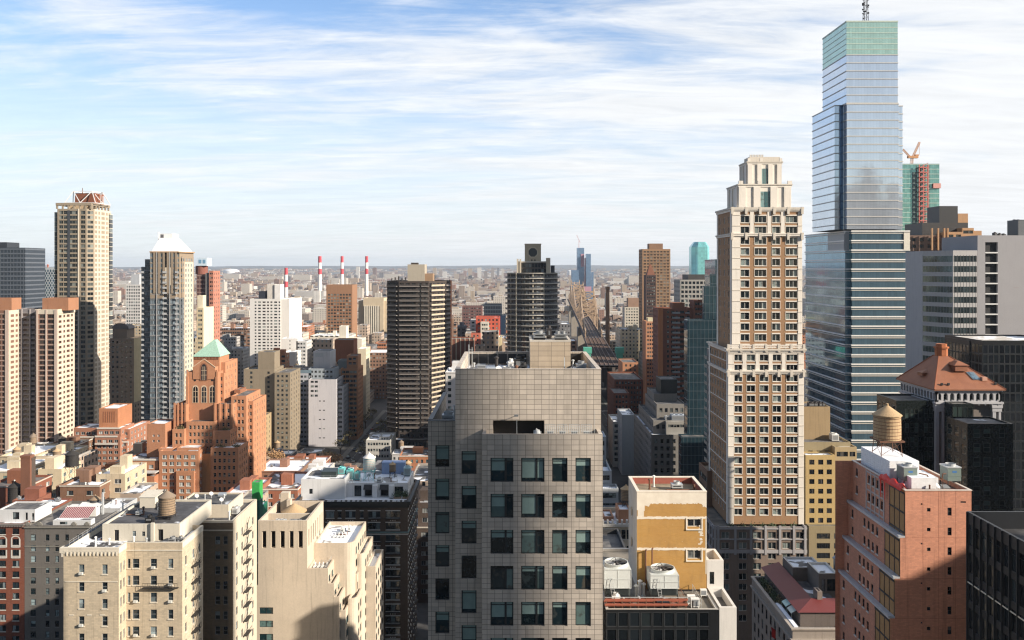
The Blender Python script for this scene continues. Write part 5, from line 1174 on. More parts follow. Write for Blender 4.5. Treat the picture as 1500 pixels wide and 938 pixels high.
 cornice(x0,x1,Y2,Y2+24,Z(511,Y2),1.1,.7);balustrade(x0,x1,Y2,Z(509,Y2),7);cornice(x0,x1,Y2,Y2+24,Z(543,Y2),1.0,.6);balustrade(x0,x1,Y2,Z(546,Y2),7)
 for z in rw[::2]:b.mb('stone_dressing',st).box(x0-.16,x0-.003,Y2+1.6,Y2+22,z-2.2,z-2.0)
 Y3=247.0;x0,x1,zt=X(1046,Y3),X(1181.5,Y3),Z(772,Y3);rw=[zt-1.5-3.0*k for k in range(9)];gs=masonry((.36,.35,.36),.08)
 cs=[((X(p,Y3))-x0,2.3,'double')for p in(1062.5,1088,1109,1131,1152,1172)]
 b.block(x0,x1,Y3,Y3+30,0,zt,spec(cols=cs,rows=rw,wh=1.9,depth=.3,style='double'),spec(cols=[(2.5+3.4*k,1.6)for k in range(8)],rows=rw,wh=1.9,style='double'),gs if False else masonry((.22,.17,.14),.1),roof=roof_gravel,par=.9,cap=gs)
 gm=b.mb('grey_pier',gs)
 for px in(1046.5,1051,1076,1099,1120.5,1141.5,1162,1178.5):gm.box(X(px,Y3)-.15,X(px,Y3)+.5,Y3-.3,Y3-.003,zt-8.0,zt+.35)
 for z,h in((zt-.7,.5),(zt-3.75,.35),(zt-7.6,1.0)):gm.box(x0-.1,x1+.1,Y3-.22,Y3-.004,z,z+h);gm.box(x0-.22,x0-.004,Y3+.01,Y3+28,z,z+h)
 for k in range(8):gm.box(x0-.3,x0-.003,Y3+.9+3.4*k,Y3+1.5+3.4*k,zt-8,zt+.3)
 pl=random.Random(6)
 for k in range(7):
  x=X(1072+15*k,248.4);m=MB();z=zt-.9
  for _ in range(70):p=Vector((x+pl.gauss(0,.5),248.5+pl.gauss(0,.2),z+.5+abs(pl.gauss(0,.5))));e=Vector((pl.uniform(-1,1),pl.uniform(-1,1),pl.uniform(-1,1))).normalized()*.2;f_=e.orthogonal()*.6;m.poly([p-e,p+f_,p+e,p-f_])
  m.box(x-.7,x+.7,248.2,248.8,z,z+.5);tag(m.build('planted_box',leaf_green,None,(x,248.5,z)),'dark shrub in a planter along the terrace above the grey base','planter','planters on the stone tower terrace')
stone_brick_tower()
# ---- the tall glass tower on the right
def glass_tower():
 Y=430.0;sg=paint((.46,.45,.43),.5);g1=mirror_glass((.68,.75,.84),.06,.68,1.5,4.1,pv=.05,line=.35);g2=mirror_glass((.19,.31,.39),.05,.72,1.5,4.7,pv=.1);gt=mirror_glass((.46,.66,.56),.15,.55,1.5,2.2,pv=.08);gr=paint((.30,.31,.32),.5,.3)
 b=Bld('glass_tower','tallest blue glass tower with pale floor bands and a pale green top',g1,'glass tower',None,(172,460,0),short='the tall blue glass tower')
 done=set()
 def shaft(poly,z0,z1,fh,gmat,band,bh,bandproud,part='glazing',mat2=None,lim=None):
  n=len(poly);m=b.mb(part,gmat);i=0
  if part not in done:m.prism(poly,z0,z1,cap=False)
  done.add(part)
  for k in range(n):
   a,c=poly[k],poly[(k+1)%n];q=len(OCC_V);OCC_V.extend([(*a,z0),(*c,z0),(*c,z1),(*a,z1)]);OCC_F.append((q,q+1,q+2,q+3))
  b.mb('roof',roof_mid).poly([(x,y,z1)for x,y in poly])
  s=b.mb('floor_band',band);cx=sum(p[0]for p in poly)/n;cyy=sum(p[1]for p in poly)/n
  big=[]
  for k in range(n):
   p,a,c=Vector(poly[k]),Vector(poly[k-1]),Vector(poly[(k+1)%n]);e1,e2=(p-a).normalized(),(c-p).normalized();n1,n2=Vector((e1.y,-e1.x)),Vector((e2.y,-e2.x));bi=n1+n2;big.append(tuple(p+bi*(bandproud/max(.3,bi.dot(n1)))))
  z=z1
  while z>z0+bh:
   s.prism(big,z-bh,z);s.poly([(x,y,z-bh)for x,y in reversed(big)]);z-=fh
 def P(*pts):return[(X(px,y),y)for px,y in pts]
 x=lambda p,y=Y:X(p,y)
 xa,xb,xl=x(1240),x(1315),x(1240)
 t1=[(x(1240),Y),(x(1315),Y),(x(1315),Y+33),(x(1240),Y+33)]
 zA,zG,zM,zB=Z(32,Y),Z(80,Y),Z(152,Y),Z(336,Y)
 shaft(t1,zM,zG,4.05,g1,sg,.45,.22,'top_glazing');shaft(t1,zG,zA,2.75,gt,paint((.46,.54,.47),.5),.3,.12,'screen')
 t2=[(x(1227),Y+4),(x(1240),Y+4),(x(1240.3),Y-.1),(x(1316),Y-.1),(x(1316),Y+5),(x(1322,Y+5),Y+5),(x(1322,Y+5),Y+36),(x(1227),Y+36)]
 shaft(t2,zB,zM,4.05,g1,sg,.5,.22)
 zS=Z(285,Y)
 t3=[(x(1238,Y+2),Y+2),(x(1247,Y+2),Y+2),(x(1247),Y-1),(x(1330),Y-1),(x(1330),Y+58),(x(1238),Y+58)]
 shaft(t3,0,Z(338,Y),4.78,g2,paint((.76,.75,.72),.5),.62,.45,'lower_glazing');shaft(t3,0,Z(338,Y)-1.15,4.78,g2,paint((.5,.48,.44),.5),.45,.3,'lower_glazing')
 m=b.mb('plant_screen',gr);m.box(x(1238,Y+2)-.32,x(1238,Y+2)-.02-.0,Y+2.4,Y+57,Z(367,Y),Z(340,Y));m.box(x(1238),x(1247)-.5,Y+1.5,Y+1.57,Z(367,Y),Z(340,Y))
 c=b.mb('corner_panel',paint((.62,.58,.5),.5));c.box(x(1322),x(1330)+.3,Y-1.5,Y-1.44,Z(367,Y),Z(341,Y))
 k=b.mb('dark_strip',mirror_glass((.04,.10,.20),.05,.5,1.2,4.1));k.box(x(1234),x(1240)-.3,Y+3.70,Y+3.76,zB,zM)
 f=b.mb('inset_band',paint((.05,.06,.07),.5));zz=Z(338,Y)-1.15-1.1
 b.mb('roof_curb',paint((.5,.58,.52),.5)).ring(x(1240)-.2,x(1315)+.2,Y-.2,Y+33.2,zA,zA+.5,.6)
 b.foot.append((x(1238),x(1330),Y-1,Y+58))
 mx,my=x(1268,Y+8),Y+8;t=empty('antenna_mast',(mx,my,zA),'black antenna mast with dishes on top of the tall blue glass tower','antenna');b_=(mx,my,zA);h=19.0
 for sx,sy in((-1,-1),(1,-1),(1,1),(-1,1)):m=MB();m.tube((mx+sx*1.1,my+sy*1.1,zA),(mx+sx*.5,my+sy*.5,zA+h),.16,.1,6);m.build('leg',black_metal,t,b_)
 m=MB()
 for k in range(9):
  z0_,z1_=zA+h*k/9,zA+h*(k+1)/9;r0,r1=1.1-.6*k/9,1.1-.6*(k+1)/9
  m.bar((mx-r0,my-r0,z0_),(mx+r1,my-r1,z1_),.09);m.bar((mx+r0,my-r0,z0_),(mx-r1,my-r1,z1_),.09);m.bar((mx-r1,my-r1,z1_),(mx+r1,my-r1,z1_),.09);m.bar((mx-r0,my-r0,z0_),(mx-r1,my+r1,z1_),.08)
 m.build('lattice',black_metal,t,b_);m=MB();rr=random.Random(2)
 for k in range(26):a=rr.uniform(0,6.28);z_=zA+rr.uniform(2,h);m.tube((mx+math.cos(a)*.8,my+math.sin(a)*.8,z_),(mx+math.cos(a)*1.7,my+math.sin(a)*1.7,z_),.22+.25*rr.random(),n=8)
 m.box(mx-3.0,mx-1,my-.3,my+.3,zA+14.6,zA+15.4);m.box(mx-1.5,mx+1.8,my-.5,my+.5,zA+17.8,zA+18.5);m.build('dish',dark_steel,t,b_)
glass_tower()
# ---- pyramid-roofed hall with white arcade and dark glass wings
def copper_hall():
 Y=206.0;cu=NT('tiled_copper');u,v=cu.uv();fr=cu.math('LESS_THAN',cu.math('FRACT',cu.math('MULTIPLY',u,1.6)),.10);n=cu.noise(.5,4,.6)
 c=cu.mix(cu.rng(n,.3,.7),(.21,.075,.036),(.27,.105,.05));c=cu.mix(cu.math('MULTIPLY',fr,.45),c,(.15,.06,.035));cu.set(**{'Base Color':c,'Roughness':.6});cu=cu.m
 dgl=glass((.010,.014,.014),(.05,.075,.07),.3,.05,seen=.2);fr_=paint((.05,.058,.055),.4,.3);stone=masonry((.42,.42,.44),.06)
 b=Bld('roofed_tower','dark glass tower under a russet pyramid roof with a white stone arcade',masonry((.18,.155,.14),.1),'tower',None,(112,216,0),fr_,dgl,short='the russet roofed tower')
 x0,x1,yb=X(1371,Y),X(1466.5,Y),Y+18.8;ze=Z(570,Y)
 r=b.mb('roof',cu);o=.75;ax,ay,az=(x0+x1)/2-1.6,(Y+yb)/2+.5,Z(521,Y+10)
 e=[(x0-o,Y-o,ze),(x1+o,Y-o,ze),(x1+o,yb+o,ze),(x0-o,yb+o,ze)];tp=[(ax-1.3,ay-1.3,az),(ax+1.3,ay-1.3,az),(ax+1.3,ay+1.3,az),(ax-1.3,ay+1.3,az)]
 for k in range(4):r.poly([e[k],e[(k+1)%4],tp[(k+1)%4],tp[k]])
 r.poly([(x,y,z-.3)for x,y,z in reversed(e)])
 for k in range(4):q=(k+1)%4;r.poly([(e[k][0],e[k][1],ze-.3),(e[q][0],e[q][1],ze-.3),e[q],e[k]])
 l=b.mb('lantern',masonry((.36,.13,.06),.1));l.prism([(ax+1.5*math.cos(a),ay+1.5*math.sin(a))for a in[k*math.pi/4+.39 for k in range(8)]],az-.4,az+1.9);l.prism([(ax+1.8*math.cos(a),ay+1.8*math.sin(a))for a in[k*math.pi/4+.39 for k in range(8)]],az+1.901,az+2.3);l.prism([(ax+1.3*math.cos(a),ay+1.3*math.sin(a))for a in[k*math.pi/4+.39 for k in range(8)]],az+2.301,az+3.0)
 rid=b.mb('ridge',masonry((.24,.09,.05),.1))
 for k in range(4):rid.tube(e[k],tp[k],.16,n=6)
 def on_front(u,f):return(x0+(x1-x0)*u,Y-o+(ay-1.3-Y+o)*f,ze+(az-ze)*f)
 d=b.mb('dormer',cu);p=on_front(.50,.62);d.box(p[0]-1.4,p[0]+1.6,p[1]-1.6,p[1]+1.5,p[2]-.5,p[2]+.9);d.prism([(p[0]-1.8,p[1]-1.9),(p[0]+2,p[1]-1.9),(p[0]+2,p[1]+1.5),(p[0]-1.8,p[1]+1.5)],p[2]+.901,p[2]+1.9,top=[(p[0]-.1,p[1]-.2),(p[0]+.3,p[1]-.2),(p[0]+.3,p[1]+1.5),(p[0]-.1,p[1]+1.5)])
 q=((x0-o)+(ax-x0+o)*.35,Y+9,ze+(az-ze)*.35);d.box(q[0]-1.3,q[0]+1.3,q[1]-1.3,q[1]+1.3,q[2]-.3,q[2]+.5);d.prism([(q[0]-1.5,q[1]-1.5),(q[0]+1.5,q[1]-1.5),(q[0]+1.5,q[1]+1.5),(q[0]-1.5,q[1]+1.5)],q[2]+.501,q[2]+1.2,top=[(q[0]+.4,q[1]),(q[0]+.6,q[1]),(q[0]+.6,q[1]+.2),(q[0]+.4,q[1]+.2)])
 s=b.mb('skylight',glass((.05,.09,.13),(.2,.28,.34),.3));a_,b__,c_,d_=on_front(.585,.50),on_front(.71,.50),on_front(.755,.27),on_front(.63,.27)
 lift=lambda p_,h_=.12:(p_[0],p_[1]-h_,p_[2]+h_*1.4)
 def lerp(p_,q_,t_):return tuple(p_[i]+(q_[i]-p_[i])*t_ for i in range(3))
 for k in range(5):
  A,B_,C_,D_=lerp(a_,b__,k/5),lerp(a_,b__,(k+.88)/5),lerp(d_,c_,(k+.88)/5),lerp(d_,c_,k/5);s.poly([lift(D_),lift(C_),lift(B_),lift(A)])
 hv=on_front(.80,.28);b.mb('hatch',paint((.5,.28,.2),.6)).box(hv[0]-.6,hv[0]+.6,hv[1]-.5,hv[1]+.5,hv[2]-.2,hv[2]+.7)
 for u_,f_ in((.10,.12),(.20,.12),(.93,.14),(.55,.66)):hv=on_front(u_,f_);b.mb('vent',black_metal).box(hv[0]-.25,hv[0]+.25,hv[1]-.3,hv[1]+.1,hv[2],hv[2]+.55)
 A=b.mb('arcade',stone);zt,zb=ze-.31,Z(589,Y);zs=zb+1.6
 def arcade(p0,ud,w,n):
  ux,uy=ud;nx,ny=uy,-ux
  def Q(u,z,dd=0.0):return(p0[0]+ux*u-nx*dd,p0[1]+uy*u-ny*dd,z)
  bw=w/n;pw=bw*.36;rr_=(bw-pw)/2;sp_z=zt-.75-rr_
  for k in range(n+1):
   u0,u1=max(0,k*bw-pw/2),min(w,k*bw+pw/2);A.poly([Q(u0,zb),Q(u1,zb),Q(u1,zt),Q(u0,zt)])
   A.poly([Q(u1,zb),Q(u1,zb,.6),Q(u1,zt,.6),Q(u1,zt)]);A.poly([Q(u0,zb,.6),Q(u0,zb),Q(u0,zt),Q(u0,zt,.6)])
   if k<n:
    c=(k+.5)*bw;N_=8
    for j in range(N_):
     t0,t1=math.pi-math.pi*j/N_,math.pi-math.pi*(j+1)/N_
     ua,za,ub,zb2=c+rr_*math.cos(t0),sp_z+rr_*math.sin(t0),c+rr_*math.cos(t1),sp_z+rr_*math.sin(t1)
     A.poly([Q(ua,za),Q(ub,zb2),Q(ub,zt),Q(ua,zt)]);A.poly([Q(ua,za,.6),Q(ub,zb2,.6),Q(ub,zb2),Q(ua,za)][::-1])
    A.poly([Q(c-rr_,zb),Q(c+rr_,zb),Q(c+rr_,zb+.35),Q(c-rr_,zb+.35)]);_obox(A,lambda u_,z_,dd:Q(u_,z_,dd),c-bw/2-.02+pw,c-bw/2+.02+bw-pw,zb+.352,zb+.5,.15)
    b.mb('dark_opening',glass((.01,.014,.016),(.12,.13,.13),.3)).poly([Q(c-rr_-.05,zb+.2,.6),Q(c+rr_+.05,zb+.2,.6),Q(c+rr_+.05,zt-.3,.6),Q(c-rr_-.05,zt-.3,.6)])
    _obox(A,lambda u_,z_,dd:Q(u_,z_,dd),c-.14,c+.14,zb-.75,zb-.45,.35)
  _obox(A,lambda u_,z_,dd:Q(u_,z_,dd),-.3,w+.3,zb-.44,zb-.003,.5);_obox(A,lambda u_,z_,dd:Q(u_,z_,dd),-.2,w+.2,zt-.3,zt-.003,.35)
 arcade((x0,Y),(1,0),x1-x0,10);arcade((x0,yb),(0,-1),yb-Y,12);arcade((x1,Y),(0,1),yb-Y,12)
 sh=b.mb('corner_pier',stone);zc=zb-.45
 for xa,xb in((x0,x0+2.05),(x1-2.0,x1)):sh.box(xa,xa+.8,Y+.02,Y+.9,0,zc-1.9);sh.box(xb-.55,xb,Y+.03,Y+.9,0,zc-1.9);sh.box(xa-.15,xb+.15,Y-.1,Y+1,zc-1.9,zc-1.0);sh.box(xa-.3,xb+.3,Y-.25,Y+1,zc-.999,zc-.01)
 b.block(x0+.02,x1-.02,Y+.95,yb,0,zb-.46,spec(n=0,cols=[],rects=[(13.2,14.1,zb-9.5,zb-5.5,'plain',.2)]),spec(n=6,ww=1.6,wh=2,fh=3.4,style='double'),par=.02)
 b.foot.append((x0-10,x1+4,Y-22,yb))
 gs=lambda n:spec(fh=3.45,wh=2.35,top=1.3,cols=lambda w:[(w*(k+.5)/n,w/n*.66)for k in range(n)],style='sash',depth=.07)
 db=paint((.012,.016,.016),.25)
 b.block(X(1313,Y+.9),x0-.02,Y+.9,Y+12,0,Z(587,Y+.9),spec(fh=3.45,wh=2.3,top=2.0,cols=[(2.6,1.0),(3.9,.9),(4.9,.9),(7.2,1.0),(8.4,1.0)],style='sash',depth=.08),gs(4),db,roof_tar,.4,'dark_wing')
 b.block(X(1395,Y-4),X(1426,Y-4),Y-4,Y-.3,0,Z(592,Y-4),spec(fh=3.45,wh=2.6,top=.7,n=4,ww=1.25,m=.2,style='plain',depth=.08),gs(2),db,roof_tar,.2,'dark_wing')
 Yr=187.0;b.block(X(1417,Yr),X(1484,Yr),Yr,Yr+9,0,Z(621,Yr),spec(fh=3.15,wh=2.0,top=1.1,cols=[(2.1,1.5),(4.3,1.5),(7.6,1.3),(9.8,1.2)],style='sash',depth=.08),gs(3),db,roof_mid,.35,'dark_wing')
copper_hall()
# ---- black glass slab behind it, right edge
b=T('glass_office_block','black glass office slab with a bright flat roof at the right edge',paint((.010,.011,.013),.3),1439,1560,499,300.0,26,spec(fh=3.4,wh=3.05,top=1.6,n=15,ww=1.75,style='plain',m=.1,depth=.06),spec(fh=3.4,wh=3.05,top=1.6,n=11,ww=2.1,style='plain',m=.1,depth=.06),'the black glass slab','office block',roofing((.5,.47,.42),.5,(.55,.52,.48)),.5,paint((.04,.045,.05),.4,.3),glass((.004,.005,.007),(.012,.016,.02),.5,.05,seen=0))
b.block(X(1497,330),X(1600,330),312,322,Z(499,300)-.5,Z(499,300)+4.5,None,None,paint((.02,.022,.026),.4),roof_mid,.3,'plant_room')
add(b,1420,1438.8,499.5,None,308,17,spec(fh=3.4,wh=3.0,top=1.6,n=2,ww=1.9,style='plain',m=.1,depth=.06),spec(fh=3.4,wh=3.0,top=1.6,n=7,ww=2.0,style='plain',m=.1,depth=.06),None,roofing((.5,.47,.42),.5,(.55,.52,.48)))
# ---- pale slab with the ladder of dark openings, and the striped wing
def pale_slab():
 Y=360.0;lav=masonry((.31,.305,.32),.05,.0,.8,.08)
 b=Bld('office_slab','lavender grey office slab with a ladder of dark openings and blank flank',lav,'office slab',None,(225,375,0),frame_grey,g_office,short='the lavender grey slab')
 x0,x1,zt=X(1432,Y),X(1560,Y),Z(345,Y);pitch=15.05*Y/F
 rc=[(X(1443.2,Y)-x0,X(1461.5,Y)-x0,Z(369.5,Y)-pitch*k,Z(355,Y)-pitch*k,'void',1.2)for k in range(18)]
 b.block(x0,x1,Y,Y+30,0,zt,spec(n=0,cols=[],rects=rc),None,roof=roof_mid,par=.6)
 w=b.mb('slab_edge',paint((.6,.6,.6),.6))
 for k in range(18):z=Z(371,Y)-pitch*k;w.box(X(1443.2,Y),X(1461.5,Y),Y-.05,Y+.8,z-.1,z+.45)
 b.mb('rust_stain',masonry((.3,.26,.26))).box(X(1485,Y),X(1492,Y),Y-.01,Y-.003,Z(422,Y),Z(421.3,Y))
 pr=spec(fh=pitch,wh=2.55,top=2.3,cols=lambda w_:[(w_/2,w_-.5,'strip')],style='strip',depth=.12)
 lt=masonry((.42,.41,.41),.06)
 b2=Bld('office_block','office block of pale and glassy stripes joined to the lavender slab',lt,'office block',None,(190,376,0),frame_grey,mirror_glass((.07,.10,.105),.06,.6,1.4,4.3,pv=.4),short='the striped office block')
 xa,xm,xb,zs=X(1351,Y+14),X(1396,Y),X(1431.7,Y),Z(367,Y)
 b2.poly_block([(xa,Y+14),(xm,Y),(xb,Y),(xb,Y+30),(xa,Y+30)],0,zs,[pr,pr,None,None,None],roof=roof_mid,par=.6)
 mm=b2.mb('mullion',paint((.10,.11,.12),.5))
 for k in range(8):u=xm+(xb-xm)*(k+.5)/8;mm.box(u-.05,u+.05,Y-.04,Y+.10,4,zs-2)
pale_slab()
hvac(X(1491,372),X(1502,372),372,380,Z(345,360)-.6,7.5,'dark plant box on the lavender slab at the right edge of the picture',paint((.03,.04,.055),.4),fans=2)
for k,(px,h)in enumerate(((1457,1.6),(1464,1.2),(1470,1.0))):hvac(X(px,366),X(px+4,366),366,368,Z(345,360)-.6,h,'small dark roof unit near the edge of the lavender slab',dark_steel,group='units on the lavender slab')
def brown_terraced():
 Y=470.0;br=masonry((.17,.11,.085),.12);og=masonry((.42,.25,.14),.1)  # og: orange copy of the brown wall, sunlit tone put into the colour
 b=Bld('office_tower','brown tower with black stepped top and orange lit piers behind the striped block',br,'office tower',None,(250,485,0),frame_dark,glass((.01,.012,.014),(.12,.12,.12),.25),short='the brown stepped tower')
 s=spec(fh=3.6,wh=1.9,n=8,ww=2.4,m=.6,style='double')
 b.block(X(1331,Y),X(1428,Y),Y,Y+26,0,Z(345,Y),s,s,roof=roof_tar)
 b.block(X(1351,Y+3),X(1418,Y+3),Y+3,Y+24,Z(345,Y)-1,Z(326,Y),None,None,paint((.025,.022,.022),.5),roof_tar,.3,'plant_room');b.block(X(1376,Y+6),X(1403,Y+6),Y+6,Y+20,Z(326,Y),Z(302,Y+6),None,None,paint((.02,.02,.022),.5),roof_tar,.3,'plant_room');b.block(X(1403.3,Y+6),X(1418,Y+6),Y+6,Y+20,Z(326,Y),Z(313,Y+6),None,None,og,roof_tar,.3,'plant_room')
 for k,(a,c,t_)in enumerate(((1386,1411,340),(1411.2,1428,334),(1428.2,1441,338))):b.block(X(a,Y-4),X(c,Y-4),Y-4+k,Y+15,0,Z(t_,Y-4),spec(fh=3.6,wh=1.7,n=2,ww=2.8,m=.5,style='double'),None,og,roof_tar,.4,'terrace_wing')
 p=b.mb('pier',og)
 for px in(1364,1373,1382,1387):p.box(X(px,Y-4.4),X(px+2,Y-4.4),Y-5,Y-4.01,Z(367,Y),Z(335,Y))
brown_terraced()
def green_tower():
 Y=600.0;g=mirror_glass((.22,.42,.38),.1,.6,1.5,3.4)
 b=Bld('glass_tower','green glass tower under construction with a red hoist up its face',g,'glass tower',None,(285,612,0),short='the unfinished green tower')
 x0,x1,zt=X(1320,Y),X(1376,Y),Z(240,Y);b.block(x0,x1,Y,Y+24,0,zt,None,None,g,roof_tar,.4,'glazing')
 f=b.mb('floor_edge',paint((.45,.55,.5),.5));z=zt-.3
 while z>70:f.box(x0-.1,x1+.1,Y-.15,Y-.003,z-.35,z);z-=3.4
 h=b.mb('hoist',paint((.50,.13,.11),.6))
 for px in(1344.5,1350.5,1357):h.box(X(px,Y)-.35,X(px,Y)+.35,Y-2.4,Y-1.7,0,zt-1)
 z=20
 while z<zt-3:h.box(X(1344.5,Y),X(1357,Y),Y-2.6,Y-.2,z,z+.6);h.bar((X(1344.5,Y),Y-2.5,z),(X(1357,Y),Y-2.5,z+3.4),.3);z+=3.4
 b.mb('netting',paint((.6,.3,.26),.8)).box(X(1366,Y),X(1377,Y),Y-1.2,Y-.3,Z(276,Y),Z(269,Y));d=b.mb('unglazed_bay',paint((.10,.16,.15),.5));d.box(X(1336,Y),X(1343,Y),Y-.12,Y-.004,60,zt-6);d.box(X(1359.5,Y),X(1362,Y),Y-.12,Y-.004,60,zt-1)
 cx,cyy=X(1335,Y+8),Y+8;t=empty('tower_crane',(cx,cyy,zt),'orange luffing crane on top of the unfinished green tower','crane');b_=(cx,cyy,zt);om=paint((.50,.24,.10),.6)
 def lattice(a,c,w,n):
  m=MB();a,c=Vector(a),Vector(c);dd=(c-a).normalized();sx=dd.cross(Vector((0,1,0))).normalized()*w;sy=Vector((0,1,0))*w
  for q in(sx+sy,sx-sy,-sx+sy,-sx-sy):m.bar(a+q,c+q,.22)
  for k in range(n):p_,r_=a+(c-a)*k/n,a+(c-a)*(k+1)/n;m.bar(p_+sx-sy,r_-sx-sy,.16);m.bar(p_-sx-sy,r_+sx-sy,.16)
  return m
 top=Vector((cx+.5,cyy,Z(232,Y+8)));lattice((cx,cyy,zt),top,.7,3).build('mast',om,t,b_);m=MB();m.box(cx-2.6,cx+4.5,cyy-1.2,cyy+1.2,top.z,top.z+1.6);m.box(cx+2.5,cx+5,cyy-1,cyy+1,top.z+1.61,top.z+2.6);m.build('machinery_deck',om,t,b_)
 lattice((cx+1.2,cyy,top.z+1.4),(X(1347,Y+8),cyy,Z(208.5,Y+8)),.5,7).build('jib',om,t,b_);lattice((cx-1.5,cyy,top.z+1.4),(X(1322.5,Y+8),cyy,Z(219,Y+8)),.45,5).build('jib',om,t,b_)
 m=MB();m.bar((X(1347,Y+8),cyy,Z(208.5,Y+8)),(cx+5.8,cyy,top.z+2.4),.14);m.build('stay',om,t,b_)
green_tower()
def yellow_stepped():
 Y=300.0;ye=masonry((.46,.34,.16),.1);ol=masonry((.28,.23,.14),.1)
 b=Bld('office_block','yellow stone stepped office block with small square windows',ye,'office block',None,(110,320,0),frame_dark,glass((.008,.01,.012),(.1,.1,.1),.15),short='the yellow stepped block')
 fh=14.2*Y/F;s=lambda cs_:spec(fh=fh,wh=1.75,top=1.6,cols=cs_,style='double')
 c3=fcols(Y,1180,(1185.5,1193),(1198.5,1206),(1211,1218.5))
 b.block(X(1176,314),X(1216,314),314,326,0,Z(596,314),None,None,masonry((.34,.25,.145),.1),roof_tar,.6)
 b.block(X(1178,306),X(1246,306),306,326,0,Z(648,306)-.0,spec(fh=fh,wh=1.6,top=3.0,n=5,ww=1.6),spec(fh=fh,n=3),ol,roof_tar,.6)
 b.block(X(1180,Y),X(1223,Y),Y,305.9,0,Z(667,Y),s(c3),None,ye,roof_snow,.5)
 b.block(X(1223.1,Y+3),X(1255,Y+3),Y+3,325.9,0,Z(655,Y+3),spec(fh=fh,wh=1.7,top=1.7,cols=[(2.6,4.0),(6.2,2.0)],style='triple'),None,masonry((.38,.30,.18),.1),roof_mid,.5)
 b.block(X(1185,Y-3),X(1262,Y-3),Y-3,Y-.02,0,Z(771,Y-3),spec(fh=fh,wh=1.9,top=2.5,cols=[(5.0,4.6,'triple'),(11,4.6,'triple'),(16,3.6,'triple')]),None,ol,roof_tar,.5)
 for k,(px,w)in enumerate(((1185,2.2),(1200,1.2),(1205,1.0),(1193,1.4))):hvac(X(px,317),X(px,317)+w,317,319,Z(596,314)-.6,1.1,'dark fan unit on the tan top of the yellow stepped block',dark_steel,group='fan units on the yellow block')
 hvac(X(1219,310),X(1229,310),310,313,Z(648,306)-.6,2.2,'white box unit on the olive shoulder of the yellow stepped block',white)
yellow_stepped()
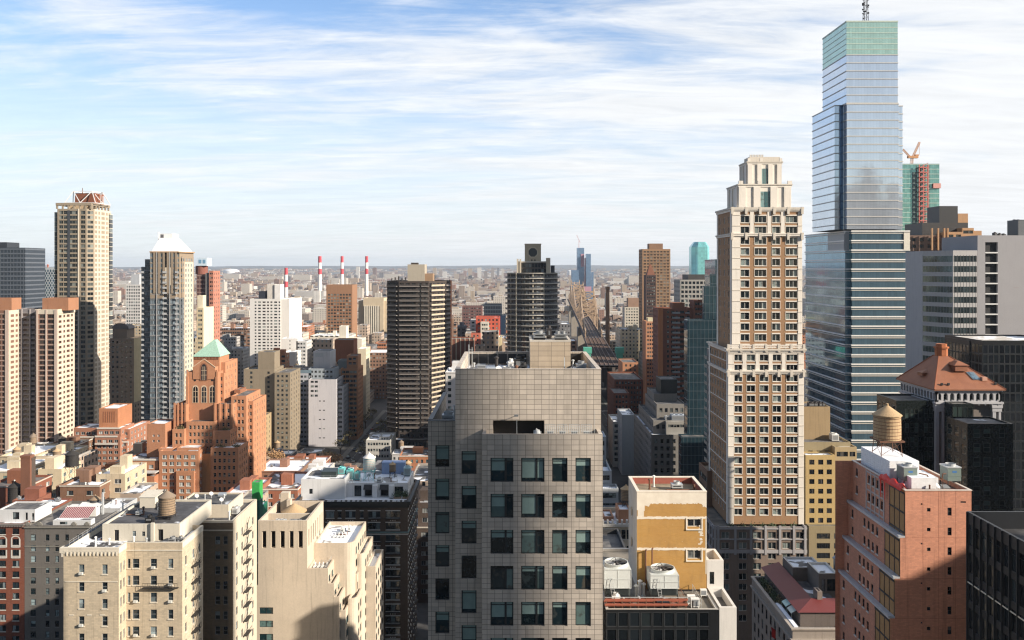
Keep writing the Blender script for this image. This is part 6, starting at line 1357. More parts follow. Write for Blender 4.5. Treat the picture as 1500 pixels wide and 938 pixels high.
def red_terrace_house():
 Y=168.0;st=masonry((.30,.265,.235),.1);red=NT('seamed_red');u,v=red.uv();k_=red.math('LESS_THAN',red.math('FRACT',red.math('MULTIPLY',u,1.4)),.12);red.set(**{'Base Color':red.mix(red.math('MULTIPLY',k_,.4),(.15,.028,.026),(.08,.012,.012)),'Roughness':.5});red=red.m
 b=Bld('corner_house','stone corner house with a dark red seamed roof and planted terrace',st,'house',None,(62,182,0),frame_dark,glass((.01,.014,.016),(.25,.27,.27),.3),short='the red roofed corner house')
 x0,x1,zt,d=X(1161,Y),X(1250,Y),Z(921,Y),28.5
 fs=spec(fh=3.3,wh=2.1,n=5,ww=1.3,top=3.2);ss=spec(fh=3.3,wh=2.1,n=9,ww=1.25,top=3.2)
 b.block(x0,x1,Y,Y+d,0,zt,fs,ss,roof=roof_mid,par=1.0)
 b.mb('cornice',masonry((.36,.32,.28))).ring(x0-.45,x1+.2,Y-.45,Y+d,zt-2.3,zt-2.0,.47);b.mb('cornice',masonry((.36,.32,.28))).ring(x0-.3,x1+.2,Y-.3,Y+d,zt-.25,zt+.06,.7)
 sn=b.mb('snow',paint((.78,.82,.9),.8));sn.box(x0+.5,x0+1.3,Y+.6,Y+12.5,zt-.6,zt+.16)
 ax,zA=x0+2.6,zt+3.6;b.block(ax,x1,Y+3.2,Y+d-1,zt-1,zt+2.0,spec(fh=9,wh=1.8,n=3,ww=1.2,top=.6,cols=[(3.6,.9),(5.1,.9)]),spec(fh=9,wh=1.9,top=.6,n=9,ww=1.6,m=.6,style='plain'),masonry((.13,.11,.10)),roof_mid,.02,'attic')
 r=b.mb('red_roof',red);e0=[(ax-.6,Y+2.7,zt+2.05),(ax-.6,Y+d,zt+2.05),(ax+3.6,Y+d,zt+3.3),(ax+3.6,Y+7,zt+3.3)];r.poly(e0);r.poly([(ax-.6,Y+2.7,zt+2.05),(ax+3.6,Y+7,zt+3.3),(x1,Y+7,zt+3.3),(x1,Y+2.7,zt+2.05)]);r.poly([(ax+3.6,Y+7,zt+3.3),(ax+3.6,Y+d,zt+3.3),(ax+3.6,Y+d,zt+1),(ax+3.6,Y+7,zt+1)]);r.poly([(ax+3.6,Y+7,zt+3.3),(ax+3.6,Y+7,zt+1),(x1,Y+7,zt+1),(x1,Y+7,zt+3.3)])
 b.mb('penthouse',masonry((.17,.15,.13)));
 b.block(ax+7.2,x1+2,Y+13,Y+20,zt+1,zt+6.2,spec(fh=9,wh=2.6,top=1.2,cols=[(1.0,.7),(2.9,2.2,'double')]),None,masonry((.17,.15,.13)),roof_snow,.5,'penthouse',paint((.55,.53,.48),.6))
 b.block(ax+4.0,ax+10.8,Y+20.01,Y+27,zt+1,zt+5.0,spec(fh=9,wh=2.2,top=.9,n=2,ww=2.4,style='triple'),None,masonry((.17,.15,.13)),roof_snow,.5,'penthouse',paint((.5,.48,.45),.6))
 vent_pipe(X(1224,186),186,zt+4.5,3.2,'steel mushroom vent above the dark penthouse of the red roofed house',.45,steel)
 b.block(X(1179,182),X(1186,182),174.5,177,zt+3.1,zt+4.8,None,None,masonry((.2,.17,.15)),roof_tar,.3,'chimney')
 rr=random.Random(12)
 for k in range(6):
  y=Y+12.5+2.4*k;x=x0+1.45;z=zt-1;t=empty('shrub',(x,y,z),'leafy dark shrub in the terrace row beside the red roof','shrub','shrubs on the red roof terrace');m=MB();m.box(x-.5,x+.5,y-.7,y+.7,z,z+.5);m.build('planter',wood,t,(x,y,z));m=MB()
  for _ in range(220):p=Vector((x+rr.gauss(0,.35),y+rr.gauss(0,.55),z+.5+abs(rr.gauss(0,.8))));e=Vector((rr.uniform(-1,1),rr.uniform(-1,1),rr.uniform(-1,1))).normalized()*.17;f_=e.orthogonal()*.6;m.poly([p-e,p+f_,p+e,p-f_])
  m.build('leaves',leaf_olive if k%3==0 else leaf_green,t,(x,y,z))
 for k,(ya,col)in enumerate(((8.0,(.45,.62,.58)),(4.6,(.55,.6,.55)))):
  m=MB();x=x0+1.3;m.poly([(x,Y+ya,zt+1.2),(x,Y+ya+2.8,zt+1.2),(ax,Y+ya+2.8,zt+1.9),(ax,Y+ya,zt+1.9)]);m.box(x-.02,x+.02,Y+ya,Y+ya+2.8,zt+1.0,zt+1.198)
  for yy in(ya,ya+2.76):m.tube((x,Y+yy,zt-1),(x,Y+yy,zt+1.2),.03,n=6)
  tag(m.build('awning',paint(col,.7),None,(x,Y+ya,zt)),('pale green terrace awning nearer the shrubs by the red roof','white terrace awning nearer the street corner by the red roof')[k],'awning')
 fx,fz=x0-.5,zt-4.2;t=empty('flag',(fx,Y+8.5,fz),'small red flag on the wall of the red roofed corner house','flag');m=MB();m.tube((x0,Y+8.5,fz),(fx-1.2,Y+8.5,fz+1.1),.04,n=6);m.build('pole',steel,t,(fx,Y+8.5,fz));m=MB()
 for k in range(6):a,c=k/6,(k+1)/6;m.poly([(fx-1.1+.9*a,Y+8.5+.12*math.sin(6*a),fz+1.0-.8*a),(fx-1.1+.9*c,Y+8.5+.12*math.sin(6*c),fz+1.0-.8*c),(fx-1.0+.8*c,Y+8.6+.12*math.sin(6*c),fz-1.2-.4*c),(fx-1.0+.8*a,Y+8.6+.12*math.sin(6*a),fz-1.2-.4*a)])
 m.build('cloth',paint((.55,.03,.03),.7),t,(fx,Y+8.5,fz))
red_terrace_house()
# ---- dark glass stepped tower and its neighbours in the gap
def stepped_glass():
 Y=350.0;g=mirror_glass((.035,.075,.10),.05,.5,1.5,3.6,line=-.8 if False else .5);
 b=Bld('glass_tower','dark teal glass tower stepping up towards the stone crowned tower',g,'glass tower',None,(82,365,0),short='the dark teal tower')
 def gl(p0,p1,py,Yq,d):
  x0,x1,z1=X(p0,Yq),X(p1,Yq),Z(py,Yq);b.block(x0,x1,Yq,Yq+d,0,z1,None,None,g,roof_tar,.4,'glazing');e=b.mb('floor_edge',paint((.07,.10,.12),.4,.4));z=z1-.2
  while z>5:e.box(x0-.05,x1,Yq-.08,Yq-.003,z-.3,z);e.box(x0-.08,x0-.003,Yq+.01,Yq+d,z-.3,z);z-=3.6
  f=b.mb('mullion',paint((.16,.20,.22),.4,.4));n=int((x1-x0)/1.5)
  for k in range(n):u=x0+(x1-x0)*(k+.5)/n;f.box(u-.05,u+.05,Yq-.10,Yq-.081,5,z1)
 gl(1048,1064,380,Y+12,20);gl(1040,1064,402,Y+10,1.9);gl(1031,1064,419,Y+7,2.9);gl(1007,1052,469,Y,6.9);gl(998,1038,640,Y-6,5.9)
stepped_glass()
b=T('apartment_block','brick apartment tower with grey balcony bays beside the dark teal tower',masonry((.24,.10,.065),.1),965,1016,452,520.0,22,spec(fh=3.0,wh=1.6,cols=[(5.6,1.3),(8.6,2.2,'double'),(11,1.1),(14.2,2.6,'double'),(18,1.5)]),spec(n=5),'the balconied brick tower','apartment block',roof_tar)
m_=b.mb('bright_pier',masonry((.46,.19,.09),.08));m_.box(X(964,519),X(971,519),518.6,519.98,0,Z(451,520));add(b,985,1003,444,452,524,10,None,None,masonry((.3,.13,.08)))  # pier strip of brighter orange brick than the wall
add(b,1016.2,1030,440,None,516,12,spec(n=3),None,masonry((.2,.08,.05)),roof_tar)
m_=b.mb('balcony',paint((.3,.31,.32),.6))
for k in range(40):
 z=Z(452,520)-3.2-3.0*k
 if z>3:m_.box(X(985,519),X(996,519),518.3,519.9,z,z+1.0);m_.box(X(1004,519),X(1010,519),518.6,519.9,z,z+.9)
b=T('office_block','concrete grid office block with a dark roof band behind the teal tower',masonry((.33,.32,.30),.08),996,1037,410,700.0,26,spec(fh=3.7,n=7,ww=2.2,wh=2.2,m=.6,style='plain',depth=.5),spec(n=6,fh=3.7),'the concrete grid block','office block',roof_tar)
add(b,1008,1046,402.5,411,705,24,None,None,paint((.05,.045,.045),.6),roof_tar,.4,'plant_room')
b=T('apartment_tower','tall brown banded apartment slab on the skyline behind the bridge ramp',masonry((.30,.185,.11),.08),941,982,365,850.0,24,spec(fh=3.0,n=8,ww=2.4,wh=1.3,m=.8,top=2.2,style='plain',depth=.3),spec(fh=3.0,n=5,ww=2.4,wh=1.3,style='plain'),'the tall brown slab','apartment tower',roof_tar)
add(b,951,971,357,365,855,12,None,None,masonry((.25,.15,.095)),roof_tar,.4,'plant_room')
m_=b.mb('floor_band',masonry((.42,.30,.20)))
for k in range(44):
 z=Z(365,850)-2.4-3.0*k-1.3
 if z>20:m_.box(X(952,849),X(982,849),849.6,849.98,z-.55,z-.1)
b=T('apartment_tower','slender dark tower with a small pyramid roof in front of the tall brown slab',masonry((.085,.055,.05),.1),946,961,403,760.0,12,spec(fh=3.0,n=5,ww=1.2,wh=1.5),None,'the slender pyramid topped tower','apartment tower',roof_tar,.2)
m_=b.mb('pyramid_roof',masonry((.19,.085,.055)));xa,xb_,zt_=X(948,760),X(960,760),Z(403,760);m_.prism([(xa,761),(xb_,761),(xb_,770),(xa,770)],zt_,zt_+9.5,top=[((xa+xb_)/2-.6,765),((xa+xb_)/2+.6,765),((xa+xb_)/2+.6,766),((xa+xb_)/2-.6,766)])
b=T('apartment_block','orange brick block in front of the slender pyramid topped tower',orange_brick,946,966,471,640.0,16,spec(fh=3.0,n=5,ww=1.2,wh=1.5),None,'the orange brick block','apartment block',roof_snow);add(b,949,960,466,471,644,8,None,None,masonry((.5,.45,.3)),roof_snow)
b=T('apartment_block','white gridded apartment slab left of the tall brown slab',masonry((.52,.49,.43),.06),915,940,450,900.0,18,spec(fh=3.0,n=6,ww=1.5,wh=1.4,style='plain'),spec(n=4),'the white gridded slab','apartment block',roof_tar);add(b,920,940,437,450,904,12,None,None,masonry((.3,.2,.15)),roof_snow)
def grey_setback():
 Y=390.0;gs=masonry((.20,.19,.178),.1)
 b=Bld('setback_building','grey stone setback building with ledges and a black plant box in the shaded street',gs,'office building',None,(72,405,0),frame_dark,glass((.01,.013,.016),(.22,.25,.25),.3),short='the grey setback building')
 fh=10.7*Y/F;s=lambda n_:spec(fh=fh,wh=1.9,n=n_,ww=1.35,top=2.0,sill=None)
 b.block(X(954,Y),X(1012,Y),Y,Y+55,0,Z(637,Y),s(6),s(14),roof=roof_snow,par=.8)
 b.block(X(957,Y+6),X(1012,Y+6),Y+6,Y+52,Z(637,Y)-.8,Z(616,Y+6),s(6),s(10),None,roof_tar,.6)
 b.block(X(976,Y+3),X(1006,Y+3),Y+3,Y+5.9,Z(637,Y)-.8,Z(618,Y+3),spec(fh=9,wh=1.3,top=1.3,n=6,ww=1.2),None,masonry((.28,.27,.25)),roof_mid,.4)
 b.block(X(962,Y+15),X(1005,Y+15),Y+15,Y+50,Z(616,Y+6)-.6,Z(592,Y+15),s(5),s(9),None,roof_tar,.6);b.block(X(958,Y+26),X(992,Y+26),Y+26,Y+48,Z(592,Y+15)-.6,Z(577,Y+26),s(3),s(6),None,roof_tar,.6)
 b.block(X(968,Y+28),X(992,Y+28),Y+28,Y+42,Z(577,Y+26)-.6,Z(556,Y+28),None,None,paint((.03,.033,.033),.5),roof_tar,.3,'plant_box')
 hvac(X(984,Y+8),X(1004,Y+8),Y+8,Y+13,Z(616,Y+6)-.6,2.2,'long pale blue plant box on the grey setback building',paint((.3,.34,.4),.5),fans=3);hvac(X(974,Y+10),X(982,Y+10),Y+9,Y+12,Z(616,Y+6)-.6,1.4,'short pale plant box left of the long one on the setback building',galv)
grey_setback()
def balcony_side():
 Y=292.0;b=T('apartment_block','narrow grey apartment block with stacked wire balconies left of the stone crowned tower',masonry((.20,.19,.18),.1),1047,1064,515,Y,12,spec(fh=3.0,n=2,ww=1.2,wh=1.6),None,'the wire balconied block','apartment block',roof_mid)
 x=X(1047,Y);f=b.mb('balcony',paint((.22,.22,.2),.6));z=Z(515,Y)-3.4
 while z>4:
  for yy in(.6,6.4):f.box(x-1.1,x-.003,Y+yy,Y+yy+5,z-.12,z);f.box(x-1.1,x-1.05,Y+yy,Y+yy+5,z+.002,z+1.0)
  z-=3.0
balcony_side()
b=T('office_block','brown office block with ribbon windows beside the stone tower base',masonry((.20,.125,.085),.1),1036,1062,690,270.0,12,None,spec(fh=3.6,wh=1.7,top=2.2,cols=lambda w:[(w/2,w-1.5,'strip')],style='strip'),'the ribbon windowed block','office block',roof_gravel)
b=T('rowhouse','low red brick block with sunlit upper wall in the gap right of the tiled tower',masonry((.21,.085,.055),.12),900,942,556,545.0,40,spec(n=9,ww=1.1,wh=1.6),spec(n=8),'the low red brick block','building',roof_tar);add(b,912,935,531,None,590,24,spec(n=3),None,orange_brick,roof_tar);add(b,899,922,576,None,520,24,spec(n=4),None,None,roof_tar)
b=T('rowhouse','small pale rendered house low in the shaded gap',masonry((.36,.38,.40),.06),911,930,608,452.0,20,None,spec(n=3),'the small pale house','house',roof_snow)
b=T('rowhouse','white windowed townhouse with snowy roof behind the small pale house',masonry((.48,.45,.40),.08),898,911,618,470.0,24,spec(n=3,ww=1.2,wh=1.8),None,'the white townhouse','house',roof_snow)
b=T('setback_building','pale grey terraced block stepping down beside the tiled tower',masonry((.34,.36,.38),.08),878,896,690,268.0,14,spec(n=3,ww=1.1,wh=1.5),spec(n=4),'the pale terraced block','building',roof_snow);add(b,878,906,716,None,262,5.9,spec(n=4,ww=1.1,wh=1.5),None,None,roof_snow);add(b,870,888,640,None,283,10,spec(n=3),None,None,roof_snow);add(b,878,908,750,None,255,6.9,spec(n=4),None,None,roof_snow)
b=T('rowhouse','ornate white stone house front lit by sun between the towers',masonry((.60,.52,.40),.08),866,930,768,196.0,14,spec(fh=3.7,n=7,ww=1.0,wh=2.2,top=1.3,sill=pale_stone),None,'the ornate white house','house',roof_snow)
c_=b.mb('cornice',pale_stone);c_.box(X(866,196),X(930,196),195.4,195.99,Z(768,196)-.5,Z(768,196)+.1)
for k in range(9):c_.box(X(868+7*k,196),X(870.5+7*k,196),195.5,196.4,Z(768,196)+.101,Z(768,196)+1.0)
add(b,906,924,747,768,200,6,None,None,orange_brick,roof_snow,.4,'bulkhead');add(b,884,899,757,768,202,6,None,None,orange_brick,roof_snow,.4,'bulkhead')
water_tank(X(917,205),205,Z(747,200)-.4,1.25,2.6,'wooden tank with a golden cone on the ornate white house',1.4,wood,wood_gold)
b=T('rowhouse','flat dark roofed building squeezed between the tiled tower and the ornate house',paint((.05,.05,.052),.7),880,917,803,160.0,12,None,None,'the flat dark roof','building',roof_tar)
# ---- left skyline
b=T('glass_tower','dark blue glass office tower at the left edge of the skyline',paint((.03,.04,.055),.3),-40,37,363,700.0,30,None,None,'the dark blue glass tower','office tower',roof_tar)
def banded(b,px0,px1,Y,zt,fh,mat,n,side=None):
 e=b.mb('floor_band',mat);z=zt-.6;x0,x1=X(px0,Y),X(px1,Y)
 while z>30:e.box(x0-.1,x1+.1,Y-.25,Y-.003,z-fh*.32,z);e.box(x1+.003,x1+.15,Y+.02,Y+29,z-fh*.32,z);z-=fh
 f=b.mb('mullion',mat)
 for k in range(n):u=x0+(x1-x0)*(k+.5)/n;f.box(u-.15,u+.15,Y-.2,Y-.004,30,zt-.7)
banded(b,-40,37,700,Z(363,700),3.7,paint((.10,.115,.14),.4),16);add(b,-40,10,355,363,705,18,None,None,paint((.03,.035,.045),.4),roof_tar)
b=T('office_tower','white and blue lozenge patterned slab on the left skyline',masonry((.40,.44,.48),.05),37,80,392,740.0,22,None,None,'the lozenge patterned slab','office tower',roof_tar)
m_=b.mb('lozenge',glass((.02,.045,.07),(.1,.16,.2),.3))
for r in range(34):
 for k in range(11):
  cx,cz=X(37,740)+1.3+2.3*k+(1.15 if r%2 else 0),Z(392,740)-3-2.1*r
  if cz>40:m_.poly([(cx-.85,739.99,cz),(cx,739.99,cz-1.5),(cx+.85,739.99,cz),(cx,739.99,cz+1.5)])
for k in range(7):vent_pipe(X(40+5*k,745),745,Z(392,740)-1,2.8,'reddish stub on the roof of the lozenge patterned slab',.8,masonry((.35,.15,.12)),'roof stub','stubs on the lozenge slab')
def twin_towers():
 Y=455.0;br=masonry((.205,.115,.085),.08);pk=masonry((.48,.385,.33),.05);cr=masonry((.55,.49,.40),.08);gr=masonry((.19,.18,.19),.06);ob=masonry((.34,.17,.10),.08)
 b=Bld('apartment_tower','paired brown apartment towers with pale ribs and brick roof boxes, far left',br,'apartment tower',None,(-245,468,0),paint((.10,.06,.05),.6),glass((.02,.016,.015),(.09,.075,.065),.25,seen=.2),short='the paired ribbed towers')
 fh=7.55*Y/F
 def ribs(px0,px1,Y,zt,piers,col):
  p=b.mb('rib',col);s_=b.mb('spandrel',col)
  for a,c in piers:p.box(X(a,Y),X(c,Y),Y-.45,Y-.003,0,zt)
  z=zt-2.0
  while z>3:s_.box(X(px0,Y),X(px1,Y),Y-.18,Y-.004,z-.28,z);z-=fh
 zt=Z(455,Y);xa,xb=X(52,Y),X(84,Y)
 b.block(xa,xb,Y,Y+18,0,zt,spec(fh=fh,wh=fh-1.0,top=2.3,cols=fcols(Y,52,(58,66.5),(70,79.5)),style='double',depth=.12),dict(spec(fh=fh,wh=1.5,top=2.4,style='double',depth=.3),cols=[(3.0,2.2),(7.5,1.6),(11,1.8),(15,1.6)]),br,roof_mid,.8)
 ribs(52,84,Y,zt+.3,((53.5,56),(67,69),(80,84)),pk);f=b.mb('sunlit_tone_face',cr);f.ring(xa,xb+.25,Y-.2,Y+18.2,zt-1.9,zt+.6,.3)
 b.facade((xb+.03,Y+.1),(0,1),17.8,0,zt-2,dict(spec(fh=fh,wh=1.4,top=.7,style='double',depth=.3),cols=[(2.6,3.0),(6.9,2.0),(11,3.2),(15,2.0)]),cr,'sunlit_tone_face')  # cream flank over the brown wall: sunlight put into the colour
 add(b,62,100,437,455,Y+4,11,None,None,ob,roof_tar,.3,'roof_box')
 Y2=Y+5;z2=Z(453,Y2);b.block(X(18,Y2),X(51.6,Y2),Y2,Y2+14,0,z2,spec(fh=fh,wh=fh-1.0,top=2.0,cols=fcols(Y2,18,(23,31),(33.5,43),(45.5,51)),style='double',depth=.12),None,gr,roof_tar,.6,'recessed_wing');ribs(18,51.6,Y2,z2,((18.5,22.5),(31.2,33.2),(43.2,45.2)),masonry((.30,.28,.28),.05))
 Y3=Y-4;z3=Z(455,Y3);xl=X(13,Y3);b.block(X(-18,Y3),xl,Y3,Y3+15,0,z3,spec(fh=fh,wh=fh-1.0,top=2.3,n=3,ww=2.4,style='double',depth=.12),None,br,roof_mid,.8)
 b.facade((xl+.03,Y3+.1),(0,1),14.8,0,z3,dict(spec(fh=fh,wh=1.4,top=2.2,style='double',depth=.3),cols=[(3,3.0),(7,2.0),(11.5,2.8)]),cr,'sunlit_tone_face');ribs(-18,13,Y3,z3+.3,((-6,-2),(8,13)),pk);add(b,-16,17,437,455,Y3+4,9,None,None,ob,roof_tar,.3,'roof_box')
twin_towers()
def gold_tower():
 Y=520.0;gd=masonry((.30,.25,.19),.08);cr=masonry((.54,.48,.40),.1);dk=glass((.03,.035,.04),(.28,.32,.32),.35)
 b=Bld('apartment_tower','tall tan apartment tower with a russet crown behind white trusses',gd,'apartment tower',None,(-262,535,0),paint((.2,.19,.17),.6),glass((.015,.02,.022),(.24,.26,.24),.25,seen=.3),short='the truss crowned tan tower')
 zt=Z(306,Y);fh=7.02*Y/F;xa,xb=X(80,Y),X(134.5,Y);d=25.0
 pts=[(xa,Y+3),(X(84,Y),Y),(xb-3.2,Y),(xb,Y+3.2),(xb,Y+d),(xa,Y+d)]
 fs=spec(fh=fh,wh=2.0,top=1.3,cols=[(X(p,Y)-X(84,Y),w*1.4,st)for p,w,st in((89.5,1.9,'double'),(96,1.9,'sash'),(108,4.6,'triple'),(121.5,2.0,'double'),(128,2.0,'sash'))],depth=.3)
 ss=spec(fh=fh,wh=1.8,top=1.3,cols=[(2.0,2.8,'double'),(6.0,2.2,'double'),(11,4.4,'triple'),(16,2.2,'double'),(19.6,2.8,'double')],depth=.15)
 ch=spec(fh=fh,wh=1.9,top=1.3,cols=[(2.2,3.4,'double')],depth=.1)
 b.poly_block(pts,0,zt,[ch,fs,ch,None,None,None],roof=roof_mid,par=.5)
 b.facade((xb+.03,Y+3.3),(0,1),d-3.4,0,zt,ss,cr,'sunlit_tone_face')  # right face is a paler copy of the wall, sunlight in its colour
 bay=b.mb('corner_bay',dk);wr=b.mb('white_rib',paint((.68,.62,.52),.6));ds=b.mb('dark_slot',paint((.06,.065,.075),.4))
 wr.box(X(114.3,Y),X(115.8,Y),Y-.25,Y-.003,0,zt);ds.box(X(98.8,Y),X(102.6,Y),Y-.12,Y-.003,0,zt-1)
 z=zt-2;sl=b.mb('slab_edge',paint((.6,.56,.48),.6))
 while z>20:
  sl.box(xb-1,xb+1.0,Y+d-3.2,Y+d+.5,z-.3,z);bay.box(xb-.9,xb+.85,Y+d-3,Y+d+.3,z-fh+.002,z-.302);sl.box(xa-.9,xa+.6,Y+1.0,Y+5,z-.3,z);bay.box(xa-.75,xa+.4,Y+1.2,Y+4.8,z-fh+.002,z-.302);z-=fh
 p=b.mb('crown_post',gd)
 for k in range(7):u=xa+.6+(xb-xa-1.9)*k/6;p.box(u,u+.9,Y+.5,Y+1.4,zt,Z(301,Y))
 for k in range(6):v=Y+2+(d-4)*k/5;p.box(xb-1.4,xb-.5,v,v+.9,zt,Z(301,Y))
 b.mb('crown_beam',gd).ring(xa+.4,xb-.4,Y+.4,Y+d-.4,Z(301,Y)+.002,Z(297.3,Y),1.2);b.mb('crown_core',masonry((.5,.38,.25))).box(xa+6,xb-6,Y+6,Y+d-6,zt-.6,Z(298,Y))
 cx0,cx1,cy0,cy1=X(103,Y),X(132,Y),Y+5.5,Y+17.5;rust_=masonry((.20,.075,.045),.1);b.mb('penthouse',rust_).prism([(cx0,cy0),(cx1,cy0),(cx1,cy1),(cx0,cy1)],Z(298.5,Y),Z(282,Y))
 t=b.mb('truss',paint((.66,.65,.66),.5));zb,zh=Z(297,Y),Z(279.3,Y);rr=.36
 A=[(X(93,Y),Y+1.5),(X(138,Y),Y+1.5),(X(138,Y),Y+21),(X(93,Y),Y+21)];Bq=[(X(102,Y),Y+4.5),(X(129.5,Y),Y+4.5),(X(129.5,Y),Y+18.5),(X(102,Y),Y+18.5)]
 for k in range(4):
  a,c=A[k],A[(k+1)%4];p_,q_=Bq[k],Bq[(k+1)%4];mid=((a[0]+c[0])/2,(a[1]+c[1])/2)
  t.bar((*a,zb),(*p_,zh),rr);t.bar((*p_,zh),(*mid,zb),rr);t.bar((*mid,zb),(*q_,zh),rr);t.bar((*p_,zh),(*q_,zh),rr);t.bar((*a,zb),(*c,zb),rr)
 m=MB();m.tube((X(110,Y),Y+9,Z(282,Y)),(X(110,Y),Y+9,Z(273.5,Y)),.3,.15,6);tag(m.build('mast',rust,None,(X(110,Y),Y+9,Z(282,Y))),'short brown mast on the truss crowned tan tower','mast')
 m=MB();m.tube((X(137,Y),Y+9,Z(297,Y)),(X(137.5,Y),Y+9,Z(281,Y)),.22,.15,6);m.tube((X(136,Y),Y+9,Z(283,Y)),(X(140,Y),Y+9,Z(280,Y)),.5,.3,6);tag(m.build('davit',galv,None,(X(137,Y),Y+9,Z(297,Y))),'thin white davit arm at the right of the tan tower crown','davit')
gold_tower()
def crowned_glass_tower():
 X=lambda px,Y:globals()['X'](207+(px-204)*.76,Y)
 Y=470.0;br=masonry((.28,.225,.17),.1);gy=masonry((.125,.135,.145),.1);cr=masonry((.55,.48,.38),.08);fh=7.6*Y/F;wl=paint((.5,.5,.5),.5)
 b=Bld('apartment_tower','bayed glassy apartment tower with a white mansard crown',gy,'apartment tower',None,(-192,485,0),paint((.26,.30,.33),.5),glass((.018,.04,.055),(.28,.36,.42),.45,.05),short='the white crowned tower')
 zsh=Z(440,Y)
 def bay(p0,p1,top,Yq,d,n,ww,st='double',side=None,mat=None):
  x0,x1,z1=X(p0,Yq),X(p1,Yq),Z(top,Yq)
  sp_=spec(fh=fh,wh=1.85,top=1.0,cols=lambda w:[(w*(k+.5)/n,min(ww,w/n*.86),st)for k in range(n)],depth=.12)
  if p0>220:
   zs=z1-round((z1-Z(436,Yq))/fh)*fh;b.block(x0,x1,Yq,Yq+d,0,zs,sp_,side,gy,roof_mid,.0);b.block(x0,x1,Yq,Yq+d,zs+.002,z1,sp_,side,br,roof_mid,.4,'upper_wall')  # bluish lower and warm upper wall: shade and sun put into the colours
  else:b.block(x0,x1,Yq,Yq+d,0,z1,sp_,side,mat or gy,roof_mid,.4)
  e=b.mb('slab_edge',wl);z=z1-.45
  while z>8:e.box(x0-.12,x1+.12,Yq-.16,Yq-.003,z-.16,z);z-=fh*2
 sd=spec(fh=fh,wh=1.7,top=1.0,cols=[(2,1.8),(6,1.5),(10,1.8),(14,1.5)],style='double')
 bay(204,213,391,Y+6,16,2,1.4);bay(211,222,380,Y+4,19,2,1.7);bay(221,246,369,Y,24,5,1.4,'double',None);bay(246.2,254.5,372,Y+1.5,22,2,1.5);bay(254.7,270,369,Y,24,3,1.6);bay(270.2,277.5,369,Y+2.5,21,1,2.2);bay(277.7,283,376,Y+4.5,17,1,1.6,'sash',sd)
 x=X(283,Y+6);b.block(x+.01,X(287.5,Y+7),Y+7,Y+20,0,Z(384,Y+7),None,sd,cr,roof_mid,.4,'sunlit_tone_wing');b.mb('bright_pier',cr)  # wing in pale cream: sunlight put into the wall colour
 for p in(229.5,238.5,247.5,255.5,263.5,271):b.mb('brick_pier',br).box(X(p,Y)-.55,X(p,Y)+.55,Y-.35,Y-.165,Z(430,Y),Z(369.5,Y))
 for p in(234,259):b.mb('grey_pier',masonry((.36,.36,.36))).box(X(p,Y)-.18,X(p,Y)+.18,Y-.45,Y-.17,8,Z(369,Y))
 pn=b.mb('blank_panel',cr);pn.box(X(250,Y),X(261,Y),Y-.3,Y-.17,Z(418,Y),Z(392,Y));f=b.mb('balcony',paint((.42,.43,.44),.5));z=Z(372,Y)-fh
 for p0,p1 in((205,210),(246,254),(270,277)):
  z=Z(400,Y)
  while z>8:f.box(X(p0,Y),X(p1,Y),Y-.9,Y-.17,z-.14,z);f.box(X(p0,Y),X(p1,Y),Y-.9,Y-.85,z+.002,z+.95);z-=fh
 w=b.mb('crown',paint((.80,.80,.81),.5));zb,zt=Z(368.5,Y),Z(349,Y);c0,c1=X(224,Y+1),X(275,Y+1);w.prism([(c0,Y+1),(c1,Y+1),(c1,Y+22),(c0,Y+22)],zb,zt,top=[(X(236,Y+5),Y+7),(X(264,Y+5),Y+7),(X(264,Y+5),Y+16),(X(236,Y+5),Y+16)])
 w.box(X(236,Y+7),X(264,Y+7),Y+7.1,Y+15.9,zt-1,Z(342.5,Y+7));w.box(X(236,Y+7),X(237.5,Y+7),Y+7,Y+8,zt,Z(340.5,Y+7));b.mb('crown_opening',paint((.12,.12,.13),.7)).box(X(241,Y+7),X(247,Y+7),Y+7.03,Y+7.09,Z(348.5,Y+7),Z(343.6,Y+7));b.mb('crown_rim',masonry((.42,.28,.17))).ring(X(221,Y)-.2,X(277,Y)+.1,Y-.4,Y+23,Z(370,Y),Z(368.3,Y),1.2)
crowned_glass_tower()
def t_brown_slim():
 Y=650.0;b=T('apartment_tower','dark maroon tower with a pale blue roof box right of the white crowned tower',masonry((.12,.065,.06),.1),288,306,402,Y,18,None,None,'the maroon tower','apartment tower',roof_tar)
 banded(b,288,306,Y,Z(402,Y),3.2,masonry((.26,.17,.15)),2);b.mb('drum',masonry((.22,.09,.07))).prism([(X(295.5,Y+9)+4.5*math.cos(a),Y+9+4.5*math.sin(a))for a in[k*math.pi/10 for k in range(20)]],Z(402,Y),Z(389.5,Y));b.mb('roof_box',paint((.55,.66,.76),.5)).box(X(289,Y+4),X(303,Y+4),Y+4,Y+14,Z(389.5,Y)+.01,Z(378,Y));bx=b.mb('roof_box_opening',paint((.15,.3,.45),.5))
 for k in range(2):bx.box(X(291+6*k,Y+4),X(295+6*k,Y+4),Y+3.9,Y+3.99,Z(386,Y),Z(380.5,Y))
 b.block(X(306.2,Y-3),X(312.5,Y-3),Y-3,Y+12,0,Z(397,Y),spec(fh=3.2,wh=1.3,n=2,ww=1.0,m=.4,style='plain'),spec(fh=3.2,n=3),masonry((.40,.18,.13)),roof_tar,.4,'side_slab');b.block(X(301,Y-2),X(306,Y-2),Y-2,Y-.02,0,Z(400,Y),None,None,masonry((.18,.17,.17)),roof_tar,.3,'side_slab')
t_brown_slim()
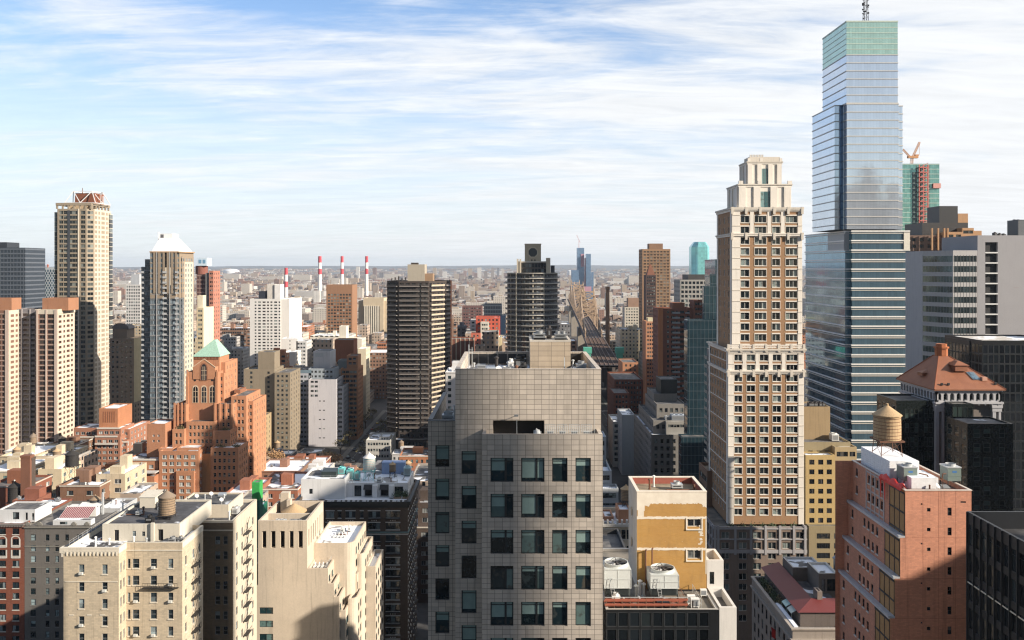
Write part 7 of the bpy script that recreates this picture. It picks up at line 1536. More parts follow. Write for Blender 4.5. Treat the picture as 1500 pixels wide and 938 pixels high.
b=T('apartment_block','blank cream slab catching the sun beside the maroon tower',masonry((.52,.44,.30),.06),288,298,451,560.0,19,spec(n=2,fh=3,ww=1.2,wh=1.4,style='plain'),None,'the blank cream slab','apartment block',roof_snow);m_=b.mb('sunlit_tone_face',masonry((.62,.56,.44),.04));m_.box(X(298,560)+.003,X(298,560)+.1,560.1,578.9,0,Z(451,560));add(b,289,297,433,451,566,6,None,None,masonry((.6,.54,.42)))  # right face in paler cream: sunlight put into the colour
b=T('apartment_block','grey brown block with an arched roof window between two left towers',masonry((.26,.21,.17),.1),161,196,496,500.0,16,spec(fh=2.9,n=5,ww=1.2,wh=1.5,m=.5),dict(spec(fh=2.9,ww=1.2,wh=1.5),n=4),'the arched grey block','apartment block',roof_tar);add(b,165,186,482,496,503,10,None,None,masonry((.24,.19,.15)),roof_tar);m_=b.mb('arched_top',masonry((.16,.15,.15)));xc_=X(176,503);m_.poly([(xc_+5.0*math.cos(k*math.pi/12),502.9,Z(482,503)+3.4*math.sin(k*math.pi/12))for k in range(13)]);m_.prism([(xc_-5,503),(xc_+5,503),(xc_+5,513),(xc_-5,513)],Z(482,503),Z(482,503)+2.2,top=[(xc_-2.5,503),(xc_+2.5,503),(xc_+2.5,513),(xc_-2.5,513)])
m_=b.mb('sunlit_tone_face',masonry((.50,.42,.27)));m_.box(X(196,500)+.003,X(196,500)+.08,500.1,515.9,Z(590,500),Z(496,500))  # paler sheet on the right side carries the sunlight in its colour
b=T('apartment_block','white gridded slab far behind the white crowned tower',masonry((.55,.54,.53),.05),184,206,417,900.0,20,spec(fh=3.3,n=6,ww=1.5,wh=1.8,style='plain',m=.5),None,'the far white grid','apartment block',roof_tar);add(b,192,204,402,417,905,10,None,None,masonry((.4,.42,.45)))
# ---- gothic brick house with the green copper roof
def gothic():
 Y=359.0;br=masonry((.43,.21,.12),.16,0,.85,.25);dkb=masonry((.27,.125,.075),.12);tri=masonry((.55,.42,.30));cop=paint((.30,.47,.38),.6,0,.15,.3)
 b=Bld('apartment_house','orange brick gothic apartment house with a green copper hip roof',br,'apartment house',None,(-122,375,0),paint((.4,.36,.3),.6),glass((.012,.014,.018),(.35,.33,.3),.25),short='the green roofed gothic house')
 fh=9.9*Y/F;s=lambda n,top=1.6,ww=1.0:spec(fh=fh,wh=1.6,n=n,ww=ww,top=top,style='sash',depth=.25)
 x0,x1,ze=X(283.5,Y),X(321.5,Y),Z(522.5,Y);b.block(x0,x1,Y,Y+12,Z(600,Y),ze,None,None,br,roof_tar,.02)
 dn=b.mb('corbel_table',dkb)
 for k in range(18):u=x0+(x1-x0)*k/18;dn.box(u,u+.35,Y-.25,Y-.003,ze-1.1,ze-.1)
 r=b.mb('copper_roof',cop);o=.5;ap=[(x0+6.6,Y+5),(x0+7.4,Y+5),(x0+7.4,Y+8),(x0+6.6,Y+8)];r.prism([(x0-o,Y-o),(x1+o,Y-o),(x1+o,Y+12+o),(x0-o,Y+12+o)],ze,Z(498,Y+5),top=ap)
 Yb=Y-4;a0,a1,zm,z0=X(273.5,Yb),X(319.5,Yb),Z(545,Yb),Z(592,Yb)
 b.block(a0,a1,Yb,Yb+15,30,zm,None,spec(n=0),br,roof_tar,.7)
 g=b.mb('gable',br);gx=X(299,Yb);g.poly([(gx-4.6,Yb-.2,zm-3),(gx+4.6,Yb-.2,zm-3),(gx+4.6,Yb-.2,zm+2),(gx+2.6,Yb-.2,zm+3.6),(gx,Yb-.2,zm+5.2),(gx-2.6,Yb-.2,zm+3.6),(gx-4.6,Yb-.2,zm+2)]);g.prism([(gx-4.6,Yb-.19),(gx+4.6,Yb-.19),(gx+4.6,Yb+3.8),(gx-4.6,Yb+3.8)],zm-3,zm+2.0,top=[(gx-4.6,Yb-.19),(gx+4.6,Yb-.19),(gx+4.6,Yb+3.8),(gx-4.6,Yb+3.8)])
 co=b.mb('coping',tri);co.bar((gx-4.8,Yb-.2,zm+1.9),(gx,Yb-.2,zm+5.4),.28);co.bar((gx+4.8,Yb-.2,zm+1.9),(gx,Yb-.2,zm+5.4),.28)
 def arch_window(cx,zb,w,h,y,tall):
  pts=[(cx-w/2,zb),(cx+w/2,zb)]+[(cx+w/2*math.cos(t_),zb+h-w*.6+w*(.9 if tall else .55)*math.sin(t_))for t_ in[k*math.pi/10 for k in range(11)]]
  b.mb('arched_window',glass((.012,.014,.018),(.4,.38,.34),.25)).poly([(px,y-.06,z)for px,z in pts]);k_=1.22
  ou=[(cx+(px-cx)*1.35,zb+(z-zb)*1.10-.15)for px,z in pts];sr=b.mb('arch_surround',tri if not tall else dkb)
  for i in range(len(pts)):j=(i+1)%len(pts);sr.poly([(ou[i][0],y-.10,ou[i][1]),(ou[j][0],y-.10,ou[j][1]),(pts[j][0],y-.10,pts[j][1]),(pts[i][0],y-.10,pts[i][1])])
  mu=b.mb('tracery',tri)
  for q in((-.17,.17)if tall else(0,)):mu.box(cx+w*q-.08,cx+w*q+.08,y-.14,y-.062,zb,zb+h*.95)
  for q in(.35,.68):mu.box(cx-w/2,cx+w/2,y-.13,y-.063,zb+h*q-.07,zb+h*q+.07)
 arch_window(gx,Z(557,Yb),2.3,6.0,Yb-.2,True)
 for px in(286.5,299,311):arch_window(X(px,Yb),Z(590,Yb),1.9,6.8,Yb,False)
 for px in(285.5,311):rw_=b.mb('round_window',paint((.02,.02,.02),.4));cx=X(px,Yb);rw_.poly([(cx+.55*math.cos(k*.524),Yb-.05,Z(557,Yb)+.55*math.sin(k*.524))for k in range(12)]);sr=b.mb('round_surround',tri);sr.lathe(0,0,[],3)if False else None
 bt=b.mb('buttress',br)
 for px in(274.5,317.6):bt.box(X(px,Yb)-.45,X(px,Yb)+.45,Yb-.5,Yb-.003,30,zm-(2.0 if px in(274.5,317.6)else 5.2));bt.box(X(px,Yb)-.3,X(px,Yb)+.3,Yb-.35,Yb-.004,zm-5.19,zm+.9)
 for px in(256,261,266.6,272,315,322,330.5,340):bt.box(X(px,Y-7)-.35,X(px,Y-7)+.35,Y-7.4,Y-7.003,0,Z(593,Y-7)+.8)
 b.block(X(322,Y+2),X(330,Y+2),Y+2,Y+18,30,Z(531,Y+2),None,s(4),br,roof_tar,.4);b.block(X(320,Yb+3)+.02,X(328,Yb+3),Yb+3,Yb+16,30,Z(547,Yb+3),s(1),s(3),br,roof_tar,.4)
 Yc=Y-7;b.block(X(255,Yc),X(273,Yc),Yc,Yc+20,0,Z(593,Yc),s(3,2.2),s(4),br,roof_tar,.6);b.block(X(314,Yc),X(341,Yc),Yc,Yc+22,0,Z(592,Yc),s(3,2.0),s(6),br,roof_tar,.6);b.block(X(273,Yc)+.02,X(314,Yc)-.02,Yc+4.5,Yc+10,0,Z(594,Yc),s(6,6.5),None,dkb,roof_tar,.6)
 for px in(283,293,303):bp=b.mb('balcony',dkb);bp.box(X(px-2,Yc),X(px+2,Yc),Yc+3.3,Yc+4.49,Z(603,Yc),Z(600.5,Yc))
 Yd=Y-12;b.block(X(252.5,Yd),X(270,Yd),Yd,Yd+5,0,Z(629,Yd),s(2),s(1),br,roof_tar,.6);b.block(X(270,Yd)+.02,X(312,Yd),Yd+2,Yd+9,0,Z(619,Yd),s(6),s(2),br,roof_tar,.6);b.block(X(312,Yd)+.02,X(337,Yd),Yd,Yd+14,0,Z(631,Yd),s(3,3.6),s(5),br,roof_tar,.6)
 Ye=Y-17;b.block(X(308.5,Ye),X(349,Ye),Ye,Ye+13,0,Z(656,Ye),s(5),s(4),br,roof_snow,.6)
 b.block(X(341,Y),X(363,Y),Y-2,Y+18,0,Z(579,Y),s(3),s(5),br,roof_tar,.6);b.block(X(363,Y+1)+.02,X(371,Y+1),Y+1,Y+20,0,Z(588,Y+1),s(1),s(5),br,roof_tar,.6);b.block(X(343,Y+6),X(352,Y+6),Y+6,Y+14,Z(579,Y),Z(571,Y+6),None,None,dkb,roof_tar,.3)
 for k,(px,zz,Yq)in enumerate(((329,631,Yd),(322,656,Ye),(345,656,Ye),(263,629,Yd))):
  rr=random.Random(k+40);x=X(px,Yq);z=Z(zz,Yq)-.5;m=MB();m.box(x-.8,x+.8,Yq+.8,Yq+1.5,z,z+.5)
  for _ in range(90):p=Vector((x+rr.gauss(0,.8),Yq+1.2+rr.gauss(0,.3),z+.5+abs(rr.gauss(0,.6))));e=Vector((rr.uniform(-1,1),rr.uniform(-1,1),rr.uniform(-1,1))).normalized()*.25;f_=e.orthogonal()*.6;m.poly([p-e,p+f_,p+e,p-f_])
  tag(m.build('planted_box',leaf_olive,None,(x,Yq+1.2,z)),'dark shrub box on a ledge of the gothic brick house','planter','planters on the gothic house')
gothic()
def brick_terraced():
 Y=420.0;br=masonry((.33,.16,.105),.14);wh=masonry((.58,.55,.5),.05);fh=8.2*Y/F
 b=Bld('apartment_house','orange brick terraced apartment house with white balcony rails, left',br,'apartment house',None,(-205,435,0),frame_white,g_pale,short='the railed brick house')
 s=lambda n,top=1.5:spec(fh=fh,wh=1.5,n=n,ww=1.9,top=top,m=.6,style='double',sill=None);ss=lambda n:spec(fh=fh,wh=1.5,n=n,ww=1.5,top=1.5,style='double')
 b.block(X(139,Y),X(176,Y),Y,Y+15,0,Z(640,Y),s(4),ss(4),roof=roof_snow,par=.4);b.block(X(142,Y+2),X(177,Y+2),Y+2,Y+17,0,Z(627.5,Y+2),s(4),ss(4),roof=roof_snow,par=.4);b.block(X(108,Y+5),X(143,Y+5),Y+5,Y+19,0,Z(627,Y+5),s(4,2),ss(3),roof=roof_snow,par=.4);b.block(X(107,Y+3),X(138,Y+3),Y+3,Y+4.9,0,Z(641,Y+3),s(3),None,roof=roof_snow,par=.4)
 b.block(X(145,Y+5),X(172.5,Y+5),Y+5,Y+5+16,Z(630,Y),Z(598.5,Y+5),None,None,masonry((.38,.17,.09)),roof_snow,.5,'tower_box');g=b.mb('tower_rib',masonry((.22,.09,.05)))
 for k in range(6):u=X(151+3.2*k,Y+5);g.box(u,u+.35,Y+4.9,Y+4.99,Z(619,Y+5),Z(603,Y+5))
 b.block(X(178,Y+6),X(190,Y+6),Y+6,Y+30,0,Z(629,Y+6),s(1),ss(6),roof=roof_snow,par=.5);b.block(X(177,Y+3),X(186,Y+3),Y+3,Y+5.9,0,Z(645,Y+3),s(1),ss(1),roof=roof_snow,par=.5)
 r=b.mb('balcony_rail',wh)
 for(p0,p1,py,yy)in((108,137,641,Y+3),(139,172,640,Y),(139,172,651,Y-1),(107,130,652,Y+1.5),(106,117,661,Y+1),(142,176,628,Y+2),(178,189,648,Y+3)):r.box(X(p0,yy),X(p1,yy),yy-.25,yy-.003,Z(py,yy)-.2,Z(py,yy)+.55)
 b2=Bld('apartment_house','orange brick stepped apartment house with white windows in front of the gothic one',masonry((.39,.19,.11),.14),'apartment house',None,(-140,350,0),frame_white,g_pale,short='the stepped orange house');Y=340.0;fh=9.9*Y/F
 s=lambda n,top=1.6:spec(fh=fh,wh=1.5,n=n,ww=1.8,top=top,m=.8,style='triple',sill=wh);ss=lambda n:spec(fh=fh,wh=1.5,n=n,ww=1.3,top=1.5,style='double')
 b2.block(X(233,Y),X(291,Y),Y,Y+12,0,Z(661,Y),s(5),ss(3),roof=roof_snow,par=.6);b2.block(X(259,Y+2),X(291.5,Y+2),Y+2,Y+14,0,Z(656,Y+2),None,ss(3),roof=roof_white,par=.5);b2.block(X(232,Y+3),X(253,Y+3),Y+3,Y+14,0,Z(657,Y+3),s(2),None,roof=roof_snow,par=.5)
 b2.block(X(292,Y+4),X(309,Y+4),Y+4,Y+24,0,Z(665,Y+4),None,ss(5),masonry((.46,.25,.12)),roof_tar,.5);b2.block(X(258,Y-1.5),X(284,Y-1.5),Y-1.5,Y-.02,0,Z(691,Y-1.5),s(2),None,roof=roof_tar,par=.3)
 b2.block(X(215,Y+6),X(242,Y+6),Y+6,Y+17,0,Z(621,Y+6),dict(spec(n=0),cols=[],rects=[(2.3+2*q,3.2+2*q,Z(637.5-0*q,Y+6)-.7-2.2*w,Z(637.5,Y+6)+.0-2.2*w+.2,'sash',.2)for q in(0,1)for w in(0,1)]),None,roof=roof_snow,par=.4)
 b2.block(X(185,Y+1),X(231,Y+1),Y+1,Y+14,0,Z(673,Y+1),s(3,2.2),None,roof=roof_snow,par=.4);b2.block(X(186,Y-4),X(226,Y-4),Y-4,Y+.98,0,Z(698,Y-4),None,None,masonry((.40,.18,.10)),roof_tar,.4);b2.mb('awning',paint((.5,.48,.46),.7)).box(X(205,Y-3),X(229,Y-3),Y-4,Y-.5,Z(693,Y-3),Z(691.5,Y-3));b2.mb('balcony_rail',wh).box(X(185,Y),X(231,Y),Y+.7,Y+.98,Z(675.5,Y),Z(673,Y))
 b2.block(X(202,Y+10),X(228,Y+10),Y+14.1,Y+24,0,Z(652,Y+10),s(2),None,masonry((.30,.12,.07)),roof_snow,.4);b2.mb('glazed_bay',paint((.45,.5,.55),.2)).box(X(276,Y+1),X(289,Y+1),Y+.5,Y+1.9,Z(672,Y),Z(661,Y))
brick_terraced()
# ---- centre-left group
b=T('apartment_block','white concrete gridded slab with small dark windows left of centre',masonry((.66,.65,.63),.04),366,411,438,720.0,20,spec(fh=2.62,wh=1.25,top=2.2,cols=fcols(720,366,(373,375.5),(378,382),(384.5,389),(391,394),(396,399),(401.5,406),(408,410.5),style='plain'),style='plain',depth=.25),None,'the white gridded slab','apartment block',roof_tar)
add(b,411.1,424,438.5,None,720.5,42,None,spec(n=0),masonry((.70,.68,.64),.03));add(b,379,391,427,438,728,9,None,None,paint((.03,.035,.05),.5),roof_tar,.4,'plant_box');add(b,391.5,402,416.5,438,727,9,None,None,masonry((.55,.52,.48)),roof_tar,.4,'plant_box');add(b,402.2,410.5,417,438,726,12,None,None,masonry((.68,.67,.66)),roof_tar,.4,'plant_box');add(b,412,436,496,None,690,16,spec(n=2,fh=3,cols=[(7,.8)],wh=1.2),None,masonry((.68,.67,.64),.04),roof_snow);add(b,416,433,516,None,670,18,None,spec(n=4),masonry((.64,.62,.6),.04),roof_snow);add(b,434,449,500,None,690,18,spec(fh=3,n=3,ww=1.6,wh=1.4,style='plain'),spec(n=4),masonry((.5,.5,.5),.04),roof_snow)
b=T('apartment_tower','square brown brick tower with deep windows left of the balcony tower',masonry((.27,.15,.09),.08),478,516,417.5,800.0,26,spec(fh=2.9,wh=1.6,top=8.5,n=8,ww=2.0,m=1.0,style='plain',depth=.4),None,'the square brown tower','apartment tower',roof_tar,par=1.4)
b=T('court_building','pale columned stone building with a heavy attic behind the square brown tower',masonry((.48,.40,.29),.08),532,562,437,1000.0,30,None,None,'the columned stone building','building',roof_mid);m_=b.mb('column',masonry((.6,.55,.46)))
for k in range(7):m_.box(X(533.5+3.2*k,999),X(535.3+3.2*k,999),998.8,999.95,0,Z(448,999))
b.mb('dark_bay',paint((.05,.05,.055),.5)).box(X(533,1000),X(556,1000),999.6,999.97,0,Z(449,1000));add(b,525,568,441,None,1004,24,None,None,None,roof_mid)
b=T('apartment_block','tan stepped apartment block in shade right of the gothic house',masonry((.235,.195,.145),.1),357,402,541,500.0,20,spec(fh=2.75,n=5,ww=1.2,wh=1.4,cols=[(4.4,1.4),(14.5,1.4)]),spec(n=4,fh=2.75),'the tan stepped block','apartment block',roof_tar);add(b,378,402,516,541,506,12,None,None,None,roof_tar);add(b,402.2,425,546,None,497,24,spec(fh=2.75,n=3,ww=1.3,wh=1.4),spec(n=4,fh=2.75),None,roof_tar);add(b,370,384,612,None,470,18,spec(fh=2.75,n=2),spec(n=3,fh=2.75,ww=1,wh=1.4),masonry((.36,.27,.16)),roof_snow);add(b,349,371,606,None,480,16,spec(fh=2.75,n=2),None,masonry((.25,.2,.14)),roof_snow)
b=T('apartment_block','pale blue white apartment block with a blank lavender flank',masonry((.42,.43,.47),.05),433,456,547,530.0,18,spec(fh=2.87,wh=1.4,n=4,ww=1.5,m=.5,style='double'),None,'the lavender flanked block','apartment block',roof_tar);m_=b.mb('top_band',masonry((.16,.22,.27)));m_.box(X(433,530),X(456,530),529.9,529.98,Z(546.8,530),Z(542,530))
add(b,423,433,568,None,533,14,spec(fh=2.87,n=2,ww=1.5,wh=1.4,style='double'),None,masonry((.40,.42,.46),.05),roof_tar);lv=masonry((.50,.49,.52),.04);Yq=524.0;b.block(X(452,Yq),X(493,Yq),Yq,Yq+26,0,Z(556,Yq),dict(spec(n=0),cols=[],rects=[(X(p,Yq)-X(452,Yq),X(p+3,Yq)-X(452,Yq),Z(587+6.75*r*2,Yq)-.6,Z(587+6.75*r*2,Yq),'plain',.15)for p in(467,473)for r in range(6)]+[(X(p,Yq)-X(452,Yq),X(p+4.5,Yq)-X(452,Yq),Z(558+6.75*r,Yq)-1.3,Z(558+6.75*r,Yq),'double',.15)for p in(455,461)for r in range(4)]),spec(fh=2.87,n=7,ww=1.5,wh=1.4,style='double'),lv,roof_tar,.5,'lavender_flank');add(b,459,484,515,548,536,16,None,None,masonry((.55,.55,.57),.04),roof_tar,.4,'roof_box');m_=b.mb('louvre',paint((.45,.48,.5),.5));m_.box(X(462,536),X(474,536),535.9,535.98,Z(523,536),Z(517.5,536));add(b,493.2,503,566,None,528,34,spec(fh=2.87,n=2,ww=1.2,wh=1.4),spec(fh=2.87,n=8,ww=1.4,wh=1.4,style='double'),masonry((.38,.39,.42),.05),roof_tar);add(b,452,490,540,556,530,14,spec(fh=2.9,n=6,ww=1.4,wh=1.3),None,masonry((.32,.36,.4)),roof_tar,.4,'setback');m_=b.mb('corner_window',glass());
b=T('apartment_block','stepped orange brick apartment block with deep sunlit corner right of the lavender flank',masonry((.46,.225,.12),.12),499,524,540,545.0,20,spec(fh=2.87,wh=1.7,n=4,ww=2.2,m=.6,style='double',depth=.5),spec(fh=2.87,n=5),'the stepped orange block','apartment block',roof_tar);add(b,508,524,521,540,550,12,spec(fh=2.87,n=2,ww=2,wh=1.6),None,None,roof_tar);add(b,490,518,498,530,575,14,None,None,masonry((.28,.11,.06)),roof_tar);add(b,495,512,528,541,552,10,None,None,masonry((.22,.25,.25)),roof_tar)
b=T('apartment_block','creamy white block catching sun behind the stepped orange block',masonry((.60,.56,.48),.05),494,530,497,640.0,18,None,spec(n=4),'the creamy white block','apartment block',roof_snow);add(b,497,507,478,497,645,10,None,None,None,roof_snow);add(b,524,536,511,None,620,18,None,spec(n=4,ww=1,wh=1.2,style='plain'),masonry((.58,.52,.40)),roof_snow)
def balcony_tower():
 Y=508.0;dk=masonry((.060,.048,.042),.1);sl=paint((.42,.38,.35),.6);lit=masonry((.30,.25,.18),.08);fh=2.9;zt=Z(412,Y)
 b=Bld('apartment_tower','dark brown apartment tower wrapped in stacked balconies, left of centre',dk,'apartment tower',None,(-55,525,0),frame_dark,glass((.012,.013,.015),(.16,.15,.14),.2),short='the dark balcony tower')
 pts=[(X(567,Y+6),Y+6),(X(584,Y),Y),(X(628,Y),Y),(X(650,Y+14),Y+14),(X(659,Y+26),Y+26),(X(659,Y+26),Y+40),(X(567,Y+6),Y+40)]
 w1=lambda n,ww=2.4:spec(fh=fh,wh=1.9,top=1.2,cols=lambda w:[(w*(k+.5)/n,min(ww,w/n*.8))for k in range(n)],style='double',depth=.15)
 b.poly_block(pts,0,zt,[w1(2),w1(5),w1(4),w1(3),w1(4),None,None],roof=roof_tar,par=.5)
 s=b.mb('balcony',sl);d=b.mb('balcony_rail',paint((.075,.065,.06),.5))
 def run(a,c,z,out,r0=0.0,r1=1.0):
  a,c=Vector(a),Vector(c);e=(c-a);n=Vector((e.y,-e.x)).normalized();p,q=a+e*r0,a+e*r1
  for(m_,z0,z1,o0,o1)in((s,z-.24,z,0.02,out),(d,z+.002,z+.95,out-.08,out)):
   A,B_,C_,D_=p+n*o0,q+n*o0,q+n*o1,p+n*o1;i=len(m_.v)
   m_.v+=[(*t_,zz)for zz in(z0,z1)for t_ in(D_,C_,B_,A)];m_.f+=[tuple(i+k for k in f)for f in((0,1,5,4),(1,2,6,5),(2,3,7,6),(3,0,4,7),(4,5,6,7),(3,2,1,0))];m_.m+=[0]*6
 z=zt-3.0
 while z>12:
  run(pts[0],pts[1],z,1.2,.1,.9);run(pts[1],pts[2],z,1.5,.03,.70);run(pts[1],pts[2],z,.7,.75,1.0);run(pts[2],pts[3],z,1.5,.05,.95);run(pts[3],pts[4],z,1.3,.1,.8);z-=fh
 lr=b.mb('sunlit_tone_rail',masonry((.48,.41,.30)))
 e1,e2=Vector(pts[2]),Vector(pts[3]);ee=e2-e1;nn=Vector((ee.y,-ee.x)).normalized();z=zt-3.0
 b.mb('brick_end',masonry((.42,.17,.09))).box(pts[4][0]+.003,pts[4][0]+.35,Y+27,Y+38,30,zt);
 while z>12:q0,q1=e1+ee*.06+nn*1.52,e1+ee*.94+nn*1.52;lr.poly([(*q0,z+.1),(*q1,z+.1),(*q1,z+.85),(*q0,z+.85)]);z-=fh  # pale plates over the dark rails: sunlight put into their colour
 add(b,597,622,387.5,413,Y+12,14,None,None,masonry((.38,.34,.28),.06),roof_tar,.4,'roof_box');add(b,622.5,634,401,413,Y+13,12,None,None,masonry((.30,.2,.13)),roof_tar,.4,'roof_box');add(b,602,612,385,387.5,Y+15,5,None,None,dk,roof_tar,.2,'roof_box')
 for k in range(5):vent_pipe(X(574+5*k,Y+9),Y+9,zt-.5,1.6+.6*(k%3),'dark stub vent on the dark balcony tower roof',.4,dark_steel,'vent pipe','vents on the balcony tower')
 b.block(X(577,Y-8),X(655,Y-8),Y-8,Y-.6,0,9,spec(fh=4,n=9,ww=3,wh=2.6,style='triple'),None,dk,roof_mid,.6,'podium')
balcony_tower()
b=T('rowhouse','white rendered low building at the foot of the dark balcony tower',masonry((.46,.45,.42),.06),536,572,645,478.0,22,spec(fh=3.4,n=8,ww=1.1,wh=1.5),spec(n=5),'the low white building','building',roof_snow);add(b,556,571,640,645,484,10,spec(fh=3,n=3,ww=.9,wh=1.2,top=.5,bot=.2),None,None,roof_snow)
def disc_tower():
 Y=500.0;dk=masonry((.10,.09,.085),.1);pale=masonry((.50,.44,.35),.06);wl=paint((.52,.49,.44),.6);fh=7.72*Y/F;zt=Z(400,Y);cx=X(780,Y+14);rx,ry=X(817.5,Y+10)-cx,15.0
 b=Bld('apartment_tower','round fronted balcony tower with a dark octagon disc on its roof block',dk,'apartment tower',None,(12,515,0),frame_dark,glass((.012,.016,.022),(.2,.24,.27),.25),short='the disc topped tower')
 N_=22;pts=[(cx+rx*math.cos(math.pi+math.pi*k/N_),Y+15+ry*math.sin(math.pi+math.pi*k/N_))for k in range(N_+1)]+[(cx+rx,Y+34),(cx-rx,Y+34)]
 sp_=spec(fh=fh,wh=2.0,top=1.4,cols=lambda w:[(w/2,w*.78)],style='double',depth=.12)
 b.poly_block(pts,0,zt,[sp_ if 2<k<N_-2 else None for k in range(len(pts))],roof=roof_tar,par=.4)
 sl=b.mb('balcony',wl);rl=b.mb('balcony_rail',paint((.07,.075,.085),.4));z=zt
 def outl(o,k):a=math.pi+math.pi*k/N_;return(cx+(rx+o)*math.cos(a),Y+15+(ry+o)*math.sin(a))
 while z>6:
  pr=[outl(1.25,k)for k in range(N_+1)];inn=[outl(.02,k)for k in range(N_+1)]
  for k in range(N_):
   sl.poly([(*pr[k],z-.34),(*pr[k+1],z-.34),(*pr[k+1],z),(*pr[k],z)]);sl.poly([(*pr[k],z),(*pr[k+1],z),(*inn[k+1],z),(*inn[k],z)]);sl.poly([(*inn[k],z-.34),(*inn[k+1],z-.34),(*pr[k+1],z-.34),(*pr[k],z-.34)])
   if z<zt-1 and not(8<=k<=9):rl.poly([(*pr[k],z+.0),(*pr[k+1],z),(*pr[k+1],z+.95),(*pr[k],z+.95)])
  z-=fh
 p=b.mb('pale_pier',pale);a=outl(1.35,6.6);p.box(a[0]-.3,a[0]+.3,a[1]-.1,a[1]+.8,0,zt);
 for k in(4,11,14):a=outl(.3,k);p.box(a[0]-.28,a[0]+.28,a[1]-.2,a[1]+.5,0,zt)
 b.block(X(759,Y+6),X(803,Y+6),Y+6,Y+26,zt-.3,Z(384.5,Y+6),spec(fh=3.1,wh=2.3,n=9,ww=1.6,top=.7,bot=.2,m=.6,style='plain'),None,dk,roof_tar,.4,'penthouse');b.mb('penthouse_rim',wl).ring(X(759,Y+6)-.4,X(803,Y+6)+.4,Y+5.6,Y+26.4,Z(384.5,Y+6)-.1,Z(383,Y+6),.8)
 f=b.mb('fin',pale)
 for px in(757,761):f.box(X(px,Y+5),X(px+2.5,Y+5),Y+3,Y+5.5,zt,Z(379.5,Y+5))
 f.box(X(800,Y+5),X(806,Y+5),Y+3,Y+8,zt,Z(378,Y+5));b.mb('plant_box',paint((.02,.025,.04),.4)).box(X(807,Y+8),X(812.5,Y+8),Y+8,Y+12,zt,Z(389,Y+8))
 h=b.mb('roof_block',masonry((.42,.36,.27),.05));x0,x1,z0,z1=X(769,Y+8),X(792.5,Y+8),Z(383,Y+6),Z(357.5,Y+8);h.box(x0,x1,Y+8,Y+18,z0,z1);h.ring(x0-.15,x1+.15,Y+7.85,Y+18.1,z1-.5,z1+.15,.4);cc=(X(780.5,Y+8),Z(370,Y+8));o=b.mb('octagon_disc',paint((.025,.03,.035),.4));oc=lambda r:[(cc[0]+r*math.cos(math.pi/8+k*math.pi/4),cc[1]+r*math.sin(math.pi/8+k*math.pi/4))for k in range(8)]
 o.poly([(u,Y+7.96,v)for u,v in oc(2.75)]);g=b.mb('octagon_rim',masonry((.5,.44,.34)));A,B_=oc(3.35),oc(2.75)
 for k in range(8):j=(k+1)%8;g.poly([(A[k][0],Y+7.9,A[k][1]),(A[j][0],Y+7.9,A[j][1]),(B_[j][0],Y+7.9,B_[j][1]),(B_[k][0],Y+7.9,B_[k][1])][::-1])
 lv=b.mb('disc_slat',paint((.06,.065,.07),.5))
 for k in range(-5,6):hw=math.sqrt(max(.1,2.7**2-(k*.46)**2));lv.box(cc[0]-hw*.92,cc[0]+hw*.92,Y+7.90,Y+7.955,cc[1]+k*.46-.06,cc[1]+k*.46+.06)
 op=b.mb('opening',paint((.04,.04,.04),.5))
 for px in(778,782.5):op.box(X(px,Y+8),X(px+2,Y+8),Y+7.95,Y+7.99,z0+.1,z0+1.1)
disc_tower()
b=T('apartment_block','bright red and white patchwork building behind the tiled tower roof',masonry((.46,.10,.065),.08),697,732,465,640.0,20,spec(fh=3,n=6,ww=1.4,wh=1.3,style='plain'),None,'the patchwork block','apartment block',roof_snow);add(b,704,716,472,None,634,5.8,spec(fh=3,n=3,ww=1.2,wh=1.3,style='plain'),None,masonry((.55,.52,.45)),roof_snow);add(b,712,735,494,None,615,16,None,spec(n=3),masonry((.6,.52,.32)),roof_snow);add(b,690,704,488,None,632,7,spec(n=2,fh=3),None,masonry((.5,.15,.1)),roof_snow)
b=T('glass_tower','dark blue glass block behind the red and white patchwork one',paint((.022,.03,.045),.25),709,735,446,760.0,22,None,None,'the dark blue block','office block',roof_tar);banded(b,709,735,760,Z(446,760),3.6,paint((.05,.065,.085),.4),7);add(b,733,741,462,None,756,18,None,None,paint((.02,.04,.075),.25),roof_tar)
b=T('apartment_block','brown brick slab with pale ribs behind the dark balcony tower',masonry((.20,.085,.06),.1),659,694,497,590.0,20,None,None,'the ribbed brown slab','apartment block',roof_tar);m_=b.mb('rib',masonry((.5,.42,.33)))
for k in range(6):m_.box(X(661+6.5*k,590),X(662.4+6.5*k,590),589.7,589.98,0,Z(495,590))
b=T('apartment_block','plum coloured slab just right of the dark balcony tower',masonry((.16,.09,.085),.1),677,706,449,900.0,22,spec(fh=3.2,n=7,ww=1.6,wh=1.3,style='plain'),None,'the plum slab','apartment block',roof_tar)
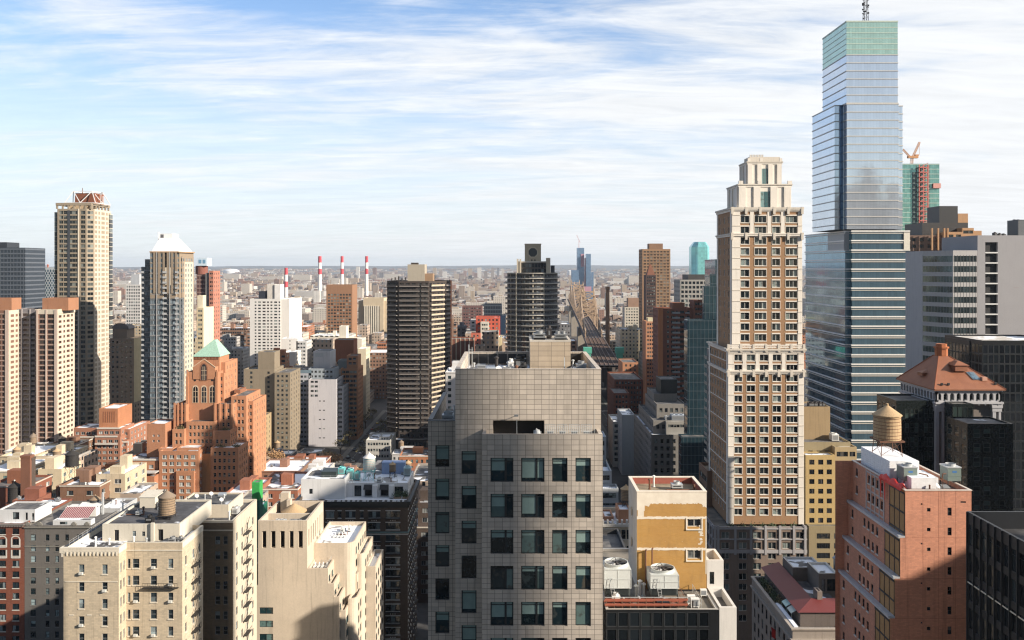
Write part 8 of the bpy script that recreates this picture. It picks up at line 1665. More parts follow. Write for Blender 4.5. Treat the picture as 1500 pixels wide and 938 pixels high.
def bridge():
 iron=paint((.40,.29,.20),.7,.1,.12,.3);dk=paint((.10,.085,.08),.8);t=empty('cantilever_bridge',(92,1000,0),'brown steel cantilever bridge crossing the river behind the tiled tower','bridge');b_=(92,1000,0)
 ax=lambda y:68+(y-560)*.048;hw=8.2;zd=lambda y:36+min(1,max(0,(y-600)/450))*6
 Y1,Y2,Y3=1010.0,1370.0,1560.0
 def top(y):
  pts=((860,6),(930,17),(Y1,36),(1090,20),(1190,12),(1290,20),(Y2,38),(1460,24),(Y3,36),(1650,18),(1800,8))
  for(a,ha),(c,hc)in zip(pts,pts[1:]):
   if a<=y<=c:f=(y-a)/(c-a);f=f*f*(3-2*f)if hc>ha else f;return zd(y)+ha+(hc-ha)*f
  return zd(y)+6
 m=MB();n=46;ys=[640+(1850-640)*k/n for k in range(n+1)]
 for a,c in zip(ys,ys[1:]):
  A=[(ax(a)-hw-2,a,zd(a)),(ax(a)+hw+2,a,zd(a)),(ax(c)+hw+2,c,zd(c)),(ax(c)-hw-2,c,zd(c))];m.poly(A);m.poly([(x,y,z-1.6)for x,y,z in reversed(A)])
  for i,j in((0,3),(1,2)):p,q=A[i],A[j];m.poly([(p[0],p[1],p[2]-1.6),(q[0],q[1],q[2]-1.6),q,p]if i else[q,(q[0],q[1],q[2]-1.6),(p[0],p[1],p[2]-1.6),p][::-1])
 m.build('deck',paint((.06,.05,.052),.85),t,b_);m=MB()
 for off in(-9.4,-5,-1.6,1.6,5,9.4):
  for a,c in zip(ys,ys[1:]):m.bar((ax(a)+off,a,zd(a)+.4),(ax(c)+off,c,zd(c)+.4),.35)
 m.build('rail',paint((.20,.14,.11),.7),t,b_);m=MB();k=0
 while 645+4*k<850:y=645+4*k;m.box(ax(y)-9,ax(y)+9,y,y+.7,zd(y)+.05,zd(y)+.3);k+=1
 m.build('sleeper',paint((.15,.10,.08),.8),t,b_)
 for s in(-1,1):
  m=MB();y=860.0;st=22.0;k=0
  while y<1790:
   c=y+st;xa,xc=ax(y)+s*hw,ax(c)+s*hw;za,zc=top(y),top(c);m.bar((xa,y,za),(xc,c,zc),1.1);m.bar((xa,y,zd(y)+1),(xc,c,zd(c)+1),1.1);m.bar((xa,y,zd(y)),(xa,y,za),.8)
   if k%2:m.bar((xa,y,zd(y)+1),(xc,c,zc),.7)
   else:m.bar((xa,y,za),(xc,c,zd(c)+1),.7)
   zm=(za+zd(y))/2
   if za-zd(y)>14:m.bar((xa,y,zm),(xc,c,(zc+zd(c))/2),.6);m.bar((xa,y,za),(xc,c,(zc+zd(c))/2),.5)
   y=c;k+=1
  m.build('truss',iron,t,b_)
 for Yt in(Y1,Y2,Y3):
  m=MB();h=40;x=ax(Yt)
  for sx in(-1,1):
   for sy in(-4,4):
    m.bar((x+sx*(hw+.5),Yt+sy,0),(x+sx*(hw-1.2),Yt+sy*.5,zd(Yt)+h),1.5)
   m.tube((x+sx*(hw-1.2),Yt,zd(Yt)+h),(x+sx*(hw-1.2),Yt,zd(Yt)+h+6),1.1,.15,6)
  for k in range(6):
   z0,z1=zd(Yt)+9+k*(h-9)/6,zd(Yt)+9+(k+1)*(h-9)/6
   for sy in(-3,3):m.bar((x-hw+.6,Yt+sy,z0),(x+hw-.6,Yt+sy,z1),.75);m.bar((x+hw-.6,Yt+sy,z0),(x-hw+.6,Yt+sy,z1),.75);m.bar((x-hw+.6,Yt+sy,z1),(x+hw-.6,Yt+sy,z1),.8)
   for sx in(-1,1):m.bar((x+sx*(hw-.8),Yt-3,z0),(x+sx*(hw-.8),Yt+3,z1),.6);m.bar((x+sx*(hw-.8),Yt+3,z0),(x+sx*(hw-.8),Yt-3,z1),.6)
  m.build('tower',iron,t,b_);m=MB();m.box(x-hw-4,x+hw+4,Yt-8,Yt+8,0,zd(Yt)-2);m.build('pier',masonry((.30,.27,.23)),t,b_)
 m=MB()
 for k in range(6):y=642+36*k;m.box(ax(y)-9,ax(y)-6,y,y+2,0,zd(y)-1.61);m.box(ax(y)+6,ax(y)+9,y,y+2,0,zd(y)-1.61)
 m.build('column',dk,t,b_)
 for k,(y,s)in enumerate(((690,-1),(690,1))):m=MB();x=ax(y)+s*13;m.box(x-3.4,x+3.4,y,y+6,zd(y)+3.2,zd(y)+8);m.box(x-2.6,x+2.6,y+.5,y+5.5,0,zd(y)+3.199);tag(m.build('gate_house',paint((.08,.36,.27),.6),None,(x,y,0)),('green boxed gate house on the left of the bridge ramp','green boxed gate house on the right of the bridge ramp')[k],'gate house')
bridge()
m=MB();cx,Yc=X(890,900),900.0;m.tube((cx,Yc,0),(cx,Yc,Z(420,Yc)),2.6,2.0,16);m.lathe(cx,Yc,[(2.3,Z(424,Yc)),(2.35,Z(420.5,Yc)),(1.7,Z(420.5,Yc)),(1.6,Z(422,Yc))],16);tag(m.build('chimney',masonry((.26,.16,.10),.12),None,(cx,Yc,0)),'tall round brown brick chimney beside the bridge ramp','chimney')
def stack(px,pt,Y,r,lab,first=Z,bands=((0,.085),(.085,.2),(.2,.285))):
 x,zt=X(px,Y),Z(pt,Y);t=empty('smoke_stack',(x,Y,0),lab,'smoke stack');b_=(x,Y,0);rd,wh=paint((.48,.035,.05),.6),paint((.72,.71,.70),.6);rr=lambda z:r*(1.35-.35*z/zt)
 cuts=[zt,zt-22,zt-43,zt-62,0]
 for k,(a,c)in enumerate(zip(cuts,cuts[1:])):m=MB();m.lathe(x,Y,[(rr(a)-.6,a-.02),(rr(a),a-.02),(rr(c),c)],20);m.build('red_band' if k in(0,2)else 'shaft',rd if k in(0,2)else wh,t,b_)
stack(468.5,375.5,2900,5.6,'red and white banded power stack, thickest of the standing three');stack(501,375.5,2950,5.0,'red and white banded power stack above the square brown tower');stack(537,375.5,2950,5.0,'red and white banded power stack right of the square brown tower');stack(419,392.5,2700,5.0,'shorter red and white banded stack above the white gridded slab')
b=Bld('power_station','pale boxy power station below the thickest banded stack',masonry((.38,.37,.36),.06),'power station',None,(X(460,2750),2760,0),short='the power station');b.block(X(432,2750),X(474,2750),2750,2800,0,Z(427,2750),None,None,par=1);b.block(X(446,2740),X(486,2740),2735,2749,0,Z(434,2740),None,None,masonry((.45,.43,.40)),par=1)
def far_tower(label,px0,px1,py,Y,d,col,extra=None,cat='tower',name='distant_tower',g=None):
 b=Bld(name,label,g or gridwall(3.4,3.6,.6,.5),cat,None,((X(px0,Y)+X(px1,Y))/2,Y,0),short=label.split(' with ')[0]);b.block(X(px0,Y),X(px1,Y),Y,Y+d,0,Z(py,Y),None,None,par=.6,roof=roof_tar);b.col=col;return b
COLS=[]
def far_glass():
 Y=2600.0;g=mirror_glass((.22,.34,.52),.15,.55,3,4)
 b=Bld('distant_tower','pair of hazy blue towers under construction far across the river',g,'tower',None,(X(856,Y),Y,0),short='the hazy blue pair')
 for p0,p1,t_,dy in((837,848,396,0),(846.5,857,363,30),(859,866,372,10),(867,870.5,399,20)):b.block(X(p0,Y),X(p1,Y),Y+dy,Y+dy+30,0,Z(t_,Y),None,None,g,roof_tar,.6)
 m=b.mb('raw_floors',paint((.42,.22,.28),.8));m.box(X(852,Y),X(856.8,Y),Y+28.5,Y+29.9,Z(391,Y),Z(372,Y));m.box(X(857.2,Y),X(858.8,Y),Y+20,Y+26,0,Z(378,Y));m.box(X(848,Y),X(866,Y),Y-6,Y-1,Z(428,Y),Z(420,Y))
 x,zt=X(849.5,Y),Z(363,Y);t=empty('tower_crane',(x,Y+40,zt),'tiny red crane on top of the hazy blue pair of towers','crane');m=MB();m.bar((x,Y+40,zt),(x,Y+40,zt+22),1.2);m.build('mast',paint((.5,.2,.2),.6),t,(x,Y+40,zt));m=MB();m.bar((x+4,Y+40,zt+16),(x-7,Y+40,zt+40),1.0);m.build('jib',paint((.5,.2,.2),.6),t,(x,Y+40,zt))
 Y=2800.0;g2=mirror_glass((.22,.62,.62),.12,.4,6,8);b=Bld('distant_tower','turquoise glass tower with a faceted top far across the river',g2,'tower',None,(X(1027,Y),Y,0),short='the turquoise tower')
 xa,xb,xm=X(1014,Y),X(1040,Y),X(1022,Y);z1=Z(362,Y);out=[(xa,Y+14),(xm,Y),(xb-8,Y),(xb,Y+10),(xb,Y+50),(xa,Y+50)]
 for k in range(6):a,c=out[k],out[(k+1)%6];w=math.dist(a,c);b.facade(a,((c[0]-a[0])/w,(c[1]-a[1])/w),w,0,z1,None,g2,'glazing')
 ins=[(xa+12,Y+20),(xm+4,Y+8),(xb-14,Y+8),(xb-10,Y+16),(xb-10,Y+44),(xa+12,Y+44)];b.mb('faceted_top',g2).prism(out,z1,Z(354.5,Y),top=ins);s=b.mb('floor_band',mirror_glass((.16,.45,.48),.2,.4,6,8));z=z1
 while z>80:s.poly([(xm,Y-.2,z),(xb-8,Y-.2,z),(xb-8,Y-.2,z-1.6),(xm,Y-.2,z-1.6)][::-1]);z-=4.6
 s.poly([(xm-1,Y-.3,0),(xm+3,Y-.3,0),(xm+3,Y-.3,z1),(xm-1,Y-.3,z1)])
 for k,(px,py,Yd,r,h)in enumerate(((339,394,11000,100,30),(835,396,9300,30,14))):
  m=MB();x,z0=X(px,Yd),Z(py+2,Yd);z0=Z(py,Yd)-h-6;m.lathe(x,Yd,[(r,0),(r,z0+6)]+[(r*math.cos(a),z0+6+h*math.sin(a))for a in[q*math.pi/14 for q in range(8)]],28);tag(m.build('dome',paint((.75,.76,.78),.5),None,(x,Yd,0)),('pale stadium dome far out on the plain at the left','tiny pale dome on the horizon left of the hazy pair')[k],'dome')
far_glass()
# ------ blocks of the city between the landmarks
GW=[gridwall(3.0,3.1,.40,.50),gridwall(2.6,3.0,.5,.45,.35),gridwall(4.2,3.2,.62,.48),gridwall(3.4,3.2,.34,.55),gridwall(2.2,3.4,.8,.5,.15)]
FEET=[f for b in BUILDINGS for f in b.foot]
PAL=[((.40,.17,.09),'orange brick',5),((.27,.11,.07),'dark red brick',4),((.22,.13,.09),'brown brick',4),((.50,.42,.30),'tan brick',5),((.60,.56,.48),'cream',5),((.62,.61,.60),'white',5),((.36,.35,.34),'grey',4),((.20,.20,.21),'slate grey',2),((.44,.36,.27),'sandy',3),((.10,.12,.15),'dark glass',1)]
FILL=[]
def clear(x0,x1,y0,y1,pad=1.5):
 for a,b_,c,d in FEET:
  if x0<b_+pad and x1>a-pad and y0<d+pad and y1>c-pad:return False
 for x,w in STREETS:
  if x0<x+w/2+.5 and x1>x-w/2-.5:return False
 for y,w in AVES:
  if y0<y+w/2 and y1>y-w/2:return False
 yc=(y0+y1)/2
 if yc>540:
  bx=68+(yc-560)*.048
  if x0<bx+14 and x1>bx-14:return False
 return True
RF=random.Random(21)
CAPS=[(-60,60,640),(60,130,655),(130,215,640),(215,360,600),(360,440,520),(440,540,470),(540,600,470),(600,700,460),(700,760,462),(760,830,480),(830,900,560),(900,945,500),(945,1060,455),(1060,1600,470)]
def cap_at(px,Y):
 c=480
 for a,b_,v in CAPS:
  if a<=px<b_:c=v
 if Y<505 and px<670:c=max(c,655)
 if 505<=Y<720 and 515<px<572:c=max(c,590)
 if Y>700:c=min(c,468)if px<830 or px>900 else c
 if 480<Y<=700 and px<360:c=min(c,600)
 return c
def filler(x0,x1,y0,y1,z1,kind=None):
 pal=kind or RF.choices(PAL,[p[2]for p in PAL])[0];kk=RF.uniform(.8,1.15);col=tuple(c*kk for c in pal[0]);g=RF.choice(GW);rf=RF.choice((roof_snow,roof_mid,roof_tar,roof_white));m=MB();par=.8
 def mass(a,b_,c,d,z0,zt):
  i=len(m.v);m.v+=[(a,c,z0),(b_,c,z0),(b_,d,z0),(a,d,z0),(a,c,zt),(b_,c,zt),(b_,d,zt),(a,d,zt)]
  m.f+=[tuple(i+k for k in q)for q in((0,1,5,4),(1,2,6,5),(2,3,7,6),(3,0,4,7))];m.m+=[0]*4
  t_=.4;zr=zt-par
  m.poly([(a+t_,c+t_,zr),(b_-t_,c+t_,zr),(b_-t_,d-t_,zr),(a+t_,d-t_,zr)],1)
  o=[(a,c),(b_,c),(b_,d),(a,d)];n=[(a+t_,c+t_),(b_-t_,c+t_),(b_-t_,d-t_),(a+t_,d-t_)]
  for k in range(4):j=(k+1)%4;m.poly([(*o[k],zt),(*o[j],zt),(*n[j],zt),(*n[k],zt)],2);m.poly([(*n[k],zt),(*n[j],zt),(*n[j],zr),(*n[k],zr)],2)
 setb=z1>28 and RF.random()<.4;w,d=x1-x0,y1-y0
 zs=z1*RF.uniform(.62,.85)if setb else z1;mass(x0,x1,y0,y1,0,zs)
 if setb:mass(x0+w*.18,x1-w*.15,y0+d*.15,y1-d*.1,zs-par,z1)
 bits=[]
 n=RF.randint(1,3)
 for _ in range(n):
  bw,bd,bh=RF.uniform(2.5,5),RF.uniform(2.5,5),RF.uniform(1.8,4);bx,by=RF.uniform(x0+w*.2,max(x0+w*.21,x1-w*.2-bw)),RF.uniform(y0+d*.2,max(y0+d*.21,y1-d*.2-bd));m2=MB();m2.box(bx,min(bx+bw,x1-.6),by,min(by+bd,y1-.6),z1-par,z1+bh);bits.append(m2)
 ob=(RF.random()<.35 and min(w,d)>8)
 FILL.append(dict(m=m,col=col,pal=pal[1],g=g,rf=rf,bits=bits,x=(x0+x1)/2,y=(y0+y1)/2,x0=x0,x1=x1,y0=y0,y1=y1,z=z1,setb=setb,tank=ob,snow=rf in(roof_snow,roof_white)))
def fill_rows():
 y=262.0
 while y<1370:
  depth=RF.uniform(13,24)if y<700 else RF.uniform(20,38);half=y*.63+20;x=-half
  while x<half:
   w=RF.uniform(9,22)if y<700 else RF.uniform(14,36);x1=x+w;yy=y+RF.uniform(0,3)
   px=CX+(x+w/2)/yy*F;s=yy/F
   if(px<872 and y<640 or y>=400 and(px<1080 or y>900))and not(872<=px<1010 and y<650):
    cap=cap_at(px,yy);zc=H-(cap+RF.uniform(0,90)*(1 if yy<600 else .55)-HY)*s
    near=yy<420
    z1=min(zc,RF.uniform(13,30)if near else(RF.uniform(14,62)if yy<560 else RF.uniform(28,74))if RF.random()<.8 else RF.uniform(40,84));z1=max(z1,8.5)
    if clear(x+.3,x1-.3,yy,yy+depth-2):filler(x+.3,x1-.3,yy,yy+depth-2,z1)
   x=x1+(0 if RF.random()<.75 else RF.uniform(1,4))
  y+=depth+RF.uniform(0,4)
tanp,brnp,whtp,redp,gryp=PAL[3],PAL[2],PAL[5],PAL[1],PAL[6]
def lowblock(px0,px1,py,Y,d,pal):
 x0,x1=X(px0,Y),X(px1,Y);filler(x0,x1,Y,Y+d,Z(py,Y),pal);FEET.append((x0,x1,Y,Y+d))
for a in((-20,40,712,300,16,redp),(4,56,735,272,12,redp),(-30,30,690,330,24,tanp),(40,92,690,332,20,tanp),(52,92,668,375,22,tanp),(66,110,716,300,24,brnp),(88,146,711,296,22,brnp),(122,186,698,300,24,tanp),(96,106,675,352,22,tanp),(0,48,668,376,26,tanp),(60,104,655,400,22,brnp),(176,206,723,283,14,PAL[4]),(372,440,690,372,24,brnp),(404,470,683,400,22,redp),(330,372,722,300,22,redp),(372,436,716,310,26,redp),(436,470,700,340,26,whtp),(340,372,738,270,16,gryp),(600,628,705,330,30,whtp),(604,640,740,280,20,((.10,.075,.06),'shade-darkened brick',1))):lowblock(*a)  # last block's near-black colour stands in for shade on it
fill_rows()
SHORTS=[(b.short,CX+b.root.location.x/max(1,b.root.location.y)*F,b.root.location.y)for b in BUILDINGS if b.short]
def emit_fill():
 FILL.sort(key=lambda f:-(f['x1']-f['x0'])*12/f['y']);kept=FILL[:300]
 for f in kept:
  near=f['y']<560
  if not near:f['o']=f['m'].build('apartment_block',[f['g'],f['rf'],masonry(tuple(round(c*.9,2)for c in f['col']))],None,(f['x'],f['y'],0));f['o'].color=(*f['col'],1)
  px=CX+f['x']/f['y']*F;nm,npx,ny=min(SHORTS,key=lambda s:abs(s[1]-px)+abs(s[2]-f['y'])*.12);rel=('left of' if px<npx-12 else 'right of' if px>npx+12 else 'behind' if f['y']>ny else 'in front of')
  size='low' if f['z']<18 else 'middling' if f['z']<36 else 'tall';top='stepped top' if f['setb']else 'snowy roof' if f['snow']else 'dark roof'
  lab=f"{size} {f['pal']} block, {top}, {rel} {nm}";
  if near:
   wm_=masonry(tuple(round(c,2)for c in f['col']),.16,0,.85,.35);B=Bld('apartment_block',lab,wm_,'building','city blocks between the landmarks',(f['x'],f['y'],0),RF.choice((frame_white,frame_dark,frame_grey)),RF.choice((g_pale,g_office,g_dark)));f['o']=B.root;tr=RF.choice((pale_stone,limestone,wm_))
   st_,ww_,fh_=RF.choice((('sash',1.1,3.1),('double',1.6,3.0),('sash',1.0,3.3),('triple',2.3,3.1)));sp_=spec(fh=fh_,wh=1.6,top=1.9,bot=.8,style=st_,sill=tr if RF.random()<.6 else None,cols=lambda w:[(w*(k+.5)/max(1,int(w/(ww_*2.1))),ww_)for k in range(max(1,int(w/(ww_*2.1))))])
   zs=f['z']*.78 if f['setb']else f['z'];w,d=f['x1']-f['x0'],f['y1']-f['y0'];B.block(f['x0'],f['x1'],f['y0'],f['y1'],0,zs,sp_,sp_,roof=f['rf'],par=.8);B.band(f['x0'],f['x1'],f['y0'],f['y1'],zs-.5,zs-.1,.22,tr)
   if f['setb']:B.block(f['x0']+w*.18,f['x1']-w*.15,f['y0']+d*.15,f['y1']-d*.1,zs-.8,f['z'],sp_,sp_,roof=f['rf'],par=.8)
  else:tag(f['o'],lab,'building','city blocks between the landmarks')
  for m2 in f['bits']:m2.build('bulkhead',masonry(tuple(round(c*1.05,2)for c in f['col'])),f['o'],(f['x'],f['y'],0))
  if f['tank']and f['y']<800:water_tank((f['x']+f['x0'])/2,(f['y']+f['y1'])/2,f['z']-.8,1.5,2.9,f"wooden water tank on the {f['pal']} block {rel} {nm}",2.4,RF.choice((wood,wood_black,wood)),RF.choice((wood_roof,wood_gold)),group='water tanks on the city blocks')
  if 430<=f['y']<520:
   for k in range(2):
    x,y=RF.uniform(f['x0']+1,f['x1']-1),RF.uniform(f['y0']+1,f['y1']-1);vent_pipe(x,y,f['z']-.8,RF.uniform(.9,2.2),f"roof vent on the {f['pal']} block {rel} {nm}",RF.uniform(.15,.35),RF.choice((galv,white,dark_steel,rust)),group='roof vents on the city blocks')
 rest=FILL[300:]
 if rest:
  m=MB()
  for f in rest:i=len(m.v);m.v+=f['m'].v;m.f+=[tuple(i+k for k in q)for q in f['m'].f];m.m+=f['m'].m
  o=m.build('far_blocks',[GW[0],roof_mid,masonry((.35,.32,.29))]);o.color=(.42,.33,.26,1);tag(o,'mass of smaller city blocks filling the middle distance','city blocks',None,'stuff')
emit_fill()
# ------ the plain of houses across the river
def plain_material():
 t=NT('far_houses');r=t.node('ShaderNodeNewGeometry').outputs['Random Per Island'];cr=t.node('ShaderNodeValToRGB');cr.color_ramp.interpolation='CONSTANT';t.L.new(r,cr.inputs[0]);e=cr.color_ramp.elements
 cols_=((.26,.15,.11),(.36,.28,.21),(.19,.12,.095),(.48,.44,.39),(.27,.22,.185),(.58,.56,.53),(.22,.18,.16),(.37,.30,.23),(.15,.14,.145),(.33,.24,.19));e[0].color=(*cols_[0],1);e[1].position=.1;e[1].color=(*cols_[1],1)
 for k in range(2,10):x=e.new(k/10);x.color=(*cols_[k],1)
 u,v=t.uv();w=t.math('LESS_THAN',t.math('FRACT',t.math('DIVIDE',u,4.3)),.4);w2=t.math('LESS_THAN',t.math('FRACT',t.math('DIVIDE',v,3.4)),.45)
 nrm=t.node('ShaderNodeSeparateXYZ');t.L.new(t.node('ShaderNodeNewGeometry').outputs['Normal'],nrm.inputs[0]);side=t.math('LESS_THAN',t.math('ABSOLUTE',nrm.outputs[2]),.5)
 c=t.mix(t.math('MULTIPLY',t.math('MULTIPLY',w,w2),t.math('MULTIPLY',side,.8)),cr.outputs[0],(.05,.055,.065));sn=t.math('MULTIPLY',t.math('GREATER_THAN',nrm.outputs[2],.5),t.math('GREATER_THAN',t.math('FRACT',t.math('MULTIPLY',r,37.7)),.45));c=t.mix(t.math('MULTIPLY',sn,.6),c,(.62,.62,.66))
 t.set(**{'Base Color':c,'Roughness':.9});return t.m
def plain():
 rr=random.Random(77);mat=plain_material();items=[]
 def lot(Y,dense):
  x=rr.uniform(-.66,.66)*Y;big=rr.random();w=rr.uniform(10,26)if big<.78 else rr.uniform(30,85);d=rr.uniform(10,24)if big<.78 else rr.uniform(25,60);h=rr.uniform(7,14)if rr.random()<.72 else rr.uniform(12,24)if rr.random()<.85 else rr.uniform(25,52)
  if 1 and Y>5200:w*=1.6;h*=1.15
  items.append((x,Y,w,d,h))
 for _ in range(1300):lot(rr.uniform(1745,2500),1)
 for _ in range(2200):lot(rr.uniform(2500,4000),1)
 for _ in range(3000):lot(rr.uniform(4000,6500),1)
 for _ in range(2600):lot(rr.uniform(6500,9500),1)
 for _ in range(150):lot(rr.uniform(1500,1558),1)
 for _ in range(26):Y=rr.uniform(7500,9400);x=rr.choice((X(720,Y),X(690,Y),X(620,Y),X(560,Y)))+rr.gauss(0,130);items.append((x,Y,rr.uniform(18,40),25,rr.uniform(45,120)))
 for _ in range(2600):
  Y=rr.uniform(9500,12800);hz=45*(Y-9600)/1900 if Y<11500 else 45+50*(Y-11500)/1800;items.append((rr.uniform(-.64,.64)*Y,Y,rr.uniform(20,90),rr.uniform(20,60),max(0,hz)+rr.uniform(7,22)))
 items=[i for i in items if abs(i[0]-(68+(i[1]-560)*.048))>30 or i[1]>1950]
 items.sort(key=lambda t:-t[2]*t[4]/t[1]**2)
 vis=[i for i in items if abs(i[0]/i[1])<.6];top=vis[:300];ids={id(t)for t in top}
 def mass(m,x,Y,w,d,h):
  m.box(x-w/2,x+w/2,Y,Y+d,0,h,bottom=False)
  if h>12 and w>16 and rr.random()<.6:a=rr.uniform(-.3,.1)*w;m.box(x+a,x+a+w*.22,Y+d*.3,Y+d*.6,h,h+rr.uniform(2,5),bottom=False)
 for x,Y,w,d,h in top:
  m=MB();mass(m,x,Y,w,d,h);o=m.build('distant_block',mat,None,(x,Y,0));wd='tall' if h>24 else 'broad' if w>40 else 'small'
  tag(o,f'{wd} hazy block among the rooftops across the river','building',f'{wd} blocks across the river')
 m=MB()
 for t_ in items:
  if id(t_)not in ids:mass(m,*t_)
 o=m.build('distant_rooftops',mat);tag(o,'hazy sea of low houses and snowy roofs across the river','rooftops',None,'stuff')
 m=MB();lm=leaf_material((.11,.075,.055))
 for _ in range(13000):
  Y=rr.uniform(1745,9000)if rr.random()<.8 else rr.uniform(1500,1558);x=rr.uniform(-.64,.64)*Y+40*math.sin(Y*.01);s=rr.uniform(3,6)*(1+Y/9000);z=rr.uniform(3,9)
  e=Vector((rr.uniform(-1,1),rr.uniform(-1,1),rr.uniform(-.6,.6))).normalized()*s;f=e.orthogonal().normalized()*s;p=Vector((x,Y,z));m.poly([p-e,p+f,p+e,p-f]);g=e.cross(f).normalized()*s*.8;m.poly([p-e,p+g,p+e,p-g])
 o=m.build('winter_trees',lm);tag(o,'bare brown winter trees scattered through the far districts','trees',None,'stuff')
plain()
# ------ street trees and a few vehicles
for k,(px,Y,h,lab)in enumerate(((386,445,14,'broad russet winter tree in the gap left of the snowy townhouse roofs'),(402,450,15,'tallest russet winter tree beside the tan stepped block'),(414,442,12,'small russet tree right of the tallest one by the tan block'),(470,446,13,'russet tree in front of the lavender flanked block'),(486,450,14,'right-hand russet tree beside the shaded avenue'))):tree(X(px,Y),Y,h,4.6,lab,leaf_autumn,'russet trees by the avenue',60+k,n=1300)
for k in range(12):Y=470+14*k;sx=-84 if k%2 else-100;tree(sx,Y,10+k%3,3.4,'bare dark street tree along the shaded avenue',leaf_olive,'street trees along the shaded avenue',80+k,n=260)
for k,(px,Y)in enumerate(((17,440),(28,446),(40,443),(3,436))):tree(X(px,Y),Y,15,4.5,('russet tree at the foot of the paired ribbed towers','second russet tree from the left under the paired towers','rightmost russet tree under the paired towers','green leafy tree at the left edge under the paired towers')[k],leaf_green if k==3 else leaf_autumn,'trees under the paired towers',100+k,n=900)
CARM=[paint((.55,.55,.55),.3,.2),paint((.05,.05,.055),.3,.2),paint((.62,.40,.03),.35),paint((.30,.04,.03),.3),paint((.75,.75,.74),.35)]
def car_mesh():
 body=MB();pr=[(-2.2,.35),(-2.2,.75),(-1.95,.88),(-1.1,.95),(1.3,.95),(2.1,.82),(2.25,.6),(2.25,.35)]
 for s in(-1,1):body.poly([(s*.88,y,z)for y,z in(pr if s>0 else pr[::-1])])
 for a,c in zip(pr,pr[1:]+pr[:1]):body.poly([(-.88,*a),(.88,*a),(.88,*c),(-.88,*c)])
 cab=MB();cab.prism([(-.84,-1.5),(.84,-1.5),(.84,1.1),(-.84,1.1)],.95,1.45,top=[(-.7,-1.0),(.7,-1.0),(.7,.5),(-.7,.5)])
 return body,cab
def car(x,y,rz,k,label,group):
 t=empty('car',(x,y,.01),label,'car',group);t.rotation_euler=(0,0,rz);body,cab=car_mesh();body.build('body',CARM[k%5],t);cab.build('cabin',glass(),t)
 for sx in(-.8,.8):
  for sy in(-1.35,1.4):m=MB();m.tube((sx-.1,sy,.33),(sx+.1,sy,.33),.33,n=12);m.build('wheel',black_metal,t)
RC=random.Random(31)
for k in range(14):car(-92+(2.6 if k%2 else-2.6),470+11*k+RC.uniform(-2,2),0 if k%2 else math.pi,RC.randrange(5),('pale','black','yellow','dark red','white')[0]and 'small car on the shaded avenue left of the dark balcony tower','cars on the shaded avenue')
for k in range(12):car(69+(2.8 if k%2 else-2.8),462+13*k+RC.uniform(-3,3),0 if k%2 else math.pi,RC.randrange(5),'small car in the shaded street below the bridge ramp','cars in the street below the bridge ramp')
for k,(px,Y,w,h,lab)in enumerate(((545,545,2.5,3.2,'white box lorry on the shaded avenue'),)):
 t=empty('lorry',(-90,Y,.01),lab,'lorry');m=MB();m.box(-91.2,-88.8,Y,Y+6.5,.9,3.6);m.build('box',white,t,(-90,Y,.01));m=MB();m.box(-91.1,-88.9,Y-2,Y-.05,.6,2.6);m.build('cab',CARM[0],t,(-90,Y,.01))
 for yy in(Y-1.2,Y+1.2,Y+5):m=MB();m.tube((-91.1,yy,.5),(-88.9,yy,.5),.5,n=12);m.build('wheel',black_metal,t,(-90,Y,.01))
b=Bld('lift_tower','bright green painted lift tower among the low houses left of the sand tower',paint((.04,.34,.08),.6),'tower',None,(X(375,262),263,0),short='the green lift tower');dg_=paint((.02,.12,.09),.6);b.block(X(369,262),X(380,262),262,265.5,Z(733,262),Z(707,262),None,None,roof=roof_mid,par=.2);b.block(X(368.8,262),X(380.2,262),262,265.5,0,Z(733,262)-.01,None,None,dg_,roof_mid,.02,'base');b.block(X(366,266),X(384,266),265.6,272,0,Z(742,266),None,None,paint((.02,.18,.11),.6),roof_snow,.3)
lo=lambda px,Y:(X(px,Y),Y)
water_tank(*lo(105.5,318),36-5,2.3,4.2,'black water tank on tall steel legs over the snowy roofs',5.2,wood_black,wood_black,black_metal)
water_tank(*lo(22,292),28.5,2.2,5.0,'squat black water tank beside the red brick chimney at the left',1.5,wood_black,wood_black,black_metal)
for k,(px,Y,w,zt,lab)in enumerate(((37,290,1.6,46,'tall red brick chimney shaft beside the black tank'),(42.5,291,.9,45,'narrow dark brick chimney next to the tall red one'))):m=MB();x=X(px,Y);m.box(x-w,x+w,Y,Y+2.4,0,zt);m.ring(x-w-.15,x+w+.15,Y-.15,Y+2.55,zt-.7,zt+.003,.35);tag(m.build('chimney',masonry((.19,.09,.06))if k==0 else dark_brick,None,(x,Y,0)),lab,'chimney')
# ------ small things on the near roofs
RK=random.Random(91)
def duct(pts,r,label,mat,group=None):
 m=MB()
 for a,c in zip(pts,pts[1:]):m.tube(a,c,r,n=8)
 for q in pts:m.lathe(q[0],q[1],[(0,q[2]-r*1.15),(r*1.15,q[2]-r*.6),(r*1.15,q[2]+r*.6),(0,q[2]+r*1.15)],8)
 return tag(m.build('duct',mat,None,pts[0]),label,'duct',group)
def dish(x,y,z,label,group=None):
 m=MB();m.tube((x,y,z),(x,y,z+.9),.04,n=6);c=Vector((x,y-.15,z+1.0));d=Vector((.5,-.6,.6)).normalized();u=d.orthogonal().normalized();v=d.cross(u);prev=None
 for k,(r,o)in enumerate(((.02,0),(.25,.03),(.45,.12))):
  ring=[c+d*o+u*(r*math.cos(a))+v*(r*math.sin(a))for a in[q*math.pi/7 for q in range(14)]]
  if prev:
   for q in range(14):m.poly([prev[q],prev[(q+1)%14],ring[(q+1)%14],ring[q]])
  prev=ring
 m.tube(c,c+d*.5,.02,n=5);return tag(m.build('satellite_dish',paint((.6,.6,.6),.5),None,(x,y,z)),label,'dish',group)
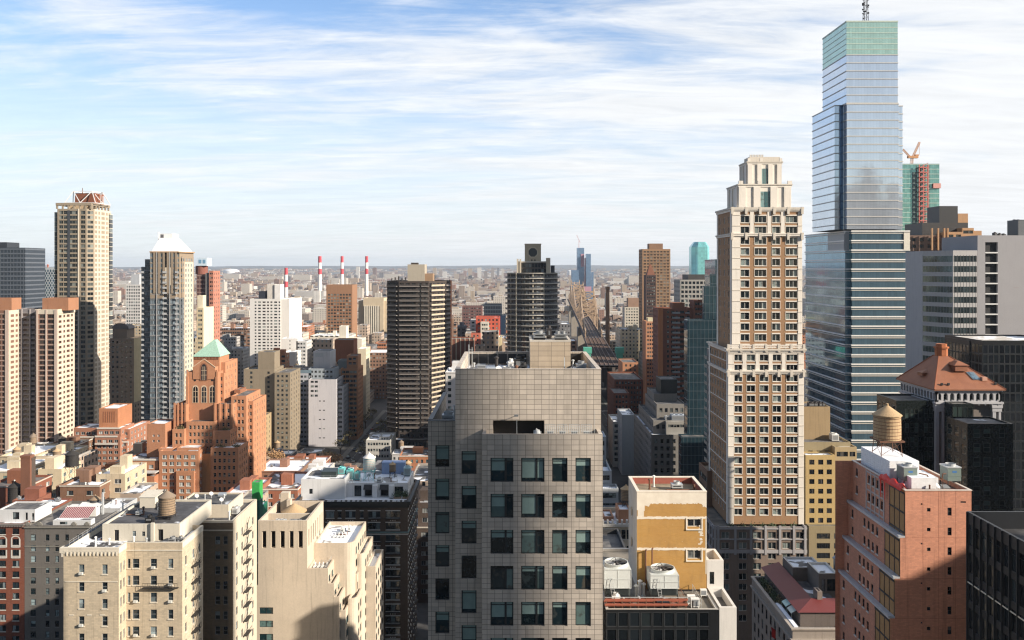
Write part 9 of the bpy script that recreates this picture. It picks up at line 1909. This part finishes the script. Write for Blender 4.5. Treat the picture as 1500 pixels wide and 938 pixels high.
def rail(pts,z,h,label,group=None):
 m=MB()
 for(a,b_)in zip(pts,pts[1:]):
  n=max(2,int(math.dist(a,b_)/1.6))
  for q in range(n+1):x,y=a[0]+(b_[0]-a[0])*q/n,a[1]+(b_[1]-a[1])*q/n;m.tube((x,y,z),(x,y,z+h),.025,n=5)
  for f in(.5,1):m.tube((*a,z+h*f),(*b_,z+h*f),.022,n=5)
 return tag(m.build('roof_railing',galv,None,(*pts[0],z)),label,'railing',group)
def clutter(x0,x1,y0,y1,z,n,where):
 """vents, boxes, ducts, dishes and pallets as they gather on a flat roof"""
 for k in range(n):
  x,y,t=RK.uniform(x0,x1),RK.uniform(y0,y1),RK.random();g='small things on '+where
  if t<.34:vent_pipe(x,y,z,RK.uniform(.5,1.5),'thin roof vent on '+where,RK.uniform(.08,.2),RK.choice((galv,white,rust,dark_steel)),group=g)
  elif t<.55:w,d=RK.uniform(.6,1.5),RK.uniform(.6,1.3);hvac(x,min(x+w,x1+.3),y,y+d,z,RK.uniform(.4,1.0),'small air unit on '+where,RK.choice((galv,steel,white,frame_grey)),group=g)
  elif t<.7:L=RK.uniform(1.5,4);a=RK.choice(((L,0),(0,L)));duct([(x,y,z+.25),(min(x+a[0],x1),min(y+a[1],y1),z+.25),(min(x+a[0],x1),min(y+a[1],y1),z+.9)],.13,'bent pipe lying on '+where,RK.choice((galv,rust,steel)),g)
  elif t<.8:dish(x,y,z,'satellite dish on '+where,g)
  elif t<.9:
   m=MB();w,d=RK.uniform(.8,1.6),RK.uniform(.8,1.4);m.box(x,x+w,y,y+d,z,z+.35);m.poly([(x-.05,y-.05,z+.36),(x+w+.05,y-.05,z+.36),(x+w+.05,y+d+.05,z+.6),(x-.05,y+d+.05,z+.6)]);m.box(x+.1,x+w-.1,y+d-.08,y+d,z+.351,z+.56);tag(m.build('roof_hatch',RK.choice((galv,frame_grey,paint((.3,.33,.36),.25))),None,(x,y,z)),'skylight hatch on '+where,'hatch',g)
  else:
   m=MB()
   for q in range(4):m.box(x+.1*q,x+1.0,y+.3*q,y+.25+.3*q,z,z+.12+.05*q)
   tag(m.build('plank_pile',RK.choice((wood,rust,white)),None,(x,y,z)),'pile of planks on '+where,'planks',g)
clutter(X(160,162),X(222,164),164.5,176,Z(768,160)-.34,9,'the cream house penthouse roof');clutter(-79.5,-77.2,155,180,Z(803,153)-1,8,'the cream house side terrace');clutter(-69,-61.5,157,159,Z(803,153)-1,4,'the cream house front terrace')
clutter(-69,-61,182,189,Z(763,176)+1.7,7,'the shaded brown house roof');clutter(-57.5,-47.5,246,252,Z(702,239)-.5,8,'the white penthouse roof');clutter(-44,-31,244.5,256,Z(707,242)-.5,12,'the white penthouse upper roof')
clutter(-149,-142,251,272,35.4,10,'the arched red house roof');clutter(-138,-123,262,271,35.2,10,'the grey scrolled house roof');clutter(-57,-49,201,203.5,Z(763,198)-2.4,3,'the slotted tower well');clutter(-46,-39,206,218,Z(793,206)-.95,7,'the snowy terrace of the sand tower')
clutter(-5,1.5,94,108,Z(542,92)-1.55,10,'the tiled tower roof');clutter(7.3,9,94,108,Z(542,92)-1.55,4,'the right roof strip of the tiled tower');clutter(62.5,71,135,137,Z(719,134)-.7,6,'the red block front roof');clutter(67.5,71.3,141,152,Z(719,134)-.7,6,'the red block rear roof');clutter(17,24.5,113,118.5,Z(721,111.6)-.85,4,'the ochre tower roof');clutter(12,24,105.6,107.2,Z(893,105)-.35,8,'the black block roof edge');clutter(57.5,66,176,192,39,7,'the red roofed house rear');clutter(X(1185,188),X(1225,188),188,194,Z(621,187)-.35,5,'the dark glass wing roof')if False else None
rail([(X(455,199),198.4),(X(479,199),198.4),(X(479,199),204)],Z(833,198),.9,'thin railing round the front terrace of the sand tower');rail([(-79.9,154),(-79.9,180)],Z(803,153)+.13,.8,'thin railing along the left roof edge of the cream house');rail([(-58.5,239.5),(-49,239.5)],Z(702,239),.9,'thin railing on the front of the white penthouse roof')
for f in FILL[:300]:
 if f['y']<430 and(f['x1']-f['x0'])>6:
  nm,npx,ny=min(SHORTS,key=lambda s:abs(s[1]-CX-f['x']/f['y']*F)+abs(s[2]-f['y'])*.12);clutter(f['x0']+.8,f['x1']-1.5,f['y0']+.8,f['y1']-1.5,f['z']-.8,4,f"low {f['pal']} roof near {nm}")
def unseen_tower(name,label,x0,x1,y0,y1,z):
 b=Bld(name,label,gridwall(3.2,3.6,.55,.5),'tower',None,((x0+x1)/2,(y0+y1)/2,0));b.block(x0,x1,y0,y1,0,z,None,None,par=1);b.root.children
 return b
def perp(x,y):return x*math.sin(rad(SUN_AZ))+y*math.cos(rad(SUN_AZ))
def caster(label,p0,p1,t,shade_z,ref,hx=11.0):
 """unseen tower added so its shadow covers the perpendicular range P0..P1 and reaches SHADE_Z at the point REF"""
 ca,sa=math.cos(rad(SUN_AZ)),math.sin(rad(SUN_AZ));pr=perp(*ref);w=(p1-p0);mid=(p0+p1)/2
 cx,cyy=ref[0]+ca*t+sa*(mid-pr),ref[1]-sa*t+ca*(mid-pr)
 z=shade_z+t*math.tan(rad(SUN_EL));hy=max(4.0,(w/2-hx*sa)/ca)
 unseen_tower('office_tower',label,cx-hx,cx+hx,cyy-hy,cyy+hy,z)  # added tower out of view, placed only for its shadow
caster('unseen tall slim tower added behind the camera to shade the tiled tower',45,82.4,350,130,(-6,92))
caster('office tower to the right of the view, shading the red block base',129,167,170,57.5,(61.7,134),7.0)
caster('unseen tower added right of the view to shade the dark corniced house',186,224,330,50,(-40,235))
caster('unseen slab tower added right of the view to shade the brown house front',122,136.3,330,58,(-60,176),5.0)
for k,(x,y,w,d,z)in enumerate(((398,-150,24,30,196),(425,-160,20,26,214),(452,-150,26,30,188),(330,-190,30,30,168),(500,-230,34,34,172),(250,-160,30,34,150),(150,-120,34,30,138),(40,-110,30,30,126),(560,-330,40,40,190),(380,-330,40,36,160),(210,-330,44,36,175),(60,-300,40,40,150),(-80,-160,36,36,140),(-180,-120,36,36,128),(-260,-220,40,40,165),(640,-420,44,40,150))):
 b=unseen_tower('office_tower','unseen office tower added behind the viewpoint, for reflections in the tall blue glass tower',x-w/2,x+w/2,y-d/2,y+d/2,z);b.root['group']='unseen towers added behind the viewpoint'  # unseen tower put in to fill the reflections of the glass tower
 b.block(x-w*.28,x+w*.22,y-d*.2,y+d*.3,z-1,z+9+5*(k%3),None,None,par=.5)
bvh=BVHTree.FromPolygons([Vector(v)for v in OCC_V],OCC_F)
for b in BUILDINGS:b.finish(bvh)
for b in BUILDINGS:
 if hasattr(b,'col'):
  for c in b.root.children:c.color=(*b.col,1)
for k,b in enumerate(BUILDINGS[-20:]):
 for c in b.root.children:c.color=((.36,.32,.28,1),(.22,.2,.19,1),(.45,.42,.38,1),(.12,.14,.17,1))[k%4]
blinds(MT,5,.7,paint((.20,.29,.275),.7))
def photo_x(o):
 p=o.matrix_basis.translation;return p.x/max(1,p.y),p.y
def distinct_labels():
 """things whose look alone does not set them apart say their place among their like"""
 ords=['first','second','third','fourth','fifth','sixth','seventh','eighth','ninth','tenth','eleventh','twelfth','thirteenth','fourteenth','fifteenth','sixteenth']
 by={}
 for o in THINGS:
  if o.get('kind'):continue
  by.setdefault(o['label'],[]).append(o)
 for lab,os_ in by.items():
  if len(os_)<2 or 'across the river' in lab or len(os_)>16:continue
  os_.sort(key=photo_x)
  base=lab
  for k,o in enumerate(os_):
   while len(base.split())>13 and(', snowy roof' in base or ', dark roof' in base or ', stepped top' in base or base.startswith('wooden ')):
    for q in(', snowy roof',', dark roof',', stepped top','wooden '):base=base.replace(q,'',1)
   if len(base.split())>13:base=base.replace('roof vent on','vent on').replace(' the ',' ').replace(' a ',' ')
   if len(os_)==2:o['label']=('left-hand ' if k==0 else 'right-hand ')+base
   elif k==0:o['label']='leftmost '+base
   elif k==len(os_)-1:o['label']='rightmost '+base
   else:o['label']=ords[k]+' from left, '+base
distinct_labels()
for o in THINGS:
 w=o['label'].split()
 if len(w)>16:o['label']=' '.join([q for q in w if q not in('the','a')][:16])
haze=MB();haze.box(-13000,13000,-900,16000,-1.0,263.0)
hm=bpy.data.materials.new('haze_air');hm.use_nodes=True;hn=hm.node_tree;hn.nodes.clear()
ho=hn.nodes.new('ShaderNodeOutputMaterial');hv=hn.nodes.new('ShaderNodeVolumePrincipled');hv.inputs['Density'].default_value=HAZE;hv.inputs['Color'].default_value=(.72,.84,1.0,1);hv.inputs['Anisotropy'].default_value=.2
hn.links.new(hv.outputs[0],ho.inputs['Volume'])
if HAZE>0:o=haze.build('haze',hm);o['kind']='stuff';o['label']='thin blue haze over the city and the plain';o['category']='haze'
